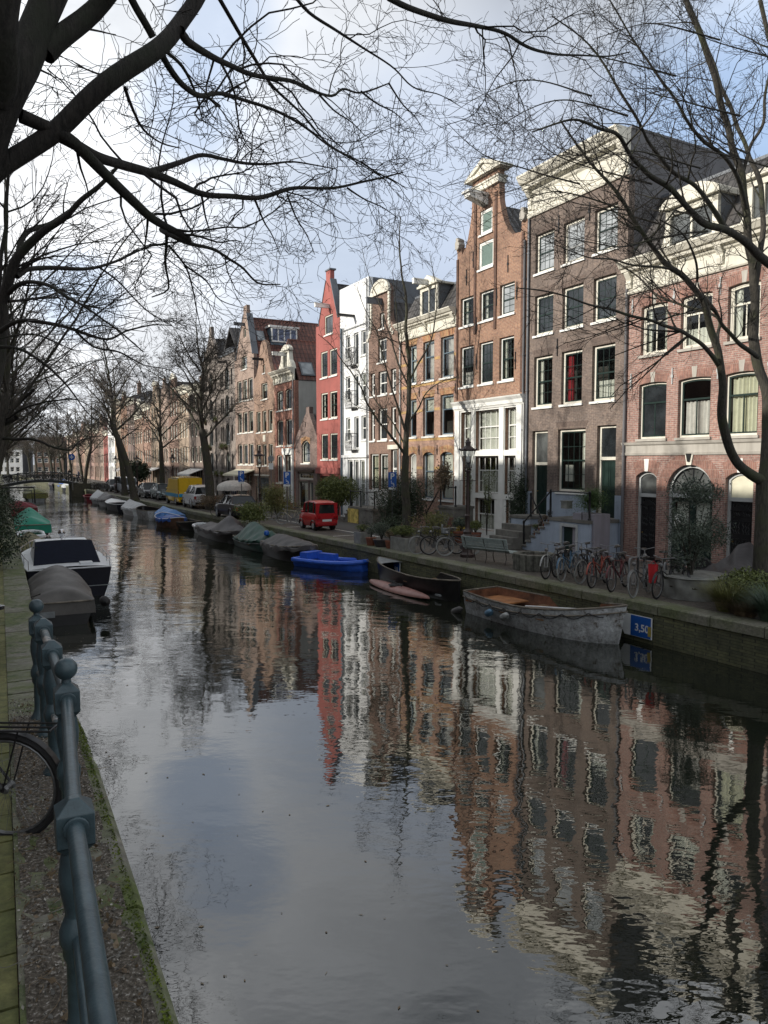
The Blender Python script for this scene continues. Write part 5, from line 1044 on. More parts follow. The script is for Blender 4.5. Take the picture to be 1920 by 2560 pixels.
T.limb([B(0, 820, 15.4), B(100, 800, 15.6), B(220, 800, 15.9), B(340, 850, 16.3), B(470, 905, 16.8)], .025, .006, 6)
T.limb([B(-10, 560, 15.8), B(10, 350, 15.8), B(30, 150, 15.8), B(40, -60, 15.8), B(60, -300, 15.6)], .05, .03, 8, dens=.7)
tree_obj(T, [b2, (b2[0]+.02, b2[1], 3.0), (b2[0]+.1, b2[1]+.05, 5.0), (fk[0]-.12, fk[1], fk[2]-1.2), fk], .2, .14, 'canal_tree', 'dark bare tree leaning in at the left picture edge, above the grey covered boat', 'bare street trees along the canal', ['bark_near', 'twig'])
# ---- generic street trees
def street_tree(seed, base, H, trunk_h, lean, label, dens=1.0, rmin=.006, far=False, spread=1.0, r0=.2, nl=7, group='bare street trees along the canal'):
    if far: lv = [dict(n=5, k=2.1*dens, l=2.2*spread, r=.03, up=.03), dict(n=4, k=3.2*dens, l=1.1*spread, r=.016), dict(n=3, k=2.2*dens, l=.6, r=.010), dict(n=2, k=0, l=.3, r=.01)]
    else: lv = [dict(n=6, k=2.1*dens, l=2.2*spread, r=.028, up=.04), dict(n=5, k=3.3*dens, l=1.15*spread, r=.012, up=.01), dict(n=5, k=4.0*dens, l=.55, r=.007), dict(n=4, k=4.4*dens, l=.26, r=.005), dict(n=3, k=0, l=.1, r=.004)]
    T = Tree(seed, lv, rmin, 0, .15); rng = T.rng; b = base; top = (b[0]+lean[0], b[1]+lean[1], b[2]+trunk_h); Hc = H-trunk_h; lx, ly = lean[0]*.25, lean[1]*.25
    ld = [(top[0]+lx*t+rng.gauss(0, .12), top[1]+ly*t+rng.gauss(0, .12), top[2]+Hc*t) for t in (.2, .45, .7, 1)]; T.limb([top]+ld, r0*.5, max(rmin*1.5, .012), 7)
    for i in range(nl+4):
        f = (i+.5)/(nl+4); z0 = -.16*trunk_h + f*Hc*.62; a = i*2.4+rng.uniform(-.4, .4); reach = (4.6-2.6*f)*spread*rng.uniform(.8, 1.15); rise = reach*rng.uniform(.55, 1.05)+.4
        px_ = top[0]+lx*max(0, z0)/Hc; py_ = top[1]+ly*max(0, z0)/Hc; p0 = (px_, py_, top[2]+z0); w = rng.uniform(-.3, .3)
        q = lambda t, k: (px_+math.cos(a+w*t)*reach*t, py_+math.sin(a+w*t)*reach*t, top[2]+z0+rise*k)
        T.limb([p0, q(.2, .22), q(.45, .52), q(.72, .84), q(1, 1)], r0*(.34-.16*f), max(rmin*1.5, .012), 6, dens=1)
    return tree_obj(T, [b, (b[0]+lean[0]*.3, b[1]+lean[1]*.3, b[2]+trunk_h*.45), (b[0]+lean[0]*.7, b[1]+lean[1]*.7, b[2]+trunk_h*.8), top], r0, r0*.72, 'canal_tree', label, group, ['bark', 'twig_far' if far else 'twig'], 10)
# ---- big tree on the right: trunk at the picture edge, limbs traced
lvR = [dict(n=8, k=2.2, l=2.1, r=.024), dict(n=7, k=3.6, l=1.1, r=.0095), dict(n=6, k=4.0, l=.48, r=.0055), dict(n=5, k=3.8, l=.24, r=.004), dict(n=3, k=0, l=.1, r=.0035)]
D = lambda x, y, d: PX(1500+x*.497, 300+y*.497, d)
T = Tree(21, lvR, .0038, .012, .16); q = Vector((9.35, 18.2, 0)); qb = (q.x, q.y, 1.0); fk = D(822, 1815, 18.3)
T.limb([fk, D(770, 1790, 18.2), D(700, 1735, 18.0), D(655, 1650, 17.8), D(620, 1530, 17.6), D(607, 1400, 17.4), D(610, 1270, 17.2), D(600, 1180, 17.1), D(575, 1090, 17), D(545, 980, 16.8), D(480, 860, 16.6), D(420, 790, 16.4), D(345, 735, 16.2), D(290, 660, 16), D(235, 600, 15.8), D(170, 500, 15.6), D(110, 410, 15.4), D(40, 310, 15.2), D(-60, 200, 15), PX(1400, 300, 14.8)], .13, .016, 10, dens=.75, t0=.35)
T.limb([D(600, 1240, 17.2), D(560, 1180, 16.9), D(500, 1120, 16.5), D(420, 1070, 16), D(300, 1020, 15.5), D(180, 990, 15.1), D(80, 965, 14.8), D(-60, 925, 14.4), PX(1380, 730, 14), PX(1290, 720, 13.6)], .055, .010, 8, dens=1.0)
T.limb([D(610, 1270, 17.2), D(590, 1100, 17.6), D(600, 1010, 17.8), D(545, 970, 18), D(430, 935, 18.3), D(300, 890, 18.6), D(190, 790, 19), D(60, 700, 19.3), PX(1450, 620, 19.6)], .05, .010, 8, dens=.9)
T.limb([fk, D(838, 1700, 18.4), D(845, 1500, 18.6), D(825, 1330, 18.7), D(790, 1200, 18.7), D(775, 1000, 18.7), D(768, 800, 18.7), D(757, 600, 18.7), D(735, 450, 18.6), D(705, 300, 18.5), D(670, 140, 18.4), D(640, 0, 18.3), PX(1780, 180, 18), PX(1740, 60, 17.8), PX(1690, -60, 17.6)], .15, .05, 11, dens=.6, t0=.4)
T.limb([D(790, 1190, 18.6), D(740, 1155, 18.3), D(680, 1110, 18), D(630, 1040, 17.7), D(580, 960, 17.4), D(510, 880, 17)], .06, .035, 8, dens=.5)
T.limb([D(860, 730, 18.4), D(800, 680, 18), D(740, 625, 17.6), D(660, 570, 17.2), D(560, 530, 16.8), D(470, 470, 16.4), D(400, 400, 16), D(330, 340, 15.6), D(250, 270, 15.2), D(170, 190, 14.8), D(90, 80, 14.4), D(0, 50, 14), PX(1430, 300, 13.6), PX(1330, 330, 13.2)], .11, .012, 9, dens=1.0)
T.limb([D(640, 560, 17.2), D(560, 440, 16.8), D(480, 330, 16.4), D(360, 250, 16), D(250, 130, 15.6), D(200, 30, 15.2), PX(1560, 240, 14.8), PX(1480, 120, 14.5), PX(1380, 40, 14.2)], .06, .010, 8, dens=1.0)
T.limb([D(735, 450, 18.6), D(690, 290, 18), D(600, 160, 17.5), D(500, 80, 17), D(420, -20, 16.6), PX(1640, 180, 16.2), PX(1560, 60, 15.9), PX(1500, -40, 15.6)], .055, .012, 8, dens=1.0)
T.limb([D(775, 900, 18.7), D(810, 600, 19), D(820, 400, 19.1), D(790, 250, 19.2), D(740, 170, 19.3), D(700, 60, 19.4), PX(1800, 200, 19.5), PX(1720, 0, 19.6)], .08, .03, 9, dens=.7)
T.limb([D(845, 1500, 18.6), D(900, 1200, 19), D(930, 800, 19.4), D(960, 400, 19.6), D(940, 0, 19.6), PX(1900, 0, 19.4)], .11, .05, 9, dens=.7)
T.limb([D(720, 260, 18.5), D(760, 130, 18.4), D(820, 20, 18.3), PX(1915, 220, 18.2), PX(1940, 80, 18)], .05, .02, 8, dens=1)
T.limb([D(400, 760, 16.4), D(300, 740, 16), D(180, 735, 15.5), D(60, 700, 15), PX(1460, 640, 14.5), PX(1360, 600, 14)], .03, .007, 7)
T.limb([D(540, 560, 16.8), D(400, 575, 16.2), D(260, 600, 15.6), D(120, 640, 15), PX(1500, 610, 14.4), PX(1400, 590, 14)], .028, .007, 7)
T.limb([D(300, 500, 15), D(420, 580, 15.4), D(480, 700, 15.8), D(490, 800, 16.4)], .012, .03, 7, dens=.6)
for i, (x, y) in enumerate(((1700, 250), (1600, 380), (1480, 420), (1420, 250), (1540, 150), (1650, 60), (1300, 420), (1400, 480), (1500, 520), (1780, 380), (1840, 120), (1330, 200))):
    d = 14.2+.25*i; dx = -150-20*(i % 4); dy = (-60, 40, -120, 90)[i % 4]; T.limb([PX(x+150, y+40, d+1), PX(x, y, d+.6), PX(x+dx*.5, y+dy*.3, d+.3), PX(x+dx, y+dy, d)], .02, .005, 6, dens=1.1)
tree_obj(T, [qb, (q.x+.03, q.y+.03, 2.0), (q.x+.04, q.y+.06, 3.0), fk], .24, .17, 'canal_tree', 'large forked bare tree at the right picture edge in front of the rose brick house', 'bare street trees along the canal', ['bark', 'twig'])
# ---- tree before the banded brick house
E_ = lambda x, y, d: PX(500+x*.4219, 650+y*.4219, d)
lvS = [dict(n=6, k=2.6, l=1.8, r=.02, up=.05), dict(n=5, k=4.0, l=.9, r=.009, up=.03), dict(n=4, k=4.0, l=.42, r=.006), dict(n=3, k=0, l=.2, r=.005)]
T = Tree(33, lvS, .005, .02, .13); q = Vector((1.08, 35.4, 0)); fk = E_(1218, 1160, 35.3)
T.limb([fk, E_(1225, 1000, 35.3), E_(1240, 800, 35.2), E_(1238, 650, 35.2), E_(1225, 450, 35.1), E_(1220, 250, 35), E_(1195, 60, 35), E_(1180, -110, 35), E_(1190, -260, 35)], .15, .018, 9, dens=.8)
T.limb([fk, E_(1170, 1090, 35), E_(1080, 985, 34.7), E_(1000, 860, 34.4), E_(930, 720, 34.1), E_(850, 600, 33.9), E_(770, 500, 33.7), E_(700, 440, 33.5)], .07, .012, 8)
T.limb([E_(1215, 1010, 35.2), E_(1150, 800, 35), E_(1090, 600, 34.8), E_(1050, 430, 34.6), E_(980, 300, 34.4), E_(930, 160, 34.2)], .06, .012, 8)
T.limb([E_(1240, 760, 35.2), E_(1170, 600, 35.6), E_(1120, 430, 36), E_(1060, 250, 36.4), E_(1000, 90, 36.8), E_(960, -60, 37)], .05, .01, 8)
T.limb([E_(1240, 720, 35.2), E_(1300, 600, 35), E_(1370, 470, 34.8), E_(1400, 300, 34.6), E_(1390, 120, 34.4), E_(1360, -40, 34.2)], .05, .01, 8)
T.limb([E_(1230, 970, 35.3), E_(1290, 880, 35), E_(1350, 780, 34.7), E_(1440, 720, 34.4), E_(1540, 690, 34.1)], .05, .01, 8)
T.limb([E_(1215, 1100, 35.3), E_(1140, 960, 35.6), E_(1020, 800, 36), E_(880, 560, 36.4), E_(800, 400, 36.8)], .04, .01, 7)
T.limb([E_(1238, 650, 35.2), E_(1180, 480, 34.8), E_(1160, 250, 34.4), E_(1140, 60, 34)], .04, .01, 7)
tree_obj(T, [(q.x, q.y, 1.0), (q.x, q.y, 2.4), E_(1215, 1330, 35.3), fk], .22, .17, 'canal_tree', 'slender bare tree with a knobbly trunk in front of the red and yellow banded house', 'bare street trees along the canal', ['bark', 'twig'])
# ---- others along the right quay
street_tree(41, (-13.0, 55.6, 1), 15.5, 6.0, (-.6, 0), 'broad bare tree with thick dark trunk in front of the grey warehouses', 1.1, .008, r0=.36, nl=10, spread=1.15)
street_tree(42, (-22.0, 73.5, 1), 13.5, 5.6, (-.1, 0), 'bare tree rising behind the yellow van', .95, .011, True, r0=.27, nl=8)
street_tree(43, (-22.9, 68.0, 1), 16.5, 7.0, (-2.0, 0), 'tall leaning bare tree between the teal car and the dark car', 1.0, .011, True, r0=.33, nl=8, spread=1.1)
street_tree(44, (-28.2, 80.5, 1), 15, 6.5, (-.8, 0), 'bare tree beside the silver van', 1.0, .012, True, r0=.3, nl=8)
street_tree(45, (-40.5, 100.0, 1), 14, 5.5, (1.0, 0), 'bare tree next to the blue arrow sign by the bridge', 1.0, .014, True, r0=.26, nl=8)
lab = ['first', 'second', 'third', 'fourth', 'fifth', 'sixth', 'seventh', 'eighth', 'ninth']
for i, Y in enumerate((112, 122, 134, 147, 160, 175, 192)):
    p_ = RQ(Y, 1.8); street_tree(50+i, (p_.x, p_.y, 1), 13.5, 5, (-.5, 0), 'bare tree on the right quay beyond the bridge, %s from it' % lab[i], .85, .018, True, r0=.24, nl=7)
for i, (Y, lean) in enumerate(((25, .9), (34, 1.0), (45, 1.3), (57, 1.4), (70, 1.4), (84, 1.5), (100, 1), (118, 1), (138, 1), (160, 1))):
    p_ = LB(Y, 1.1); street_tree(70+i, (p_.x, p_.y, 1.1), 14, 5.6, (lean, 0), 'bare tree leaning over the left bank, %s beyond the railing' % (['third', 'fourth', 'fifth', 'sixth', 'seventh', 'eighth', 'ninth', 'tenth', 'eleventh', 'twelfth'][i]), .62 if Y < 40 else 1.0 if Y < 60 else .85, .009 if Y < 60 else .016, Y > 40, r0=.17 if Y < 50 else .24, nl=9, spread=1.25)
# low sweeping branch from the third left tree
T = Tree(88, lvM, .006, -.01, .12); Fz = lambda x, y, d: PX(x*.1567, 1080+y*.1567, d); p_ = LB(25, 1.1)
T.limb([(p_.x+1.2, p_.y, 6.0), Fz(-300, 110, 25), Fz(0, 100, 24.6), Fz(300, 125, 24.3), Fz(640, 140, 24), Fz(780, 205, 24), Fz(900, 255, 24), Fz(1030, 275, 24.1), Fz(1130, 275, 24.3), Fz(1200, 215, 24.6), Fz(1300, 140, 25), Fz(1450, 90, 25.4), Fz(1650, 60, 26)], .09, .012, 8, dens=.5, t0=.3)
T.limb([Fz(900, 255, 24), Fz(990, 200, 24.2), Fz(1010, 60, 24.6), Fz(1060, 0, 25), Fz(1160, -40, 25.4)], .025, .008, 7, dens=.7)
T.limb([(p_.x+1.8, p_.y, 6.9), PX(0, 1055, 25), PX(90, 1010, 24.5), PX(190, 1000, 24), PX(260, 1040, 24)], .06, .01, 7, dens=.8)
o = T.P.build('low_limb', ['bark_near', 'twig'], [o for o in C.objects if o.get('label', '').startswith('bare tree leaning over the left bank, third')][0]); o.location = (-p_.x, -p_.y, -1.1)
# ---- woods at the bend, one mass
T = Tree(99, [dict(n=4, k=1.5, l=3.0, r=.05), dict(n=3, k=1.8, l=1.5, r=.035), dict(n=3, k=0, l=.8, r=.03)], .03, .02, .15)
for i in range(26):
    x, y = -80-rng.random()*75, 205+rng.random()*22; h0 = 4; top = (x, y, 5)
    T.limb([(x, y, 1), (x, y, 3), top], .25, .2, 6, dens=0)
    for k in range(6): a = k+rng.random(); T.limb([top, (x+1.2*math.cos(a), y+1.2*math.sin(a), 8), (x+2.6*math.cos(a), y+2.6*math.sin(a), 12)], .12, .03, 5, dens=1)
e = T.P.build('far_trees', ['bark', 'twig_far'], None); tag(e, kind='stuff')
# ---- leafy plants
def shrub(name, label, cat, c, size, n, leaf, mat, seed=0, stems=8, shape='ball', group=None, lr=None, asp=.5):
    rng = random.Random(seed+int(c[0]*13)); e = thing(name, label, cat, c, 0, group); m = MB(); w, d, h = size; cl = [(rng.gauss(0, .28)*w, rng.gauss(0, .28)*d, h*(.25+.6*rng.random())) for _ in range(max(6, n//90))]
    for i in range(n):
        if shape == 'tight':
            if i == 0: cl = [((lambda a, r, z: (math.cos(a)*r*w*.5, math.sin(a)*r*d*.5, h*z))(rng.random()*6.3, rng.random()**.6*(1.15-.5*abs(zz-.5)), zz)) for zz in [.2+.78*rng.random() for _ in range(48)]]
            a = cl[rng.randrange(48)]; p = (a[0]+rng.gauss(0, .075)*w, a[1]+rng.gauss(0, .075)*d, a[2]+rng.gauss(0, .05)*h)
        elif shape == 'clump': a = cl[rng.randrange(len(cl))]; p = (a[0]+rng.gauss(0, .11)*w, a[1]+rng.gauss(0, .11)*d, a[2]+rng.gauss(0, .10)*h)
        else:
            v = Vector((rng.gauss(0,1), rng.gauss(0,1), rng.gauss(0,1))).normalized()*(rng.random()**.4)*(.8+.35*math.sin(rng.random()*9)*.4); p = (v.x*w*.5, v.y*d*.5, h*.58+v.z*h*.42)
        m.leaf((p[0], p[1], max(.02, p[2])), leaf*rng.uniform(.6, 1.3), rng, 0, asp)
    m.build('foliage', mat, e, fix=False); P = Poly()
    for i in range(stems):
        a = rng.random()*6.3; P.add([(0, 0, -.02), (math.cos(a)*w*.12, math.sin(a)*d*.12, h*.35), (math.cos(a)*w*.3, math.sin(a)*d*.3, h*.8)], [.025, .016, .006], 5)
    if stems: P.build('stems', ['bark', 'bark'], e)
    return e
def blades(name, label, cat, c, n, ln, spread, mat, seed=0, w=.012, up=1.0, kind=None):
    rng = random.Random(seed); m = MB()
    for i in range(n):
        a = rng.random()*6.3; l = ln*rng.uniform(.5, 1.1); r = spread*rng.random()**.5; x, y = r*.35*math.cos(a), r*.35*math.sin(a); o = rng.uniform(.3, 1)*spread; pts = []
        for t in (0, .35, .7, 1): pts.append(Vector((x+math.cos(a)*o*t*t, y+math.sin(a)*o*t*t, l*up*(t-.45*t*t*o))))
        sd = Vector((-math.sin(a), math.cos(a), 0))*w; V = []
        for t, p in enumerate(pts): k = (1, .9, .6, .1)[t]; V += [p-sd*k, p+sd*k]
        m.add(V, [(2*k, 2*k+1, 2*k+3, 2*k+2) for k in range(3)])
    o = m.build(name, mat, None, fix=False); o.location = c; tag(o, label, cat, kind=kind); return o
blotch('boat_oldwhite', (.47,.49,.50), (.23,.23,.225), 2.4, .44, .66, third=(.13,.11,.09)); plain('boat_lightgrey', (.3,.31,.31), .6); plain('boat_black', (.012,.012,.013), .35, var=.3); plain('boat_rail', (.17,.15,.12), .7, var=.3, vs=5); plain('boat_rust', (.17,.07,.035), .8, var=.35, vs=3); plain('boat_darkwood', (.09,.045,.025), .7, var=.3, vs=4)
plain('boat_blue', (.03,.12,.6), .45, var=.1); plain('boat_green', (.02,.06,.05), .45, var=.2); plain('boat_white', (.62,.65,.67), .35, var=.06); plain('boat_navy', (.008,.009,.016), .5, var=.1, spec=.25); plain('boat_grey', (.22,.24,.25), .5, var=.15); plain('boat_inner', (.08,.08,.075), .8, var=.3, vs=3); plain('rope', (.3,.28,.22), .9); plain('boat_lightblue', (.08,.22,.5), .5); plain('kayak_pink', (.28,.14,.12), .5, var=.15, vs=3)
plain('tarp_grey', (.075,.072,.072), .6, var=.2, vs=1.5, bump=.35, bs=9); plain('tarp_taupe', (.10,.094,.088), .6, var=.25, vs=1.5, bump=.4, bs=7); plain('tarp_dark', (.045,.04,.042), .5, var=.2, vs=2, bump=.3, bs=12); plain('tarp_green', (.016,.065,.048), .5, var=.2, vs=2, bump=.2, bs=10); plain('tarp_teal', (.0,.22,.14), .5, var=.08, bump=.2, bs=10); plain('tarp_red', (.17,.012,.022), .6, var=.1); plain('tarp_olive', (.15,.14,.07), .8, var=.35, vs=5); plain('tarp_navy', (.008,.011,.022), .9, var=.1, spec=.15); plain('tarp_blue', (.02,.08,.3), .5, var=.15); plain('tarp_pale', (.42,.44,.45), .55, var=.08); plain('fender', (.34,.35,.34), .6, var=.2, vs=9); plain('fender_blue', (.10,.2,.3), .6); plain('rubber', (.015,.015,.016), .8); plain('wood', (.25,.15,.08), .7, var=.2, vs=6); plain('orange_wood', (.33,.14,.05), .7, var=.25, vs=4); plain('chrome', (.6,.6,.62), .2, metal=1); plain('blue_sign', (.01,.09,.38), .4, var=.04); plain('sign_white', (.7,.72,.72), .5, var=.05); plain('stain_yellow', (.4,.3,.05), .8)
def hull_form(Ln, Bm, fb, sheer, kind, trans=.75, full=.5):
    """half breadth, sheer height and keel depth along 0..1 (stern to bow)"""
    def hb(t):
        if kind == 'double': return Bm/2*max(0.02, (1-abs(2*t-1)**(2.4)))**.75
        if kind == 'raft': return Bm/2*(1 if t < .75 else max(.35, (1-((t-.75)/.27)**2.6)))
        a = trans+(1-trans)*math.sin(min(1, t/.5)*PI/2); return Bm/2*a*(1 if t < full else max(.015, 1-((t-full)/(1-full))**2.1)**.8)
    zs = lambda t: fb + sheer*(max(0, t-.35)/.65)**2 + (sheer*.7*(max(0, .4-t)/.4)**2 if kind == 'double' else sheer*.12*(max(0, .4-t)/.4)**2)
    return hb, zs
def boat(name, label, pos, heading, Ln, Bm, fb=.5, sheer=.25, kind='transom', hull='boat_oldwhite', inner='boat_inner', rail='boat_rail', cover=None, cover_h=.45, cover_t=(0.0, 1.0), cover_w=1.0, drop=.22, thwarts=(.3, .6), floor=True, group='boats moored along the quay', cat='boat', trans=.75, ridge=None, rub=None, seed=0, deck=None, cover_name='cover', cpw=1.35):
    e = thing(name, label, cat, (pos[0], pos[1], 0), heading, group); hb, zs = hull_form(Ln, Bm, fb, sheer, kind, trans); n = 22; rng = random.Random(seed); R2 = [rng.uniform(0, 6) for _ in range(8)]
    X = lambda t: (t-.5)*Ln
    prof = [(0, -.25), (.45, -.22), (.8, -.05), (.93, .45), (1.0, 1.0)]
    def sec(t, th=0):
        b = hb(t); z = zs(t); P = []
        kd = 1 if t < .8 else 1-((t-.8)/.2)**2*.9
        rake = (lambda zz: .16*Ln*.25*max(0, (t-.85)/.15)*(zz-z)/max(z, .1) if kind != 'raft' else 0)
        for (fy, fz) in prof:
            zz = fz*z if fz > 0 else fz*kd
            if th: zz = max(zz, .04)+0; 
            P.append((X(t)+rake(zz)-(0 if not th else 0), max(0, fy*b-th), zz))
        return P
    for th, nm, mt in ((0, 'hull', hull), (.035, 'inside', inner)):
        m = MB(); S = [sec(max(.001, i/n) if not th else .012+.97*i/n, th) for i in range(n+1)]; k = len(prof)
        for sg in (1, -1):
            V = [(p[0], sg*p[1], p[2]) for s_ in S for p in s_]; m.add(V, [(i*k+j, i*k+j+1, (i+1)*k+j+1, (i+1)*k+j) for i in range(n) for j in range(k-1)])
        s0 = S[0]; m.add([(p[0], p[1], p[2]) for p in s0] + [(p[0], -p[1], p[2]) for p in s0[::-1]], [tuple(range(2*k))])
        s1 = S[-1]; m.add([(p[0], p[1], p[2]) for p in s1] + [(p[0], -p[1], p[2]) for p in s1[::-1]], [tuple(range(2*k))])
        m.build(nm, mt, e, smooth=True)
    m = MB(); pts = [(X(t), hb(t)-.01, zs(t)+.01) for t in [i/n for i in range(n+1)]]; rr = .028 if kind != 'raft' else .10
    full_ = pts + [(p[0], -p[1], p[2]) for p in pts[::-1]]
    m.tube(full_, rr, 8, closed=True); m.build('gunwale', rail, e, smooth=True)
    if rub: m = MB(); m.tube([(p[0], p[1]*1.0+.02, p[2]-.16) for p in pts] + [(p[0], -p[1]-.02, p[2]-.16) for p in pts[::-1]], .022, 6, closed=True); m.build('rubbing_strake', rub, e)
    if not cover or cover_t[0] > .05 or cover_t[1] < .95:
        for t in thwarts:
            m = MB(); b = hb(t)-.03; m.box(X(t)-.13, X(t)+.13, -b, b, zs(t)*.62-.03, zs(t)*.62); m.build('thwart', 'wood' if inner != 'boat_blue' else 'boat_blue', e)
    if deck:
        t0, dm = deck; m = MB(); m.sheet(lambda a, b: (X(t0+(1-t0)*a*.985), (hb(t0+(1-t0)*a*.985)-.015)*(2*b-1), zs(t0+(1-t0)*a)+.0+.04*(1-(2*b-1)**2)), 8, 4); m.build('foredeck', dm, e)
    if cover:
        t0, t1 = cover_t; rd = ridge or (lambda t: 1)
        def cf(a, b):
            t = t0+(t1-t0)*a; q = 2*b-1; bb = hb(t)*cover_w+.05; env = min(1, (a/.12)**.6 if a < .12 else 1, ((1-a)/.12)**.6 if a > .88 else 1); hgt = cover_h*rd(t)*env
            w = .5*math.sin(a*17+R2[0]+q*2.5)+.5*math.sin(a*31+R2[1]-q*4)+.4*math.sin(q*9+R2[2]+a*6)-1.1*abs(math.sin(a*PI*5+R2[5]+q*.6))**.6+.25*math.sin(a*67+q*11+R2[6])
            if abs(q) < .86: u = q/.86; z = zs(t)+.03+hgt*(1-abs(u)**cpw)+.042*w*env*(.3+abs(u)); y = bb*u
            else: u = (abs(q)-.86)/.14; z = zs(t)+.03-(drop+.05*math.sin(a*23+R2[3])+.03*math.sin(a*47))*u; y = math.copysign(bb+.015+.02*math.sin(a*40+R2[4])*u, q)
            return (X(t), y, z)
        m = MB(); m.sheet(cf, 48, 28); e2 = [cf(0, j/28) for j in range(29)]; e3 = [cf(1, j/28) for j in range(29)]
        for ee, t, sg in ((e2, t0, -1), (e3, t1, 1)):
            V = ee + [(p[0]+sg*.02, p[1]*.96, zs(t)-drop) for p in ee]; m.add(V, [(j, j+1, j+30, j+29) for j in range(28)])
        m.build(cover_name, cover, e, smooth=True, fix=False)
    return e, hb, zs, X
def head(a, b): return math.atan2(b[1]-a[1], b[0]-a[0])
def buoy(lab, p, r, l, mat, rz=0, tilt=.4):
    m = MB(); m.lathe([(0, -l/2), (r*.5, -l*.45), (r, -l*.28), (r, l*.28), (r*.5, l*.45), (.02, l*.55), (.0, l*.6)], n=12, axis='z'); o = m.build('fender', mat, None, smooth=True); o.location = p; o.rotation_euler = (tilt, 1.2, rz); tag(o, lab, 'fender', 'fenders hung at the boats')
# old white sloop, bow towards the camera
st, bw = Vector((2.95, 22.4, 0)), Vector((5.95, 18.0, 0)); c = (st+bw)/2
e, hb, zs, X = boat('rowing_sloop', 'large weathered white open boat with rusty orange inside, bow pointing right, nearest on the right', c, head(st, bw), 5.35, 1.95, .62, .38, 'transom', inner='boat_rust', rail='boat_rail', thwarts=(.36, .62), trans=.7, rub='boat_rail')
m = MB(); m.box(X(.03), X(.25), -hb(.1)+.05, hb(.1)-.05, .40, .44); m.build('stern_bench', 'orange_wood', e)
m = MB(); m.box(X(.40), X(.58), -.6, .3, .3, .34); m.box(X(.58)+.2, X(.80), -.5, .5, .36, .4); m.box(X(.585)+.18, X(.6)+.14, -.55, .55, .3, .5); m.build('engine_boards', 'boat_darkwood', e)
m = MB()
for sg in (-1, 1):
    pt = []
    for i in range(61): t = .03+.9*i/60; k = (i % 8)/8; pt.append((X(t), sg*(hb(t)*1.0+.035), zs(t)-.10-.13*math.sin(PI*k)))
    m.tube(pt, .012, 5)
m.build('grab_rope', 'rubber', e)
m = MB(); m.tube([(X(.45), -.5, .58), (X(.72), .1, .66)], .022, 6); m.box(X(.70), X(.80), .05, .17, .63, .66); o = m.build('oar', 'sign_white', None); o.matrix_world = e.matrix_basis @ o.matrix_world; o.location = e.location; o.rotation_euler = e.rotation_euler; tag(o, 'pale oar lying across the inside of the large white boat', 'oar')
q = e.rotation_euler.z; 
def atb(e, x, y, z): return Matrix.Translation(e.location) @ Matrix.Rotation(e.rotation_euler.z, 4, 'Z') @ Vector((x, y, z))
buoy('grey dirty fender on the near side of the large white boat', atb(e, X(.40), -hb(.4)*.95-.1, .3), .10, .5, 'fender', q); buoy('blue fender beside the grey one on the large white boat', atb(e, X(.27), -hb(.27)*.95-.1, .28), .1, .42, 'fender_blue', q); buoy('dark fender floating off the stern of the large white boat', atb(e, X(-.0)-.15, -hb(.0)-.12, .06), .1, .6, 'tarp_grey', q, .1)
# black steel boat
a, b = Vector((-.3, 29.2, 0)), Vector((2.3, 23.7, 0)); c = (a+b)/2+Vector((.12, .06, 0))
e, hb, zs, X = boat('steel_boat', 'long open black boat with pale rim and a wooden seat, behind the pink kayak', c, head(b, a), 6.2, 1.4, .6, .15, 'double', 'boat_black', 'boat_black', 'boat_rail', thwarts=(.42,), trans=.6, deck=(.8, 'boat_grey'))
m = MB(); m.tube([(X(.12), -.3, .25), (X(.3), .4, .3)], .03, 5); m.box(X(.1), X(.25), -.4, .4, .12, .18); m.build('floor_boards', 'boat_grey', e)
a, b = Vector((-.55, 27.7, 0)), Vector((1.5, 23.9, 0)); c = (a+b)/2
e = thing('kayak', 'pinkish kayak floating beside the long black boat', 'kayak', c, head(a, b)); m = MB(); n = 20
m.sheet(lambda u, v: ((u-.5)*4.3, .34*max(.01, math.sin(PI*min(1, max(0, u)))**.6)*math.cos(PI*v), .02+.2*math.sin(PI*v)*max(.1, math.sin(PI*u)**.4)+.06*abs(2*u-1)**2), 26, 12); m.build('hull', 'kayak_pink', e, smooth=True, fix=False); m = MB(); m.lathe([(0, 0), (.25, 0), (.28, .02), (.25, .04), (0, .04)], (-.1, 0, .2), 16); m.build('cockpit', 'rubber', e); m = MB(); m.tube([(-.5, .1, .27), (.6, -.16, .27)], .015, 5); m.box(-.85, -.45, .02, .2, .26, .28); m.build('paddle_blade', 'rubber', e)
# blue plastic dinghy
e, hb, zs, X = boat('dinghy', 'bright blue plastic dinghy with thick tubular rim', (-2.2, 31.7, 0), head((-3.5, 32.6), (-.9, 30.7)), 3.5, 1.35, .27, .12, 'raft', 'boat_blue', 'boat_blue', 'boat_blue', thwarts=(.18, .5))
m = MB(); m.box(X(.08), X(.2), -.5, .5, .3, .62); m.box(X(.3), X(.55), -.15, .15, .3, .6); m.build('seat_box', 'boat_blue', e)
for (x, y, r) in ((1.3, .4, .3),): pass
m = MB(); m.tube([(X(1)+0, 0, .5), (X(1)+.7, .2, .15), (X(1)+1.6, .5, .12), (X(1)+2.2, .9, .7)], .014, 5); o = m.build('mooring_rope', 'rope', None); o.location = e.location; o.rotation_euler = e.rotation_euler; tag(o, 'pale slack rope from the blue dinghy to the quay', 'rope')
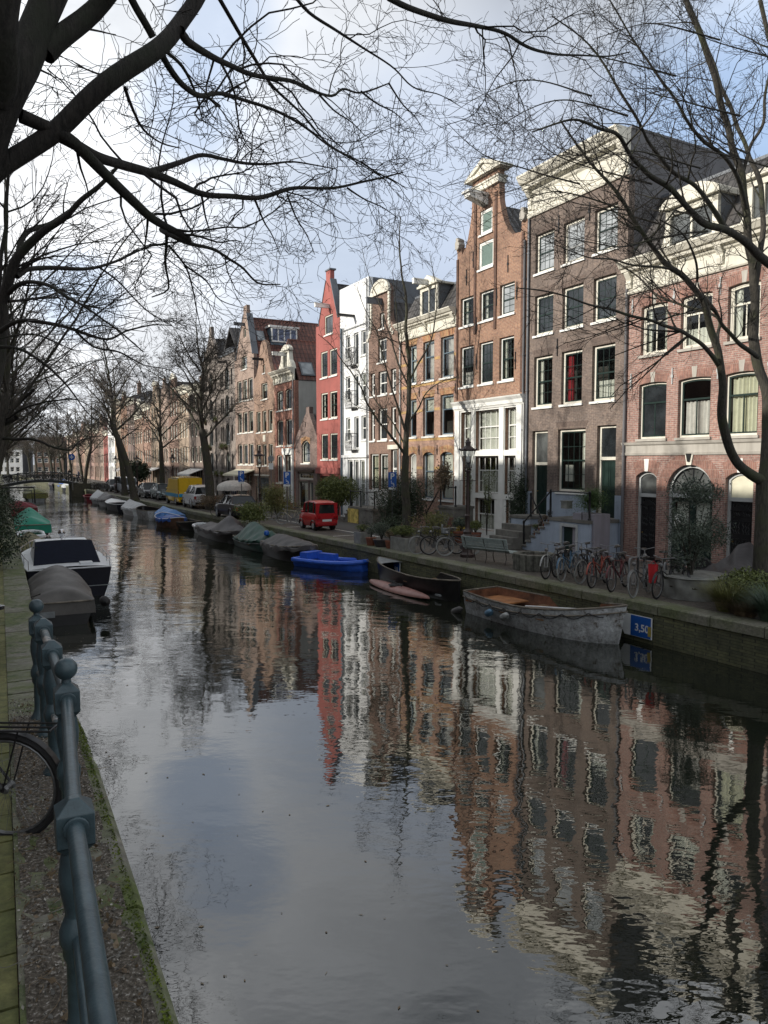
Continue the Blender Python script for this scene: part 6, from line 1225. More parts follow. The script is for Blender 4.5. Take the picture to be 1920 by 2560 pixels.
# covered boats towards the bridge
hd = RROT
def on_water(x, y): 
    return (x, y, 0)
boat('covered_boat', 'boat under a dark grey pleated tarpaulin next to the blue dinghy', (-4.37, 34.9, 0), RROT+PI, 4.7, 1.8, .62, .2, 'transom', 'boat_black', cover='tarp_grey', cover_h=.38, rub='boat_grey', seed=2, ridge=lambda t: .8+.3*math.sin(t*5))
e, hb, zs, X = boat('covered_boat', 'dark boat with open green tent tarpaulin on hoops and a blue buoy', (-6.54, 38.8, 0), RROT+PI, 4.9, 1.8, .5, .18, 'transom', 'boat_green', cover='tarp_green', cover_h=.85, cover_t=(.12, .95), seed=5, ridge=lambda t: .55+.45*math.sin(min(1, t*1.5)*PI), drop=.1, rub='boat_grey')
m = MB(); m.lathe([(0, -.16), (.12, -.1), (.14, 0), (.1, .1), (0, .14)], n=12); o = m.build('buoy', 'blue_sign', None, smooth=True); o.location = (-5.9, 37.0, 1.0); tag(o, 'small bright blue buoy hung on the green tent boat', 'buoy')
boat('covered_boat', 'long boat under a dark brown tarpaulin with one high peak, beyond the green tent', (-9.4, 43.6, 0), RROT+PI, 7.2, 1.9, .55, .25, 'transom', 'boat_black', cover='tarp_dark', cover_h=.8, seed=8, ridge=lambda t: .35+.75*math.exp(-((t-.62)/.13)**2))
boat('small_tender', 'small white tender poking out behind the dark brown covered boat', (-11.6, 47.6, 0), hd, 2.2, 1.1, .4, .1, 'raft', 'boat_white', 'boat_white', 'boat_white')
boat('open_boat', 'dark open boat with a bent metal frame beside the blue ones', (-13.5, 51.0, 0), RROT+PI, 4.6, 1.7, .45, .2, 'transom', 'boat_black', 'boat_black', thwarts=(.3, .6))
boat('blue_open_boat', 'white rimmed boat with bright blue inside', (-15.3, 52.8, 0), RROT, 4.9, 1.9, .6, .25, 'double', 'boat_darkwood', 'boat_lightblue', 'boat_white', thwarts=(.5,), cover='tarp_blue', cover_t=(.1, .55), cover_h=.2)
boat('covered_boat', 'boat with light blue cover moored inside the blue rimmed one', (-16.6, 56.8, 0), hd, 4.4, 1.8, .6, .2, 'transom', 'boat_white', cover='boat_lightblue', cover_h=.4, seed=3)
boat('steel_launch', 'grey and white open launch with dark inside', (-19.1, 60.2, 0), hd, 5.2, 2.0, .75, .15, 'transom', 'boat_oldwhite', 'boat_black', 'boat_rail')
boat('covered_boat', 'boat under a smooth pale grey cover, beyond the grey launch', (-22.1, 65.4, 0), hd, 5.6, 2.0, .6, .2, 'transom', 'boat_white', cover='tarp_pale', cover_h=.5, seed=7)
boat('motor_boat', 'low grey motor boat with white bow', (-25.9, 72.0, 0), hd, 7.4, 2.2, .65, .25, 'transom', 'boat_navy', 'boat_inner', 'boat_white', deck=(.5, 'boat_white'))
boat('covered_boat', 'very dark covered boat behind the low grey motor boat', (-29.2, 78.3, 0), hd, 4.8, 2.1, .7, .3, 'transom', 'boat_black', cover='tarp_dark', cover_h=.5, seed=9)
boat('covered_boat', 'boat with white cover close to the bridge', (-32.0, 83.5, 0), hd, 5.2, 2.1, .6, .3, 'transom', 'boat_black', cover='tarp_pale', cover_h=.65, seed=1)
boat('small_tender', 'small red boat closest to the bridge', (-34.9, 87.8, 0), hd, 2.6, 1.3, .5, .2, 'raft', 'tarp_red', 'tarp_red', 'tarp_red')
for i, (x, y, col, lb) in enumerate(((-46.0, 111.5, 'tarp_pale', 'pale covered boat seen under the bridge, nearest it'), (-50.5, 119, 'tarp_pale', 'second pale covered boat seen under the bridge'), (-54, 125.5, 'tarp_blue', 'blue covered boat seen under the bridge'), (-59, 133, 'tarp_dark', 'dark covered boat farthest under the bridge'))): boat('covered_boat', lb, (x, y, 0), hd, 6, 2.4, .8, .3, 'transom', 'boat_navy' if i % 2 else 'boat_grey', cover=col, cover_h=.8, seed=20+i)
# left bank
e, hb, zs, X = boat('covered_boat', 'black boat under a sagging grey brown tarpaulin, nearest on the left bank', (-10.0, 22.4, 0), head((-8.95, 20.2), (-11.1, 24.6)), 4.8, 1.8, .62, .2, 'transom', 'boat_black', cover='tarp_taupe', cover_h=.55, seed=12, drop=.34, trans=.92, cpw=2.1, ridge=lambda t: .55+.6*math.exp(-((t-.55)/.3)**2)+.25*math.exp(-((t-.04)/.05)**2))
m = MB(); m.box(X(0)-.03, X(0)-.0, .15, .6, .25, .42); m.build('name_plate', 'boat_grey', e)
m = MB(); a = PX(100, 1482, 14.3); m.tube([(a[0], a[1], 1.95), (-8.7, 18.2, 1.2), tuple(atb(e, X(.02), .9, .8))], .012, 5); tag(m.build('mooring_rope', 'rubber'), 'thin dark rope from the left quay to the grey covered boat', 'rope')
buoy('black fender on the right side of the grey covered boat', atb(e, X(.12), -1.2, .5), .14, .7, 'rubber', .3, 1.4)
e = thing('cabin_boat', 'white cabin boat with big dark navy windscreen cover and black hull', 'boat', (-12.2, 27.8, 0), head((-10.7, 25.0), (-14.0, 31.3)), 'boats moored along the quay')
p0 = e; e2, hb, zs, X = boat('x', 'x', (0, 0, 0), 0, 7.4, 2.9, .95, .25, 'transom', 'boat_navy', 'boat_inner', 'boat_white', thwarts=(), trans=.9)
for ch in list(e2.children): ch.parent = e
bpy.data.objects.remove(e2)
m = MB(); m.sheet(lambda a, b: (X(.0+.99*a), (hb(.99*a)-.02)*(2*b-1), zs(a*.99)+.03+.06*(1-(2*b-1)**2)), 16, 6); m.build('deck', 'boat_white', e)
def cab(x0, x1, w0, w1, z0, z1, tx0, tx1): return [(x0, -w0, z0), (x1, -w0, z0), (x1, w0, z0), (x0, w0, z0), (tx0, -w1, z1), (tx1, -w1, z1), (tx1, w1, z1), (tx0, w1, z1)]
m = MB(); m.add(cab(X(.14), X(.66), 1.05, .9, .98, 1.62, X(.33), X(.58)), [(0,3,2,1), (4,5,6,7), (0,1,5,4), (1,2,6,5), (2,3,7,6), (3,0,4,7)]); m.build('cabin', 'boat_white', e, bevel=.04)
m = MB(); m.add([(X(.145)-.03, -.98, 1.05), (X(.145)-.03, .98, 1.05), (X(.33)-.03, .84, 1.6), (X(.33)-.03, -.84, 1.6)], [(0,1,2,3)]); m.sheet(lambda a, b: (X(.145)-.07+(X(.36)-X(.145))*a, (-1.07+.14*a)*(1-2*b), 1.02+.66*min(1, a*1.15)+.04*math.sin(b*PI)), 8, 12); m.build('screen_cover', 'tarp_navy', e)
m = MB(); m.lathe([(.02, 0), (.03, .15), (.09, .2), (.12, .3), (.08, .4), (0, .43)], (X(.45), 0, 1.62), 12); m.build('searchlight', 'chrome', e, smooth=True)
m = MB()
for sg in (1, -1):
    pt = [(X(t), sg*(hb(t)-.05), zs(t)+.32) for t in (.0, .2, .4, .6, .8, .97)]; m.tube(pt, .014, 6)
    for p in pt: m.tube([(p[0], p[1], p[2]-.32), p], .012, 5)
m.build('hand_rail', 'chrome', e)
m = MB(); m.box(X(.04), X(.1), -.75, -.35, 1.03, 1.13); m.build('deck_hatch', 'boat_white', e); m = MB(); m.sheet(lambda a, b: (X(.0)-.012, -1.25+2.5*a, .35+.03*b), 2, 1); m.build('stripe', 'boat_grey', e)
boat('covered_boat', 'small boat under an olive brown leaf strewn tarpaulin', (-16.6, 34.6, 0), head((-15.3, 32.2), (-18.0, 37.2)), 4.4, 2.0, .6, .15, 'transom', 'boat_black', cover='tarp_olive', cover_h=.45, seed=15, trans=.9)
boat('small_tender', 'little teal and white tender between the olive and the green covers', (-19.2, 40.0, 0), LROT, 2.4, 1.3, .6, .1, 'raft', 'boat_white', 'tarp_teal', 'boat_white')
boat('covered_boat', 'boat under a bright emerald green cover on the left bank', (-22.4, 46.6, 0), head((-21.1, 44), (-24.1, 49.4)), 5.0, 2.2, .75, .2, 'transom', 'boat_black', cover='tarp_teal', cover_h=.85, seed=17, drop=.5, trans=.9, ridge=lambda t: .5+.6*math.exp(-((t-.5)/.18)**2))
boat('covered_boat', 'boat with a dark red cover and a framed windscreen on the left bank', (-29.9, 60.5, 0), head((-28.5, 57.7), (-31.5, 63.4)), 6.0, 2.5, .95, .2, 'transom', 'boat_grey', cover='tarp_red', cover_h=.5, cover_t=(0, .5), seed=18, drop=.6, trans=.95, deck=(.5, 'boat_white'))
e = [o for o in C.objects if str(o.get('label', '')).startswith('boat with a dark red')][0]; m = MB(); m.tube([(.2, -1.2, 1.2), (.0, -1.15, 2.5), (.0, 1.15, 2.5), (.2, 1.2, 1.2)], .06, 6); m.tube([(1.6, -1.1, 1.2), (1.2, -1.0, 2.2), (1.2, 1.0, 2.2), (1.6, 1.1, 1.2)], .04, 6); m.box(-.1, .5, -1.2, 1.2, 2.5, 2.58); m.build('windscreen_frame', 'boat_black', e)
boat('covered_boat', 'yellow green covered boat before the left end of the bridge', (-41.5, 88, 0), LROT, 6, 2.6, 1.0, .2, 'transom', 'boat_grey', cover='leaf_bamboo', cover_h=.5, seed=19, drop=.6)
plain('tarp_white', (.62,.6,.56), .8, var=.1)
# ------------------------------------------------------------------ railing on the left coping
m_, nt_, p_ = newmat('rail_green'); tc_ = N(nt_, 'ShaderNodeTexCoord'); n_ = noise(nt_, 9, 8, tc_.outputs['Object'], .75); r_ = ramp(nt_, [(.3, (.03,.05,.06)), (.6, (.055,.09,.105)), (.70, (.06,.095,.11)), (.715, (.30,.31,.31)), (.76, (.12,.06,.03))]); L(nt_, n_.outputs['Fac'], r_.inputs[0]); L(nt_, r_.outputs[0], p_.inputs['Base Color']); p_.inputs['Roughness'].default_value = .36
b_ = N(nt_, 'ShaderNodeBump'); b_.inputs['Strength'].default_value = .5; b_.inputs['Distance'].default_value = .006; n2_ = noise(nt_, 26, 5, tc_.outputs['Object'], .6); L(nt_, n2_.outputs['Fac'], b_.inputs['Height']); L(nt_, b_.outputs[0], p_.inputs['Normal']); plain('chipped', (.3,.3,.28), .8, var=.3, vs=20)
m_, nt_, p_ = newmat('rail_worn'); tc_ = N(nt_, 'ShaderNodeTexCoord'); n_ = noise(nt_, 11, 7, tc_.outputs['Object'], .7); r_ = ramp(nt_, [(.50, (.045,.075,.085)), (.56, (.32,.30,.28))]); L(nt_, n_.outputs['Fac'], r_.inputs[0]); L(nt_, r_.outputs[0], p_.inputs['Base Color']); p_.inputs['Roughness'].default_value = .45
e = thing('railing', 'dark blue green iron railing with ball topped posts along the left quay edge', 'railing', tuple(LB(4, .35)[:2])+(2.1,))
org = Vector(e.location)
def rp(Y, z, b=.35): p = LB(Y, b); return Vector((p.x, p.y, z+ (lz(Y)-2.1))) - org
hr = .95
posts = [(1.4, 'box', .40), (3.08, 'box', .35), (4.62, 'ball', .25), (5.7, 'box', .265), (6.5, 'box', .28), (7.25, 'ball', .30)]
for i in range(len(posts)-1):
    a, b = posts[i][0], posts[i+1][0]; ba, bb_ = posts[i][2], posts[i+1][2]; m = MB(); m.tube([rp(a+(b-a)*t/6, 2.1+hr, ba+(bb_-ba)*t/6) for t in range(7)], .034, 14); m.build('top_rail', 'rail_green' if i < 3 else 'rail_worn', e, smooth=True)
    m = MB(); m.tube([rp(a+(b-a)*t/6, 2.1+.48, ba+(bb_-ba)*t/6) for t in range(7)], .024, 12); m.build('lower_rail', 'rail_green' if i < 2 else 'rail_worn', e, smooth=True)
for Y, k, b_ in posts:
    m = MB(); c = rp(Y, 2.1, b_); mm = Matrix.Translation(c) @ Matrix.Rotation(LROT, 4, 'Z'); m.xf = mm
    m.lathe([(.085, 0), (.085, .03), (.06, .07), (.045, .12), (.045, .36), (.058, .39), (.06, .43), (.07, .45), (.07, .50), (.058, .53), (.045, .56), (.05, .6), (.064, .68), (.066, .74), (.055, .82), (.038, .87)], n=20)
    w = .072
    z0, z1 = .87, 1.0; m.box(-w, w, -w, w, z0, z1); m.add([(-w, -w, z1), (w, -w, z1), (w, w, z1), (-w, w, z1), (-w*.25, -w*.25, z1+.05), (w*.25, -w*.25, z1+.05), (w*.25, w*.25, z1+.05), (-w*.25, w*.25, z1+.05)], [(0,1,5,4), (1,2,6,5), (2,3,7,6), (3,0,4,7), (4,5,6,7)])
    m.add([(-w, -w, z0), (w, -w, z0), (w, w, z0), (-w, w, z0), (-.04, -.04, z0-.04), (.04, -.04, z0-.04), (.04, .04, z0-.04), (-.04, .04, z0-.04)], [(0,1,5,4), (1,2,6,5), (2,3,7,6), (3,0,4,7)])
    for s_ in (-1, 1): m.lathe([(.05, 0), (.05, .012), (.042, .02)], (s_*w if s_ > 0 else -w-.02, 0, hr), 16, axis='x')
    if k == 'ball': m.lathe([(.03, z1+.04), (.026, z1+.075)] + [(.068*math.sin(PI*t/12+.3 if t < 12 else PI), z1+.13-.068*math.cos(PI*t/12+.3 if t < 12 else PI)) for t in range(12)] + [(.001, z1+.198)], n=20)
    m.xf = None; m.build('post', 'rail_green', e, smooth=True, bevel=.004)
# ------------------------------------------------------------------ bicycles
plain('bike_black', (.012,.012,.014), .35); plain('bike_white', (.33,.34,.33), .4); plain('bike_blue', (.05,.12,.2), .4); plain('bike_orange', (.26,.05,.03), .4); plain('bike_maroon', (.10,.015,.02), .4); plain('bike_grey', (.12,.125,.13), .4); plain('bike_cream', (.42,.38,.28), .5); plain('steel', (.2,.205,.21), .4, metal=.7); plain('tyre_pale', (.26,.27,.26), .7); plain('leather', (.02,.018,.016), .6)
def wheel(m, cx, cz, r, tm, spokes=28, rim=True, n=30, fine=True):
    m.tube([(cx+r*math.cos(2*PI*i/n), 0, cz+r*math.sin(2*PI*i/n)) for i in range(n)], .024, 6, 0, closed=True)
    if fine:
        m.tube([(cx+(r-.03)*math.cos(2*PI*i/n), 0, cz+(r-.03)*math.sin(2*PI*i/n)) for i in range(n)], .012, 5, 1, closed=True)
        for i in range(spokes):
            a = 2*PI*i/spokes; b = a+.5*(1 if i % 2 else -1); y = .03*(1 if i % 4 < 2 else -1); m.tube([(cx+.025*math.cos(b), y, cz+.025*math.sin(b)), (cx+(r-.03)*math.cos(a), 0, cz+(r-.03)*math.sin(a))], .0013 if spokes > 24 else .0024, 3, 1, caps=False)
    m.lathe([(.018, -.05), (.03, -.04), (.018, -.03), (.018, .03), (.03, .04), (.018, .05)], (cx, 0, cz), 10, 1, 'y')
def bicycle(label, pos, rz, frame='bike_black', tyre='rubber', step=False, lean=.06, rack=True, group='bicycles parked on the right quay', fine=True, steer=.0, bars='steel', basket=None, spokes=20):
    e = thing('bicycle', label, 'bicycle', pos, rz, group); e.rotation_euler = (lean, 0, rz); R_ = .34
    for cx, nm in ((-.54, 'rear_wheel'), (.56, 'front_wheel')):
        m = MB(); wheel(m, cx, R_, R_, 0, spokes, fine=fine); m.build(nm, [tyre, 'steel'], e)
        m = MB(); m.sheet(lambda a, b: (cx+(R_+.035)*math.cos(.3+2.4*a if cx < 0 else .2+2.0*a), (b-.5)*.05, R_+(R_+.035)*math.sin(.3+2.4*a if cx < 0 else .2+2.0*a)), 14, 2); m.build('mudguard', frame, e, fix=False)
    m = MB(); bb = (-.1, 0, .3); seat = (-.24, 0, .82); hd_ = (.38, 0, .86); hl = (.41, 0, .72); r = .016
    m.tube([bb, seat], r, 6); m.tube([hd_, hl], .02, 6); m.tube([bb, hl], r*1.1, 6)
    m.tube([(-.16, 0, .5) if step else (-.22, 0, .76), hl if step else (.385, 0, .83)], r, 6)
    for y in (-.05, .05):
        m.tube([bb, (-.54, y, R_)], .009, 5); m.tube([seat, (-.54, y, R_)], .009, 5); m.tube([hl, (.48, y, .6), (.56, y, R_)], .012, 5)
    m.build('frame', frame, e, smooth=True)
    m = MB(); m.tube([hd_, (.36, 0, 1.0)], .013, 6); m.tube([(.16, -.30, 1.02), (.28, -.27, 1.06), (.38, -.12, 1.04), (.37, 0, 1.01), (.38, .12, 1.04), (.28, .27, 1.06), (.16, .30, 1.02)], .012, 6); m.build('handlebar', bars, e, smooth=True)
    m = MB(); m.lathe([(.05, -.03), (.06, 0), (.04, .05), (0, .06)], (.47, 0, .86), 8, axis='x'); m.build('headlamp', 'steel', e)
    m = MB(); m.tube([seat, (-.26, 0, .92)], .012, 6); m.add([(-.4, -.09, .93), (-.4, .09, .93), (-.2, .05, .94), (-.1, .018, .93), (-.1, -.018, .93), (-.2, -.05, .94), (-.38, -.07, .99), (-.38, .07, .99), (-.2, .03, .98), (-.11, .01, .96), (-.11, -.01, .96), (-.2, -.03, .98)], [(0,1,2,3,4,5), (6,11,10,9,8,7)] + [(i, (i+1) % 6, 6+((0,1,2,3,4,5)[(i+1) % 6]), 6+i) for i in range(6)]); m.build('saddle', 'leather', e)
    m = MB(); m.lathe([(.09, -.005), (.09, .005)], (bb[0], .04, bb[2]), 16, axis='y'); m.tube([(bb[0], .06, bb[2]), (bb[0]+.12, .06, bb[2]-.12)], .009, 5); m.tube([(bb[0], -.06, bb[2]), (bb[0]-.12, -.06, bb[2]+.12)], .009, 5); m.box(bb[0]+.07, bb[0]+.16, .06, .15, bb[2]-.14, bb[2]-.115); m.box(bb[0]-.16, bb[0]-.07, -.15, -.06, bb[2]+.115, bb[2]+.14); m.build('crank', 'steel', e)
    if rack:
        m = MB()
        for y in (-.07, 0, .07): m.tube([(-.3, y, .74), (-.86, y, .74)], .007, 5)
        m.tube([(-.3, -.07, .74), (-.3, .07, .74)], .007, 5); m.tube([(-.86, -.07, .74), (-.86, .07, .74)], .007, 5)
        for y in (-.07, .07): m.tube([(-.66, y, .74), (-.54, y, R_)], .006, 5)
        m.build('luggage_rack', frame if frame != 'bike_white' else 'bike_black', e)
    if basket: m = MB(); m.box(.44, .72, -.17, .17, .78, .8); m.box(.44, .46, -.17, .17, .8, 1.0); m.box(.7, .72, -.17, .17, .8, 1.0); m.box(.46, .7, -.17, -.155, .8, 1.0); m.box(.46, .7, .155, .17, .8, 1.0); m.build('crate', basket, e)
    return e
# near bicycle at the left picture edge
p = LB(4.55, .62); e = bicycle('black bicycle with luggage rack beside the railing, cut by the left picture edge', (-2.89, 4.66, 2.08), PI-.03, 'bike_black', lean=-.03, spokes=34); e.location.x = -2.42-.54
e['group'] = 'bicycles on the left bank'
bz = [((5.06, 22.6), 'bike_white', 'rubber', 'white bicycle at the left end of the rack, by the log planter', 1.0, True), ((5.42, 22.1), 'bike_blue', 'tyre_pale', 'blue bicycle second from the log planter', 1.15, True), ((5.85, 21.7), 'bike_black', 'tyre_pale', 'black bicycle with pale tyres, third from the log planter', .5, False), ((6.0, 21.0), 'bike_orange', 'rubber', 'bicycle with orange red fork, fourth from the log planter', 1.0, True), ((6.35, 20.35), 'bike_maroon', 'rubber', 'dark red bicycle with black tyres, fifth from the log planter', 1.0, False), ((6.65, 19.5), 'bike_grey', 'tyre_pale', 'grey bicycle with white tyres before the red bag', .85, True), ((7.2, 19.35), 'bike_black', 'rubber', 'black bicycle carrying the red bag, at the right end of the rack', .72, True)]
for (x, y), fr, ty, lb, a, st_ in bz:
    ang = math.radians(215 + 18*a); d = Vector((math.cos(ang), math.sin(ang), 0)); x -= .18; y -= .5; q = Vector((x, y, 1.0)) - d*.56; bicycle(lb, (q.x, q.y, 1.03), ang, fr, ty, st_, lean=.05*(1 if a > .8 else -1), group='bicycles in the rack by the log planter')
for i, (x, y, a, lb) in enumerate(((8.05, 20.6, 4.9, 'black bicycle lying half behind the wide round planter'), (7.6, 21.3, 4.4, 'dark bicycle behind the grey one, close to the waste bin'), (6.9, 22.0, 4.0, 'dark bicycle standing behind the dark red one'), (6.3, 22.9, 4.2, 'dark bicycle standing behind the black one with pale tyres'), (5.6, 22.9, 4.1, 'dark bicycle standing behind the blue one'), (8.0, 19.75, 4.6, 'black bicycle between the red bag and the wide round planter'))): bicycle(lb, (x, y, 1.03), a, 'bike_black', group='bicycles in the rack by the log planter')
m = MB(); m.sheet(lambda a, b: (.03*math.sin(a*9+b*3)+.06*math.sin(b*PI), (a-.5)*(.34-.12*b), -.62*b*(1-.06*math.sin(a*7))), 8, 10); m.sheet(lambda a, b: (-.07-.03*math.sin(a*6), (a-.5)*(.34-.12*b), -.62*b), 6, 8); m.tube([(0, -.1, 0), (0, 0, .12), (0, .1, 0)], .012, 5)
plain('red_cloth', (.36,.01,.015), .8); o = m.build('bag', 'red_cloth', None, smooth=True, fix=False); o.scale = (.75, .72, .78); o.location = (6.95, 18.95, 1.9); o.rotation_euler = (0, .15, 1.0); tag(o, 'bright red cloth bag hanging from a black bicycle', 'bag')
for i, (x, y) in enumerate(((5.55, 23.2), (6.35, 22.0), (7.1, 20.9), (7.75, 20.0))):
    m = MB(); m.tube([(-.36, 0, 0), (-.36, 0, .74), (-.3, 0, .82), (.3, 0, .82), (.36, 0, .74), (.36, 0, 0)], .03, 8); o = m.build('bike_rack', 'steel', None, smooth=True); o.location = (x, y, 1.0); o.rotation_euler = (0, 0, math.radians(232)); tag(o, 'bent steel tube bicycle rack, %s from the log planter' % ['first', 'second', 'third', 'fourth'][i], 'bike rack', 'bicycle racks on the quay')
for (x, y), fr, ty, lb, a in (((1.25, 28.25), 'bike_black', 'tyre_pale', 'black bicycle beside the stone trough planter', 160), ((1.72, 28.1), 'bike_black', 'rubber', 'dark bicycle with a child seat, between the two others by the lamp', 150), ((2.3, 27.75), 'bike_grey', 'tyre_pale', 'grey bicycle nearest the street lamp', 155)):
    bicycle(lb, (x+.55, y+.15, 1.02), math.radians(a+40), fr, ty, True, group='bicycles between planter and street lamp')
m = MB(); m.box(-.14, .14, -.13, .13, 0, .06); m.box(-.16, -.11, -.13, .13, .0, .34); m.box(-.13, .1, -.15, -.12, .0, .2); m.box(-.13, .1, .12, .15, .0, .2); o = m.build('child_seat', 'boat_grey', None, bevel=.02); o.location = (2.4, 28.65, 1.78); tag(o, 'pale grey child seat on the dark bicycle near the lamp', 'child seat')
bicycle('pale beige bicycle standing left of the red microcar', (-5.3, 42.3, 1.0), math.radians(175), 'bike_cream', 'tyre_pale', False, group='bicycles farther down the quay')
for i, (s_, o_) in enumerate(((56.9, 1.0), (56.1, 1.2), (55.0, 1.1))): p = FP(s_, o_); bicycle('dark bicycle in front of the red gabled house, %s from the left' % ['first', 'second', 'third'][i], (p.x, p.y, 1.0), HROT+.2*i, ['bike_black', 'bike_maroon', 'bike_blue'][i], group='bicycles farther down the quay')
for i, (x, y) in enumerate(((-14.0, 57.5), (-13.4, 56.9), (-20.6, 69.3), (-21.1, 70.0), (-10.6, 49.0), (-20.2, 68.5))): bicycle(['black bicycle leaning by the broad tree', 'second black bicycle by the broad tree', 'black bicycle before the teal car', 'bicycle among those before the teal car, farther one', 'black bicycle behind the black sedan', 'nearest bicycle before the teal car'][i], (x, y, 1.0), 2.1+.3*i, 'bike_black', fine=False, group='bicycles farther down the quay')
# ------------------------------------------------------------------ street lamp
e = thing('street_lamp', 'dark cast iron lamp post with a crowned glass lantern beside the slatted bench', 'street lamp', (3.12, 27.55, 1.0), 0); plain('lamp_iron', (.035,.022,.02), .45, var=.2)
m = MB(); m.lathe([(.27, 0), (.27, .1), (.22, .14), (.19, .2), (.18, .75), (.2, .8), (.15, .86), (.16, .95), (.12, 1.0), (.09, 1.08), (.10, 1.5), (.12, 1.55), (.07, 1.6), (.06, 2.6), (.055, 3.15), (.08, 3.2), (.05, 3.25)], n=16); m.tube([(-.3, 0, 2.85), (.3, 0, 2.85)], .016, 6)
for a in range(4): m.tube([(0, 0, 3.1), (.16*math.cos(a*PI/2+.78), .16*math.sin(a*PI/2+.78), 3.25), (.1*math.cos(a*PI/2+.78), .1*math.sin(a*PI/2+.78), 3.35)], .015, 5)
m.build('post', 'lamp_iron', e, smooth=True)
m = MB(); zb, zt, rb, rt = 3.35, 3.95, .13, .26
for a in range(6): w = a*PI/3; m.tube([(rb*math.cos(w), rb*math.sin(w), zb), (rt*math.cos(w), rt*math.sin(w), zt)], .012, 5)
m.lathe([(rb+.02, zb-.03), (rb+.02, zb)], n=6); m.lathe([(rt+.03, zt), (rt+.05, zt+.05), (.2, zt+.12), (.1, zt+.2), (.1, zt+.3), (.13, zt+.32), (.05, zt+.38), (.02, zt+.5)], n=6)
for a in range(6): w = a*PI/3; m.lathe([(.03, 0), (.045, .04), (.0, .1)], ((rt+.05)*math.cos(w), (rt+.05)*math.sin(w), zt+.03), 6)
l = m.build('lantern', 'lamp_iron', e); m = MB(); m.lathe([(rb, zb), (rt-.01, zt)], n=6); m.build('lantern_glass', 'clear_glass', l); m = MB(); m.lathe([(.0, 3.5), (.07, 3.55), (.09, 3.65), (.05, 3.75), (0, 3.77)], n=12); m.build('bulb', 'sign_white', l)
e2 = thing('street_lamp', 'far lamp post with crowned lantern before the small brick house', 'street lamp', (-8.0, 47.6, 1.0)); 
for ch in list(e.children): copy_tree(ch, e2)
for i, (x, y) in enumerate(((-26.0, 78.0), (-20.2, 70.8), (-31.5, 87))):
    e3 = thing('street_lamp', 'distant dark lamp post %s' % ['near the teal car', 'behind the yellow van', 'near the bridge'][i], 'street lamp', (x, y, 1.0))
    for ch in list(e.children): copy_tree(ch, e3)
# ------------------------------------------------------------------ bench
e = thing('park_bench', 'pale green slatted bench on thin curved iron legs', 'bench', (3.9, 26.05, 1.0), math.atan2(25.3-26.7, 4.6-3.25)+PI); plain('bench_green', (.30,.36,.36), .55, var=.12, vs=8)
m = MB()
prof = [(.02, .46), (.14, .44), (.26, .43), (.38, .44), (.47, .49), (.53, .58), (.56, .68), (.59, .78), (.62, .87)]
for i, (y, z) in enumerate(prof):
    t = Vector((prof[min(i+1, 8)][0]-prof[max(i-1, 0)][0], prof[min(i+1, 8)][1]-prof[max(i-1, 0)][1])).normalized(); w = .045
    m.plate([(y-t.x*w-t.y*.01, z-t.y*w+t.x*.01), (y+t.x*w-t.y*.01, z+t.y*w+t.x*.01), (y+t.x*w+t.y*.01, z+t.y*w-t.x*.01), (y-t.x*w+t.y*.01, z-t.y*w-t.x*.01)], -1.0, 1.0, axis='x')
m.build('slats', 'bench_green', e)
for x in (-.85, 0, .85):
    m = MB(); m.tube([(x, -.02, 0), (x, .06, .25), (x, .03, .42), (x, .26, .40), (x, .44, .44), (x, .55, .62), (x, .64, .88)], .014, 6); m.tube([(x, .5, .0), (x, .42, .22), (x, .46, .45)], .014, 6); m.build('leg', 'lamp_iron', e)
# ------------------------------------------------------------------ planters, pots and plants
plain('log_grey', (.13,.13,.11), .9, var=.3, vs=6, bump=.6, bs=30); plain('terracotta', (.2,.07,.04), .8, var=.2); plain('concrete', (.22,.225,.21), .9, var=.2, vs=4, bump=.3); plain('soil', (.03,.022,.015), .95)
e = thing('log_planter', 'round planter of upright grey logs between bench and bicycles', 'planter', (4.95, 24.35, 1.0)); m = MB(); rg = random.Random(2)
for i in range(16): a = i*PI/8; m.lathe([(.115, 0), (.12, .05), (.12, .50+rg.random()*.04), (.10, .53)], (.56*math.cos(a), .56*math.sin(a), 0), 9)
m.build('logs', 'log_grey', e); m = MB(); m.lathe([(.5, .0), (.5, .45)], n=16); m.build('earth', 'soil', e)
e = thing('round_planter', 'wide round grey planter wrapped in canvas with an olive like tree', 'planter', (8.15, 19.3, 1.0)); m = MB()
m.sheet(lambda a, b: ((.78+.04*math.sin(a*50+b*3)*b*(1-b)*4+.05*b)*math.cos(2*PI*a), (.78+.04*math.sin(a*50+b*3)*b*(1-b)*4+.05*b)*math.sin(2*PI*a), .58*b+.02*math.sin(a*30)*(b > .9)), 72, 8); m.build('tub', 'boat_green' if 0 else 'concrete', e, smooth=True, fix=False); m = MB(); m.lathe([(.82, .52), (.86, .56), (.82, .6), (.74, .56)], n=32); m.build('rim', 'concrete', e); m = MB(); m.lathe([(.78, .3), (.78, .5)], n=24); m.build('earth', 'soil', e)
e = shrub('small_tree', 'grey green small leaved tree growing in the wide round planter', 'tree', (8.1, 19.4, 1.3), (1.5, 1.5, 2.7), 9500, .034, 'leaf_grey', 4, 0, 'tight', lr=.3, asp=.45); P = Poly(); rg = random.Random(8)
for i in range(9): a = i*.7; P.add([(0, 0, 0), (.08*math.cos(a), .08*math.sin(a), .6), (.3*math.cos(a), .3*math.sin(a), 1.2), (.7*math.cos(a), .7*math.sin(a), 1.9+.3*rg.random())], [.035, .03, .018, .006], 6)
P.build('trunk', ['bark', 'bark'], e)
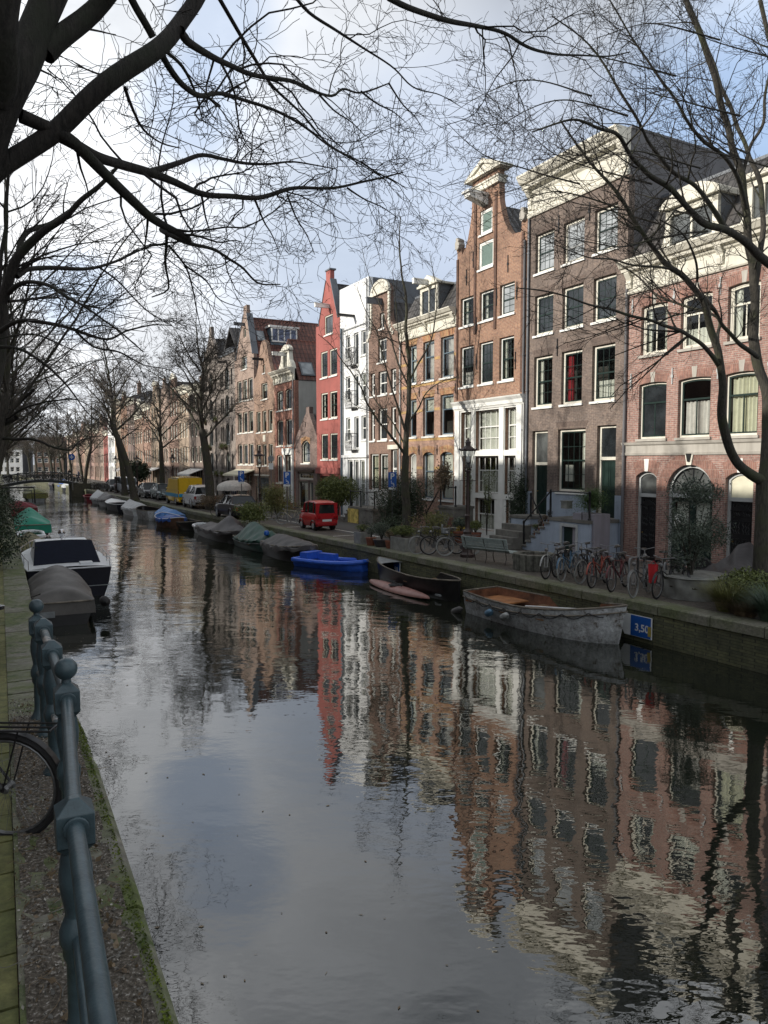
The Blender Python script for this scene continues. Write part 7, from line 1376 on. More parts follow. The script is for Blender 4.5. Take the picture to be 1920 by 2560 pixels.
m = MB(); m.lathe([(.16, 0), (.19, .5), (.21, .85), (.22, .88)], n=12); o = m.build('waste_bin', 'tarp_navy', None, smooth=True); o.location = (8.5, 21.2, 1.0); tag(o, 'dark navy bin behind the wide round planter', 'bin')
# motorcycle under a dark tarpaulin
e = thing('covered_motorcycle', 'motorcycle hidden under a dark crumpled tarpaulin by the right tree', 'motorcycle', (10.4, 21.9, 1.0), math.radians(-50)); m = MB()
def tf(a, b):
    x = (a-.5)*2.6; q = 2*b-1; h_ = .95*math.exp(-((x-.35)/.62)**2)*1.25+.35*math.exp(-((x+.7)/.5)**2); z = h_*(1-abs(q)**.75)+.03*math.sin(x*17+q*6)*(1-abs(q)); return (x+.05*math.sin(q*11+x*3), q*(.8+.1*math.sin(x*7)), max(0.01, z))
m.sheet(tf, 50, 30); m.build('tarpaulin', 'tarp_dark', e, smooth=False, fix=False); m = MB(); m.lathe([(.28, -.06), (.31, 0), (.28, .06)], (-.9, 0, .31), 16, axis='y'); m.build('wheel', 'rubber', e); m = MB(); m.lathe([(.28, -.06), (.31, 0), (.28, .06)], (.95, 0, .31), 16, axis='y'); m.build('wheel', 'rubber', e)
blades('ornamental_grass', 'blue green tuft of grass at the right picture edge on the quay', 'grass', (*RQ(15.8, .75)[:2], 1.0), 900, 1.0, .85, 'grass_blade', 3, .006); blades('ornamental_grass', 'brown green arching grass beside the covered motorcycle', 'grass', (*RQ(16.9, 1.0)[:2], 1.0), 1100, .9, .8, 'leaf_bamboo', 4, .006); blades('dry_grass', 'dry brown stalks between coping and grass at the right', 'grass', (*RQ(16.4, .75)[:2], 1.0), 900, .5, .7, 'leaf_dry', 5, .005)
shrub('bush', 'dark tangled bush around the foot of the right tree', 'shrub', (*RQ(17.0, 1.9)[:2], 1.0), (1.6, 1.6, 1.0), 3500, .035, 'leaf_olive', 9)
# big conifer plant on grey box
p = FP(31.55, .95, G0); e = thing('plant_box', 'tall lilac grey box with a climbing stem, carrying the feathery plant', 'planter', p, HROT); m = MB(); m.box(-.55, .55, -.4, .4, 0, 1.65); m.build('box', 'lilac_plaster', e, bevel=.01); P = Poly(); P.add([(0, -.43, 0), (.05, -.46, .5), (-.04, -.46, .9), (.02, -.47, 1.3), (.0, -.46, 1.7)], [.03, .03, .025, .02, .015], 6); P.add([(.03, -.46, .45), (.15, -.46, .8), (.12, -.46, 1.2)], [.02, .015, .01], 6); P.build('climbing_stem', ['bark', 'bark'], e)
e = thing('feathery_plant', 'bright green feathery plant on the tall lilac grey box', 'shrub', (p.x, p.y, 2.6)); m = MB(); rg = random.Random(6)
for k in range(190):
    a = rg.random()*6.3; el_ = rg.uniform(-.5, 1.2); ln = rg.uniform(.55, 1.15); d = Vector((math.cos(a)*math.cos(el_), math.sin(a)*math.cos(el_), math.sin(el_)))*ln; b0 = Vector((rg.gauss(0, .12), rg.gauss(0, .12), .25+rg.random()*.5))
    for j in range(44): t = j/44; c_ = b0+d*t+Vector((0, 0, -.22*t*t)); m.leaf(c_+Vector((rg.gauss(0,.035), rg.gauss(0,.035), rg.gauss(0,.035))), .035*(1.3-t), rg, 0, .28)
m.build('foliage', 'leaf_conifer', e, fix=False)
m = MB(); m.box(-.16, .16, -.14, .14, 0, .26); m.box(-.18, .18, -.16, .16, .26, .3); o = m.build('letter_box', 'concrete', None); o.location = FP(32.6, 1.2, 2.78); o.rotation_euler = (0, 0, HROT); tag(o, 'small grey box fixed to the blue stoop rail', 'letter box')
def pot(lab, c, r, h, mat, plant, n=500, ps=.5, ph=.6, leaf=.03, sd=0):
    m = MB(); m.lathe([(r*.75, 0), (r, h*.85), (r*1.08, h*.87), (r*1.08, h), (r*.9, h)], n=14); o = m.build('flower_pot', mat, None, smooth=True); o.location = c; tag(o, lab, 'flower pot', 'pots and troughs on the quay'); 
    if plant: shrub('potted_plant', lab.replace('pot', 'plant growing in the pot', 1), 'plant', (c[0], c[1], c[2]+h-.02), (ps, ps, ph), n, leaf, plant, sd, 4)
def trough(lab, c, w, d, h, rz, mat='concrete'):
    e = thing('trough', lab, 'planter', c, rz, 'pots and troughs on the quay'); m = MB(); m.box(-w/2, w/2, -d/2, d/2, 0, h); m.build('box', mat, e, bevel=.015); m = MB(); m.box(-w/2+.05, w/2-.05, -d/2+.05, d/2-.05, h-.01, h+.004); m.build('earth', 'soil', e)
trough('square concrete trough at the corner of the parking bay', (-.95, 31.9, 1.0), .6, .5, .55, RROT); trough('larger concrete trough beside the black bicycle', (.75, 29.5, 1.0), 1.15, .5, .55, RROT)
pot('brown clay pot next to the square concrete trough', (-.55, 31.2, 1.0), .22, .36, 'terracotta', 'leaf_grey', 500, .5, .5, .025, 1); pot('low black pot among the quay plants', (-.1, 30.7, 1.0), .34, .34, 'tarp_dark', 'leaf_grey', 1500, .95, .8, .03, 2); pot('brown pot between black pot and larger trough', (.25, 30.1, 1.0), .2, .34, 'terracotta', 'leaf_dry', 500, .5, .5, .03, 3)
shrub('bush', 'grey green shrub filling the larger concrete trough', 'shrub', (.75, 29.5, 1.5), (1.3, .7, .55), 2200, .028, 'leaf_olive', 4); shrub('bush', 'low green plants in the square concrete trough', 'shrub', (-.95, 31.9, 1.5), (.7, .6, .4), 700, .025, 'leaf_olive', 5); shrub('bush', 'dark green bush at the foot of the knobbly tree, left side', 'shrub', (.3, 33.2, 1.0), (1.6, 1.2, 1.2), 3600, .035, 'leaf_dark', 6, shape='clump'); shrub('bush', 'yellow green bamboo like bush right of the knobbly tree', 'shrub', (2.4, 32.6, 1.0), (1.5, 1.2, 1.5), 3000, .05, 'leaf_bamboo', 7, shape='clump', asp=.25); shrub('bush', 'dark green bush on the left of the knobbly tree near the parking sign', 'shrub', (1.3, 37.6, 1.0), (1.4, 1.4, 2.8), 4200, .045, 'leaf_dark', 8, shape='clump'); shrub('bush', 'bare reddish shrub against the banded brick house', 'shrub', (*FP(45.6, 2.0)[:2], 1.0), (2.2, 1.4, 2.6), 1800, .03, 'leaf_dry', 10, 16, 'clump'); shrub('bush', 'large dark evergreen bush in front of the banded brick house', 'shrub', (*FP(43.9, 2.2)[:2], 1.0), (2.3, 1.6, 3.0), 7500, .045, 'leaf_dark', 11, shape='clump'); shrub('bush', 'round olive green bush in front of the white rendered house', 'shrub', (*FP(52.6, 1.6)[:2], 1.3), (3.2, 2.2, 2.6), 9000, .06, 'leaf_olive', 12, 10); shrub('bush', 'wide dark hedge beside the pale beige bicycle', 'shrub', (-7.6, 42.0, 1.0), (1.4, 1.3, 1.3), 4500, .05, 'leaf_olive', 13, shape='clump'); shrub('bush', 'tall yellow green bamboo clump below the middle parking sign', 'shrub', (-6.7, 46.3, 1.0), (1.6, 1.4, 2.3), 5200, .08, 'leaf_bamboo', 14, shape='clump', asp=.2); shrub('bush', 'rounded dark topiary by the trunk of the leaning tree', 'shrub', (*FP(112, 3)[:2], 1.0), (4, 3, 4.2), 3000, .16, 'leaf_dark', 15)
shrub('bush', 'dark bushy wreath like shrub right of the banded house', 'shrub', (*FP(41.0, 1.3)[:2], 3.0), (1.0, .8, 1.6), 1800, .05, 'leaf_dry', 16, 12, 'clump'); shrub('bush', 'low bush around the foot of the broad dark tree', 'shrub', (-13.0, 55.2, 1.0), (2.2, 2.0, 1.2), 3000, .05, 'leaf_dry', 17, shape='clump'); shrub('climber', 'dark ivy climbing between the white front and the brown house', 'climbing plant', (*FP(36.62, .22)[:2], 1.2), (.75, .6, 3.2), 5200, .04, 'leaf_dark', 18, 4, 'clump'); shrub('climber', 'thin creeper on the white ground floor front', 'climbing plant', (*FP(38.9, .3)[:2], 1.2), (.5, .3, 3.4), 900, .035, 'leaf_olive', 19, 5, 'clump'); shrub('climber', 'creeper beside the black door of the white front', 'climbing plant', (*FP(40.3, .3)[:2], 1.2), (.35, .3, 3.4), 800, .035, 'leaf_olive', 20, 4, 'clump')
pot('large terracotta pot with grey leaves beside the stone steps', (*FP(38.2, 2.2)[:2], 1.0), .35, .5, 'terracotta', 'leaf_grey', 1500, .95, .7, .035, 21); pot('smaller terracotta pot against the stone steps', (*FP(37.4, 2.0)[:2], 1.0), .25, .5, 'terracotta', 'leaf_olive', 900, .7, .6, .035, 22)
for i in range(4): pot('small pot on the blue stoop steps, %s from the top' % ['first', 'second', 'third', 'fourth'][i], (*FP(33.55+.27*i, 1.2)[:2], 2.22-.2*i), .1, .16, 'terracotta', ['leaf_dark', 'leaf_dry', 'leaf_dry', 'leaf_olive'][i], 260, .32, .34, .02, 30+i)
def chair(lab, c, rz, mat):
    e = thing('garden_chair', lab, 'chair', c, rz, 'garden chairs before the white front'); m = MB()
    for i in range(5): y = -.24+.12*i; m.add([(-.2, y-.05, .3), (-.2, y+.05, .3), (-.42, y+.045, 1.0), (-.42, y-.045, 1.0), (-.17, y-.05, .3), (-.17, y+.05, .3), (-.39, y+.045, 1.0), (-.39, y-.045, 1.0)], [(0,1,2,3), (7,6,5,4), (0,4,5,1), (2,6,7,3), (1,5,6,2), (0,3,7,4)])
    m.build('backrest', mat, e); m = MB(); m.add([(-.25, -.28, .28), (.3, -.28, .38), (.3, .28, .38), (-.25, .28, .28), (-.25, -.28, .31), (.3, -.28, .41), (.3, .28, .41), (-.25, .28, .31)], [(0,3,2,1), (4,5,6,7), (0,1,5,4), (1,2,6,5), (2,3,7,6), (3,0,4,7)]); m.build('seat', mat, e)
    for s_ in (-1, 1): m = MB(); m.box(-.35, .35, s_*.34-.06, s_*.34+.06, .55, .58); m.box(.26, .31, s_*.32-.03, s_*.32+.03, 0, .55); m.box(-.3, -.25, s_*.32-.03, s_*.32+.03, 0, .55); m.build('armrest', mat, e)
plain('chair_red', (.09,.015,.015), .6); chair('dark red slatted garden chair nearer the lamp', (*FP(39.8, 2.1)[:2], 1.0), HROT-PI/2-.3, 'chair_red'); chair('yellowish garden chair beside the terracotta pot', (*FP(38.9, 1.9)[:2], 1.0), HROT-PI/2+.2, 'stain_yellow')
# stoops of the houses farther on
def fence_bar(lab, s0, s1, off, h0=1.0, z=1.0, mat='black_paint'):
    e = thing('iron_fence', lab, 'fence', FP(s0, off, z), HROT); w = s0-s1; n = max(2, int(w/1.1)+1)
    m = MB(); m.tube([(0, 0, h0), (w, 0, h0)], .02, 6); m.tube([(0, 0, h0*.45), (w, 0, h0*.45)], .016, 6); m.build('rails', mat, e)
    for i in range(n): m = MB(); m.lathe([(.04, 0), (.025, .1), (.025, h0), (.045, h0+.03), (0, h0+.1)], (w*i/(n-1), 0, 0), 8); m.build('post', mat, e)
t, W, zt, x, r = stoop('stone steps up to the black door of the white front', 41.6, 40.3, 1.2, 2.45, -1, 5, False); rail(t, [(-1.3, -1.1, .1), (0, -1.1, zt), (W, -1.1, zt)], h=.9)
t, W, zt, x, r = stoop('pale stone stoop with yellow painted side before the umber house', 50.9, 47.8, 1.6, 1.95, -1, 3, False); m = MB(); m.box(-.03, 1.3, -1.66, -1.605, .0, zt-.12); m.box(-.04, -.0, -1.66, -.4, 0, zt-.12); plain('yellow_wall', (.65,.5,.14), .8, var=.3, vs=5); m.build('painted_side', 'yellow_wall', t); rail(t, [(0, -1.5, zt), (1.4, -1.5, zt), (W, -1.5, zt)], h=.9)
fence_bar('iron fence before the white rendered house', 54.6, 51.6, 2.4); fence_bar('iron fence before the small brick house', 67.3, 63.9, 1.8, 1.6)
# ------------------------------------------------------------------ signs
def text_mesh(s, size, mat, parent, loc, rot, depth=.002, name='lettering'):
    cu = bpy.data.curves.new(name, 'FONT'); cu.body = s; cu.size = size; cu.align_x = 'CENTER'; cu.align_y = 'CENTER'; cu.extrude = depth; cu.offset = size*.018; o = bpy.data.objects.new(name, cu); C.objects.link(o)
    dg = bpy.context.evaluated_depsgraph_get(); me = bpy.data.meshes.new_from_object(o.evaluated_get(dg)); bpy.data.objects.remove(o); me.materials.clear(); me.materials.append(M[mat])
    q = bpy.data.objects.new(name, me); C.objects.link(q); q.parent = parent; q.location = loc; q.rotation_euler = rot; return q
def depth_sign(lab, txt, Y, w=1.2):
    p = RQ(Y, -.05); e = thing('depth_sign', lab, 'sign', (p.x, p.y, .40), math.atan2(-1, .577)); m = MB(); m.box(-w/2, w/2, -.015, .015, -.27, .27); m.build('board', 'sign_white', e); m = MB(); m.box(-w/2+.2, w/2-.02, -.02, -.0155, -.26, .26); m.build('blue_field', 'blue_sign', e)
    m = MB(); m.plate([(-w/2-.16, 0), (-w/2, -.27), (-w/2, .27)], -.015, .015); m.build('pointer', 'sign_white', e); text_mesh(txt, .26, 'sign_white', e, (.13, -.022, -.04), (PI/2, 0, 0)); return e
e = depth_sign('blue and white board reading 3,50 by the bow of the white boat', '3,50', 18.45, .85); m = MB(); m.box(.32, .42, -.026, -.023, -.2, .05); m.build('rust_stain', 'stain_yellow', e)
depth_sign('blue and white board reading 2,50 on the quay wall behind the black boat', '2,50', 28.9, .95)
def psign(lab, pos, h=2.9, rz=0):
    e = thing('parking_sign', lab, 'sign', pos, rz, 'blue parking signs for disabled drivers'); m = MB(); m.lathe([(.035, 0), (.03, h)], n=8); m.build('post', 'steel', e, smooth=True); m = MB(); m.box(-.2, .2, -.05, -.035, h-.75, h); m.build('panel', 'blue_sign', e, bevel=.004); m = MB(); m.box(-.19, .19, -.05, -.035, h-.87, h-.77); m.build('lower_panel', 'sign_white', e)
    text_mesh('P', .42, 'sign_white', e, (0, -.053, h-.22), (PI/2, 0, 0)); m = MB(); y = -.054; z = h-.6
    m.tube([(.09*math.cos(t*.5-2.2), y, z-.03+.09*math.sin(t*.5-2.2)) for t in range(9)], .011, 4); m.tube([(-.05, y, z+.12), (-.04, y, z+.02), (.05, y, z+.0), (.09, y, z-.1), (.13, y, z-.1)], .012, 4); m.lathe([(.022, -.004), (.022, .004)], (-.05, y, z+.15), 8, axis='y'); m.build('wheelchair_symbol', 'sign_white', e); return e
psign('parking sign with wheelchair symbol beside the knobbly tree', (.42, 37.2, 1.0), 3.05, -.05); psign('parking sign with wheelchair symbol above the bamboo clump', (-5.75, 43.9, 1.0), 3.0); psign('farthest parking sign with wheelchair symbol by the striped parasol', (-9.6, 49.8, 1.0), 3.0)
e = thing('no_stopping_sign', 'round sign with arrow plate in front of the small brick house', 'sign', (-7.3, 47.9, 1.0)); m = MB(); m.lathe([(.03, 0), (.03, 4.0)], n=8); m.build('post', 'steel', e); m = MB(); m.lathe([(0, -.03), (.2, -.03), (.2, -.045), (0, -.05)], (0, 0, 3.8), 20, axis='y'); m.build('disc', 'boat_grey', e); m = MB(); m.box(-.15, .15, -.05, -.035, 3.1, 3.5); m.build('arrow_plate', 'sign_white', e)
e = thing('arrow_sign', 'round blue sign with white arrows by the bridge', 'sign', (-40.6, 96.5, 1.0)); m = MB(); m.lathe([(.06, 0), (.05, 4.6)], n=8); m.build('post', 'steel', e); m = MB(); m.lathe([(0, -.05), (.42, -.05), (.42, -.08), (0, -.09)], (0, 0, 4.3), 24, axis='y'); m.build('disc', 'blue_sign', e); m = MB(); m.box(-.05, .05, -.11, -.095, 4.05, 4.55); m.box(-.25, .25, -.11, -.095, 4.25, 4.35); m.build('arrows', 'sign_white', e)
# white striped parasol
e = thing('parasol', 'white scalloped parasol on the pavement beyond the small brick house', 'parasol', (*FP(70.6, 2.6)[:2], 1.0)); m = MB(); m.lathe([(.03, 0), (.03, 2.5)], n=8); m.build('pole', 'white_paint', e); m = MB()
m.sheet(lambda a, b: ((1.4*math.sin(b*PI/2))*math.cos(2*PI*a), (1.4*math.sin(b*PI/2))*math.sin(2*PI*a), 1.5+.6*math.cos(b*PI/2)*(1-.06*abs(math.sin(a*8*PI)))-(.2+.04*abs(math.sin(a*16*PI)) if b > .99 else 0)), 64, 10); m.build('canopy', 'tarp_white', e, smooth=True, fix=False)
for n_, c_ in (('car_red', (.42,.012,.018)), ('car_black', (.01,.011,.014)), ('car_white', (.6,.61,.62)), ('car_teal', (.16,.22,.23)), ('car_silver', (.3,.33,.37)), ('car_dark', (.035,.037,.042)), ('van_yellow', (.72,.46,.01)), ('van_cyan', (.0,.28,.55)), ('car_trim', (.015,.015,.016)), ('lamp_red', (.35,.005,.01)), ('lamp_clear', (.5,.5,.5)), ('rim_grey', (.3,.31,.32))):
    m_ = plain(n_, c_, .3 if n_.startswith(('car', 'van')) else .25, var=.04); m_.node_tree.nodes['Principled BSDF'].inputs['Coat Weight'].default_value = .5 if n_.startswith(('car_', 'van_')) and n_ != 'car_trim' else 0
def vehicle(name, label, cat, pos, rz, paint, st, wb, wr, width, two=None, plate=True, tail='lamp_red', band=None):
    """st: stations front(+x)..back: (x, z_low, z_belt, z_roof, belt half width factor, roof half width factor)"""
    e = thing(name, label, cat, pos, rz, 'vehicles parked on the right quay'); w = width/2; n = len(st)
    m = MB(); K = 9; V = []
    for (x, zl, zb, zr, fb, fr) in st:
        P = [(w*fb*.86, zl), (w*fb*.97, zl+.10), (w*fb, zl+(zb-zl)*.5), (w*fb*.975, zb-.03), (w*fb*.94, zb)]
        V += [(x, y, z) for y, z in P] + [(x, -y, z) for y, z in P[::-1]]
    k = 10; m.add(V, [(i*k+j, i*k+(j+1) % k, (i+1)*k+(j+1) % k, (i+1)*k+j) for i in range(n-1) for j in range(k)] + [tuple(range(k))[::-1], tuple((n-1)*k+j for j in range(k))]); m.build('body', paint, e, smooth=True)
    g = [s_ for s_ in st if s_[3] > s_[2]+.05]; i0 = st.index(g[0]); i1 = st.index(g[-1]); gg = st[i0-1:i1+2] if i0 > 0 else st[i0:i1+2]
    m = MB(); V = []
    for (x, zl, zb, zr, fb, fr) in gg: top = max(zr, zb); V += [(x, w*fb*.92, zb-.01), (x, w*fr if zr > zb+.05 else w*fb*.9, top-.02), (x, -(w*fr if zr > zb+.05 else w*fb*.9), top-.02), (x, -w*fb*.92, zb-.01)]
    ng = len(gg); m.add(V, [(i*4+j, i*4+j+1, (i+1)*4+j+1, (i+1)*4+j) for i in range(ng-1) for j in range(3)] + [(0, 1, 2, 3), ((ng-1)*4+3, (ng-1)*4+2, (ng-1)*4+1, (ng-1)*4)]); m.build('windows', 'car_glass', e)
    m = MB(); R_ = [s_ for s_ in g]; V = []
    for (x, zl, zb, zr, fb, fr) in R_: V += [(x, w*fr+.012, zr-.05), (x, w*fr-.03, zr+.012), (x, 0, zr+.035), (x, -w*fr+.03, zr+.012), (x, -w*fr-.012, zr-.05)]
    m.add(V, [(i*5+j, i*5+j+1, (i+1)*5+j+1, (i+1)*5+j) for i in range(len(R_)-1) for j in range(4)]); m.build('roof', paint, e, smooth=True, fix=False)
    for sg in (1, -1):
        m = MB()
        for a, b in zip(gg[:-1], gg[1:]):
            for s_ in (a, b):
                if s_ in g: m.tube([(s_[0], sg*(w*s_[4]*.925), s_[2]-.02), (s_[0], sg*(w*s_[5]+.006), s_[3]-.03)], .035, 5)
        a, b = gg[0], gg[1]; m.tube([(a[0], sg*w*a[4]*.9, a[2]), (b[0], sg*(w*b[5]+.005), b[3]-.02)], .035, 5)
        a, b = gg[-1], gg[-2]; m.tube([(a[0], sg*w*a[4]*.9, a[2] if a[3] <= a[2]+.05 else a[3]), (b[0], sg*(w*b[5]+.005), b[3]-.02)], .035, 5); m.build('pillars', paint, e)
        m = MB(); mx = gg[1][0]-.05; m.lathe([(.0, -.05), (.09, -.03), (.1, .03), (0, .06)], (mx, sg*(w+.08), gg[1][2]+.06), 10); m.build('mirror', paint, e, smooth=True)
        for x in wb:
            m = MB(); m.lathe([(wr*.62, -.1), (wr*.97, -.09), (wr, -.05), (wr, .05), (wr*.97, .09), (wr*.62, .1)], (x, sg*(w-.12), wr), 22, 0, 'y'); t = m.build('wheel', 'rubber', e, smooth=True)
            m = MB(); m.lathe([(0, 0), (wr*.6, .0), (wr*.62, .02), (wr*.15, .035), (0, .04)] if sg > 0 else [(0, 0), (wr*.6, 0), (wr*.62, -.02), (wr*.15, -.035), (0, -.04)], (x, sg*(w-.12)+sg*.09, wr), 14, 0, 'y'); m.build('rim', 'rim_grey', t)
            m = MB(); m.tube([(x+(wr+.05)*math.cos(PI*i/10), sg*(w*.985), wr+(wr+.05)*math.sin(PI*i/10)) for i in range(11)], .035, 5); m.build('wheel_arch', 'car_trim', e)
    xf, xb = st[0][0], st[-1][0]; zf = st[0][2]; zb_ = st[-1][2]
    for sg in (1, -1):
        m = MB(); m.box(xf-.12, xf+.012, sg*(w*st[0][4]-.2)-.14, sg*(w*st[0][4]-.2)+.14, zf-.22, zf-.06); m.build('headlight', 'lamp_clear', e, bevel=.02)
        m = MB(); m.box(xb-.015, xb+.14, sg*(w*st[-1][4]*.93)-.09, sg*(w*st[-1][4]*.93)+.075, zb_-.3, zb_-.06); m.build('tail_light', tail, e, bevel=.02)
    m = MB(); m.box(xb-.03, xb+.1, -w*.82, w*.82, st[-1][1]+.02, st[-1][1]+.2); m.build('rear_bumper', 'car_trim' if paint != 'car_red' else 'car_red', e, bevel=.03); m = MB(); m.box(xf-.1, xf+.03, -w*.82, w*.82, st[0][1]+.02, st[0][1]+.2); m.build('bumper', 'car_trim' if paint != 'car_red' else 'car_red', e, bevel=.03)
    if plate: m = MB(); m.box(xb-.045, xb-.03, -.26, .26, st[-1][1]+.22 if paint == 'car_red' else st[-1][1]+.05, st[-1][1]+.33 if paint == 'car_red' else st[-1][1]+.16); m.build('number_plate', 'sign_white' if paint == 'car_red' else 'stain_yellow', e)
    return e, w
def sedan(L_=4.5, h=1.45, hatch=False, suv=0):
    f = L_/2; k = suv
    S = [(f, .28+k*.1, .62+k, .62+k, .72, 0), (f-.15, .2+k*.1, .72+k, .72+k, .92, 0), (f-.6, .2+k*.1, .82+k, .82+k, 1, 0), (f-1.25, .2+k*.1, .9+k, .9+k, 1, 0), (f-1.95, .2+k*.1, .93+k, h, 1, .70), (f-2.6, .2+k*.1, .95+k, h+.03, 1, .72), (f-3.3, .2+k*.1, .96+k, h-.02, 1, .70)]
    if hatch: S += [(-f+.35, .22+k*.1, .97+k, h-.12, .98, .66), (-f+.1, .25+k*.1, .95+k, .95+k, .95, 0), (-f, .3+k*.1, .85+k, .85+k, .9, 0)]
    else: S += [(-f+.75, .22, .97, .97, 1, 0), (-f+.2, .25, .95, .95, .96, 0), (-f, .3, .85, .85, .88, 0)]
    return S
A_ = RROT
# red microcar
S = [(1.18, .3, .62, .62, .8, 0), (1.08, .22, .72, .72, .95, 0), (.75, .2, .84, .84, 1, 0), (.38, .2, .9, 1.42, 1, .86), (-.1, .2, .9, 1.52, 1, .88), (-.8, .2, .9, 1.5, 1, .88), (-1.12, .22, .88, 1.42, .98, .84), (-1.2, .26, .84, .84, .96, 0)]
e, w = vehicle('microcar', 'small boxy bright red microcar seen from behind', 'car', (-3.55, 39.35, 1.0), A_-.02, 'car_red', S, (.78, -.78), .24, 1.25)
m = MB(); m.plate([(-.6, .34), (.6, .34), (.6, 1.44), (-.6, 1.44)], -1.215, -1.14, [[(-.46, .9), (.46, .9), (.40, 1.36), (-.40, 1.36)]], axis='x'); m.build('tailgate', 'car_red', e, bevel=.02)
for z in (.62, .36): m = MB(); m.box(-1.235, -1.21, -.58, .58, z-.012, z+.012); m.build('seam', 'tarp_red', e)
for q in (-.45, .45): m = MB(); m.box(-1.25, -1.2, q-.07, q+.07, .63, .78); m.build('tail_light', 'lamp_red', e, bevel=.01)
vehicle('sedan', 'black sedan with a red tail light parked under the hedge, beyond the red microcar', 'car', (-9.5, 47.6, 1.0), A_, 'car_black', sedan(), (1.4, -1.35), .32, 1.8)
vehicle('suv', 'white compact off-road car behind the yellow van', 'car', (-14.7, 58.6, 1.0), A_-.05, 'car_white', sedan(4.4, 1.75, True, .18), (1.35, -1.3), .37, 1.85)
e, w = vehicle('sedan', 'pale teal hatchback left of the yellow van, half hidden by bicycles', 'car', (-21.3, 71.5, 1.0), A_+PI, 'car_teal', sedan(4.4, 1.5, True), (1.35, -1.35), .32, 1.8)
vehicle('sedan', 'dark grey car beside the leaning tree', 'car', (-23.9, 75.5, 1.0), A_+PI, 'car_dark', sedan(4.5, 1.5, True), (1.35, -1.35), .32, 1.8)
V_ = [(2.6, .3, .85, .85, .85, 0), (2.45, .25, 1.05, 1.05, .96, 0), (1.9, .25, 1.2, 1.2, 1, 0), (1.25, .25, 1.3, 2.15, 1, .88), (.6, .25, 1.3, 2.32, 1, .9), (-1.3, .25, 1.3, 2.34, 1, .9), (-2.5, .25, 1.3, 2.3, 1, .9), (-2.62, .3, 1.25, 1.25, .98, 0)]
V2 = [(x, a, b*.85, c*.82, d, e_) for x, a, b, c, d, e_ in V_]
vehicle('van', 'silver grey minibus parked near the bridge', 'van', (-30.3, 87.0, 1.0), A_+PI, 'car_silver', V2, (1.6, -1.5), .33, 1.9)
vehicle('sedan', 'dark estate car behind the silver minibus', 'car', (-33.6, 92.5, 1.0), A_+PI, 'car_dark', sedan(4.6, 1.5, True), (1.35, -1.35), .32, 1.8)
# yellow van
e, w = vehicle('delivery_van', 'yellow delivery van with a cyan stripe along its side', 'van', (-17.3, 63.6, 1.0), A_-.03, 'van_yellow', V_, (1.75, -1.5), .34, 2.0)
m = MB(); m.box(-2.55, 1.05, w-.02, w+.015, 1.28, 2.2); m.box(-2.55, 1.05, -w-.015, -w+.02, 1.28, 2.2); m.box(-2.67, -2.6, -w+.05, w-.05, .7, 2.28); m.build('side_panel', 'van_yellow', e, bevel=.02)
m = MB(); m.box(-2.6, 2.3, w-.01, w+.02, .7, .98); m.box(-2.69, -2.66, -w+.06, w-.06, .72, .98); m.build('stripe', 'van_cyan', e)
m = MB(); m.box(-2.71, -2.695, -.75, -.5, 1.5, 1.75); m.build('logo', 'tarp_navy', e); m = MB(); m.box(-2.705, -2.697, .1, .11, .75, 2.2); m.build('door_seam', 'car_trim', e)
# black car at the left picture edge
p = LB(12.3, 1.62); vehicle('parked_car', 'black car on the left quay, only its flank and mirror visible at the picture edge', 'car', (p.x, p.y, 1.13), LROT, 'car_black', sedan(4.2, 1.45, True), (1.3, -1.3), .31, 1.75)[0]['group'] = 'cars on the left quay'
# ------------------------------------------------------------------ bridge
plain('bridge_iron', (.02,.025,.027), .6); bd = (Vector(RQ(103, 0)) - Vector(LB(99, 0))).normalized(); a0, b0 = LB(99, -0), RQ(103, 0); mid = (a0+b0)/2; half = (b0-a0).length/2; rz = math.atan2(bd.y, bd.x)
e = thing('canal_bridge', 'low dark arched canal bridge with iron railings and brick abutments', 'bridge', (mid.x, mid.y, 0), rz); arch = lambda x: 1.75+.55*(1-(x/half)**2)
m = MB(); up = [(x, arch(x)+.0) for x in [half*1.05*(i/12-1) for i in range(25)]]; lo = [(x, arch(x)-.32-.12*(abs(x)/half)**2) for x in [half*1.05*(1-i/12) for i in range(25)]]; m.plate(lo[::1][::-1] + up[::-1], -3.5, 3.5); m.build('deck', 'bridge_iron', e)
for sg in (-1, 1):
    m = MB(); x0, x1 = (half*.72, half+3) if sg > 0 else (-half-3, -half*.9); m.plate([(x0, -1), (x1, -1), (x1, arch(half)), (x0, arch(x0 if abs(x0) < half else half)-.2)], -4.0, 4.4); m.build('abutment', 'quay_brick', e)
for y in (-3.4, 3.4):
    m = MB(); xs = [half*1.1*(i/10-1) for i in range(21)]; m.tube([(x, y, arch(x)+1.0) for x in xs], .05, 6); m.tube([(x, y, arch(x)+.5) for x in xs], .03, 5)
    m.build('railing', 'bridge_iron', e)
    for x in xs[::2]: m = MB(); m.lathe([(.06, arch(x)), (.05, arch(x)+1.05), (.09, arch(x)+1.1), (0, arch(x)+1.2)], (x, y, 0), 8); m.build('post', 'bridge_iron', e)
rg = random.Random(4); proto = None
for i in range(26):
    x = -half*1.0 + 2*half*(i+rg.random()*.5)/26; c_ = Matrix.Translation(e.location) @ Matrix.Rotation(rz, 4, 'Z') @ Vector((x, -3.05, arch(x)+.02))
    if proto is None:
        proto = bicycle('dark bicycle among those leaning on the railing of the far bridge', c_, rz+.3, 'bike_black', fine=False, group='bicycles on the far bridge', rack=False); q = proto
    else: q = copy_tree(proto); q.location = c_; q.rotation_euler = (.05, 0, rz+rg.uniform(-.4, .4)+(PI if rg.random() < .5 else 0))
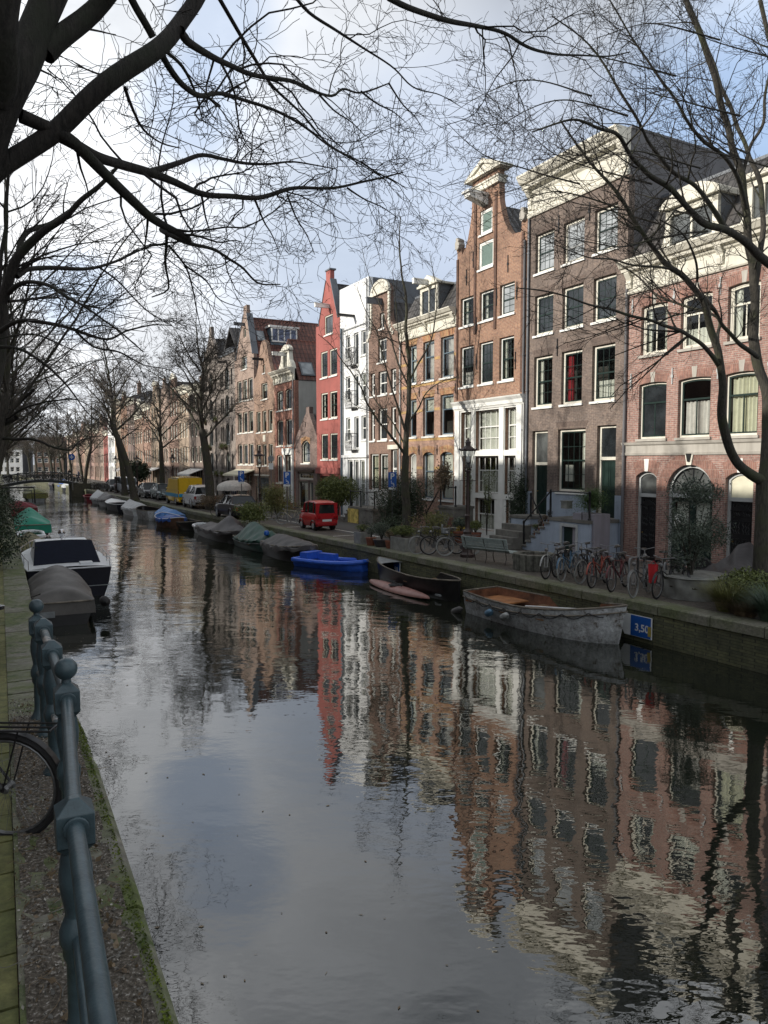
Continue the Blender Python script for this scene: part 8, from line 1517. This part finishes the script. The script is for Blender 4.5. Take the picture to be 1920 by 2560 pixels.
# moored bicycles on the quay near the bridge
for i in range(10):
    p = RQ(92+i*1.1, .9+.4*(i % 2)); q = copy_tree(proto); q.location = (p.x, p.y, 1.0); q.rotation_euler = (0, 0, 1.2+rg.random()); q['group'] = 'bicycles on the quay by the bridge'; q['label'] = 'dark bicycle in the cluster on the quay beside the bridge abutment'
# ------------------------------------------------------------------ people
plain('cloth_black', (.012,.012,.014), .9); plain('cloth_blue', (.03,.04,.08), .9); plain('skin', (.45,.27,.19), .6); plain('hair', (.04,.025,.015), .7)
def person(label, pos, rz, cloth, walk=.25):
    e = thing('person', label, 'person', pos, rz, None)
    J = {'pel': ((0,0,.95), .15), 'ch': ((.02,0,1.3), .17), 'nk': ((.03,0,1.5), .06), 'hd': ((.05,0,1.64), .1), 'ht': ((.05,0,1.72), .085)}
    V = [J[k][0] for k in ('pel', 'ch', 'nk', 'hd', 'ht')]; R_ = [J[k][1] for k in ('pel', 'ch', 'nk', 'hd', 'ht')]; E_l = [(0,1), (1,2), (2,3), (3,4)]
    for sg in (1, -1):
        b = len(V); V += [(0, .10*sg, .88), (walk*.45*sg, .10*sg, .48), (walk*sg-.05, .10*sg, .09), (walk*sg+.12, .11*sg, .05)]; R_ += [.095, .07, .05, .04]; E_l += [(0, b), (b, b+1), (b+1, b+2), (b+2, b+3)]
        b = len(V); V += [(.0, .2*sg, 1.4), (-.05*sg, .25*sg, 1.12), (.1-.1*sg, .24*sg, .88), (.14-.1*sg, .23*sg, .8)]; R_ += [.07, .052, .038, .035]; E_l += [(1, b), (b, b+1), (b+1, b+2), (b+2, b+3)]
    me = bpy.data.meshes.new('body'); me.from_pydata(V, E_l, []); o = bpy.data.objects.new('body', me); C.objects.link(o); sk = o.modifiers.new('skin', 'SKIN'); sb = o.modifiers.new('sub', 'SUBSURF'); sb.levels = sb.render_levels = 1
    me.skin_vertices[0].data[0].use_root = True
    for i, r in enumerate(R_): me.skin_vertices[0].data[i].radius = (r, r)
    dg = bpy.context.evaluated_depsgraph_get(); m2 = bpy.data.meshes.new_from_object(o.evaluated_get(dg)); bpy.data.objects.remove(o); m2.materials.clear(); m2.materials.append(M[cloth]); m2.materials.append(M['skin']); m2.materials.append(M['hair'])
    for f in m2.polygons:
        f.use_smooth = True; c_ = f.center
        if c_.z > 1.5: f.material_index = 1
        if c_.z > 1.66 or (c_.z > 1.58 and c_.x < .0): f.material_index = 2
        if c_.z < .86 and abs(c_.y) > .2: f.material_index = 1
    o = bpy.data.objects.new('body', m2); C.objects.link(o); o.parent = e
person('person in black coat walking past the grey warehouses', (-13.5, 63.2, 1.0), 1.9, 'cloth_black'); person('second person in dark blue coat beside the walker in black', (-12.9, 63.8, 1.0), 1.9, 'cloth_blue', -.2)
c_ = Matrix.Translation(e.location) if 0 else None
p = Matrix.Translation((mid.x, mid.y, 0)) @ Matrix.Rotation(rz, 4, 'Z') @ Vector((half*.72, 0, arch(half*.72))); person('person in dark coat standing at the right end of the bridge', tuple(p), 2.5, 'cloth_black'); p = Matrix.Translation((mid.x, mid.y, 0)) @ Matrix.Rotation(rz, 4, 'Z') @ Vector((half*.98, 1, arch(half*.9))); person('person in dark blue at the foot of the bridge', tuple(p), .5, 'cloth_blue')
# hedges and creepers on the left quay
for i, (Y, b, w, h_) in enumerate(((24, 1.0, 1.6, 1.5), (29, 1.1, 1.8, 1.6), (35, .95, 1.8, 1.7), (42, 1.0, 2.2, 1.6), (52, 1.0, 2.4, 1.8), (64, 1.2, 3, 1.8))): p = LB(Y, b); shrub('bush', 'dark tangled shrub on the left quay, %s along from the railing' % ['first', 'second', 'third', 'fourth', 'fifth', 'sixth'][i], 'shrub', (p.x, p.y, 1.1), (w, w, h_), 3500, .05, 'leaf_dark', 60+i, shape='clump')
bpy.context.view_layer.update()
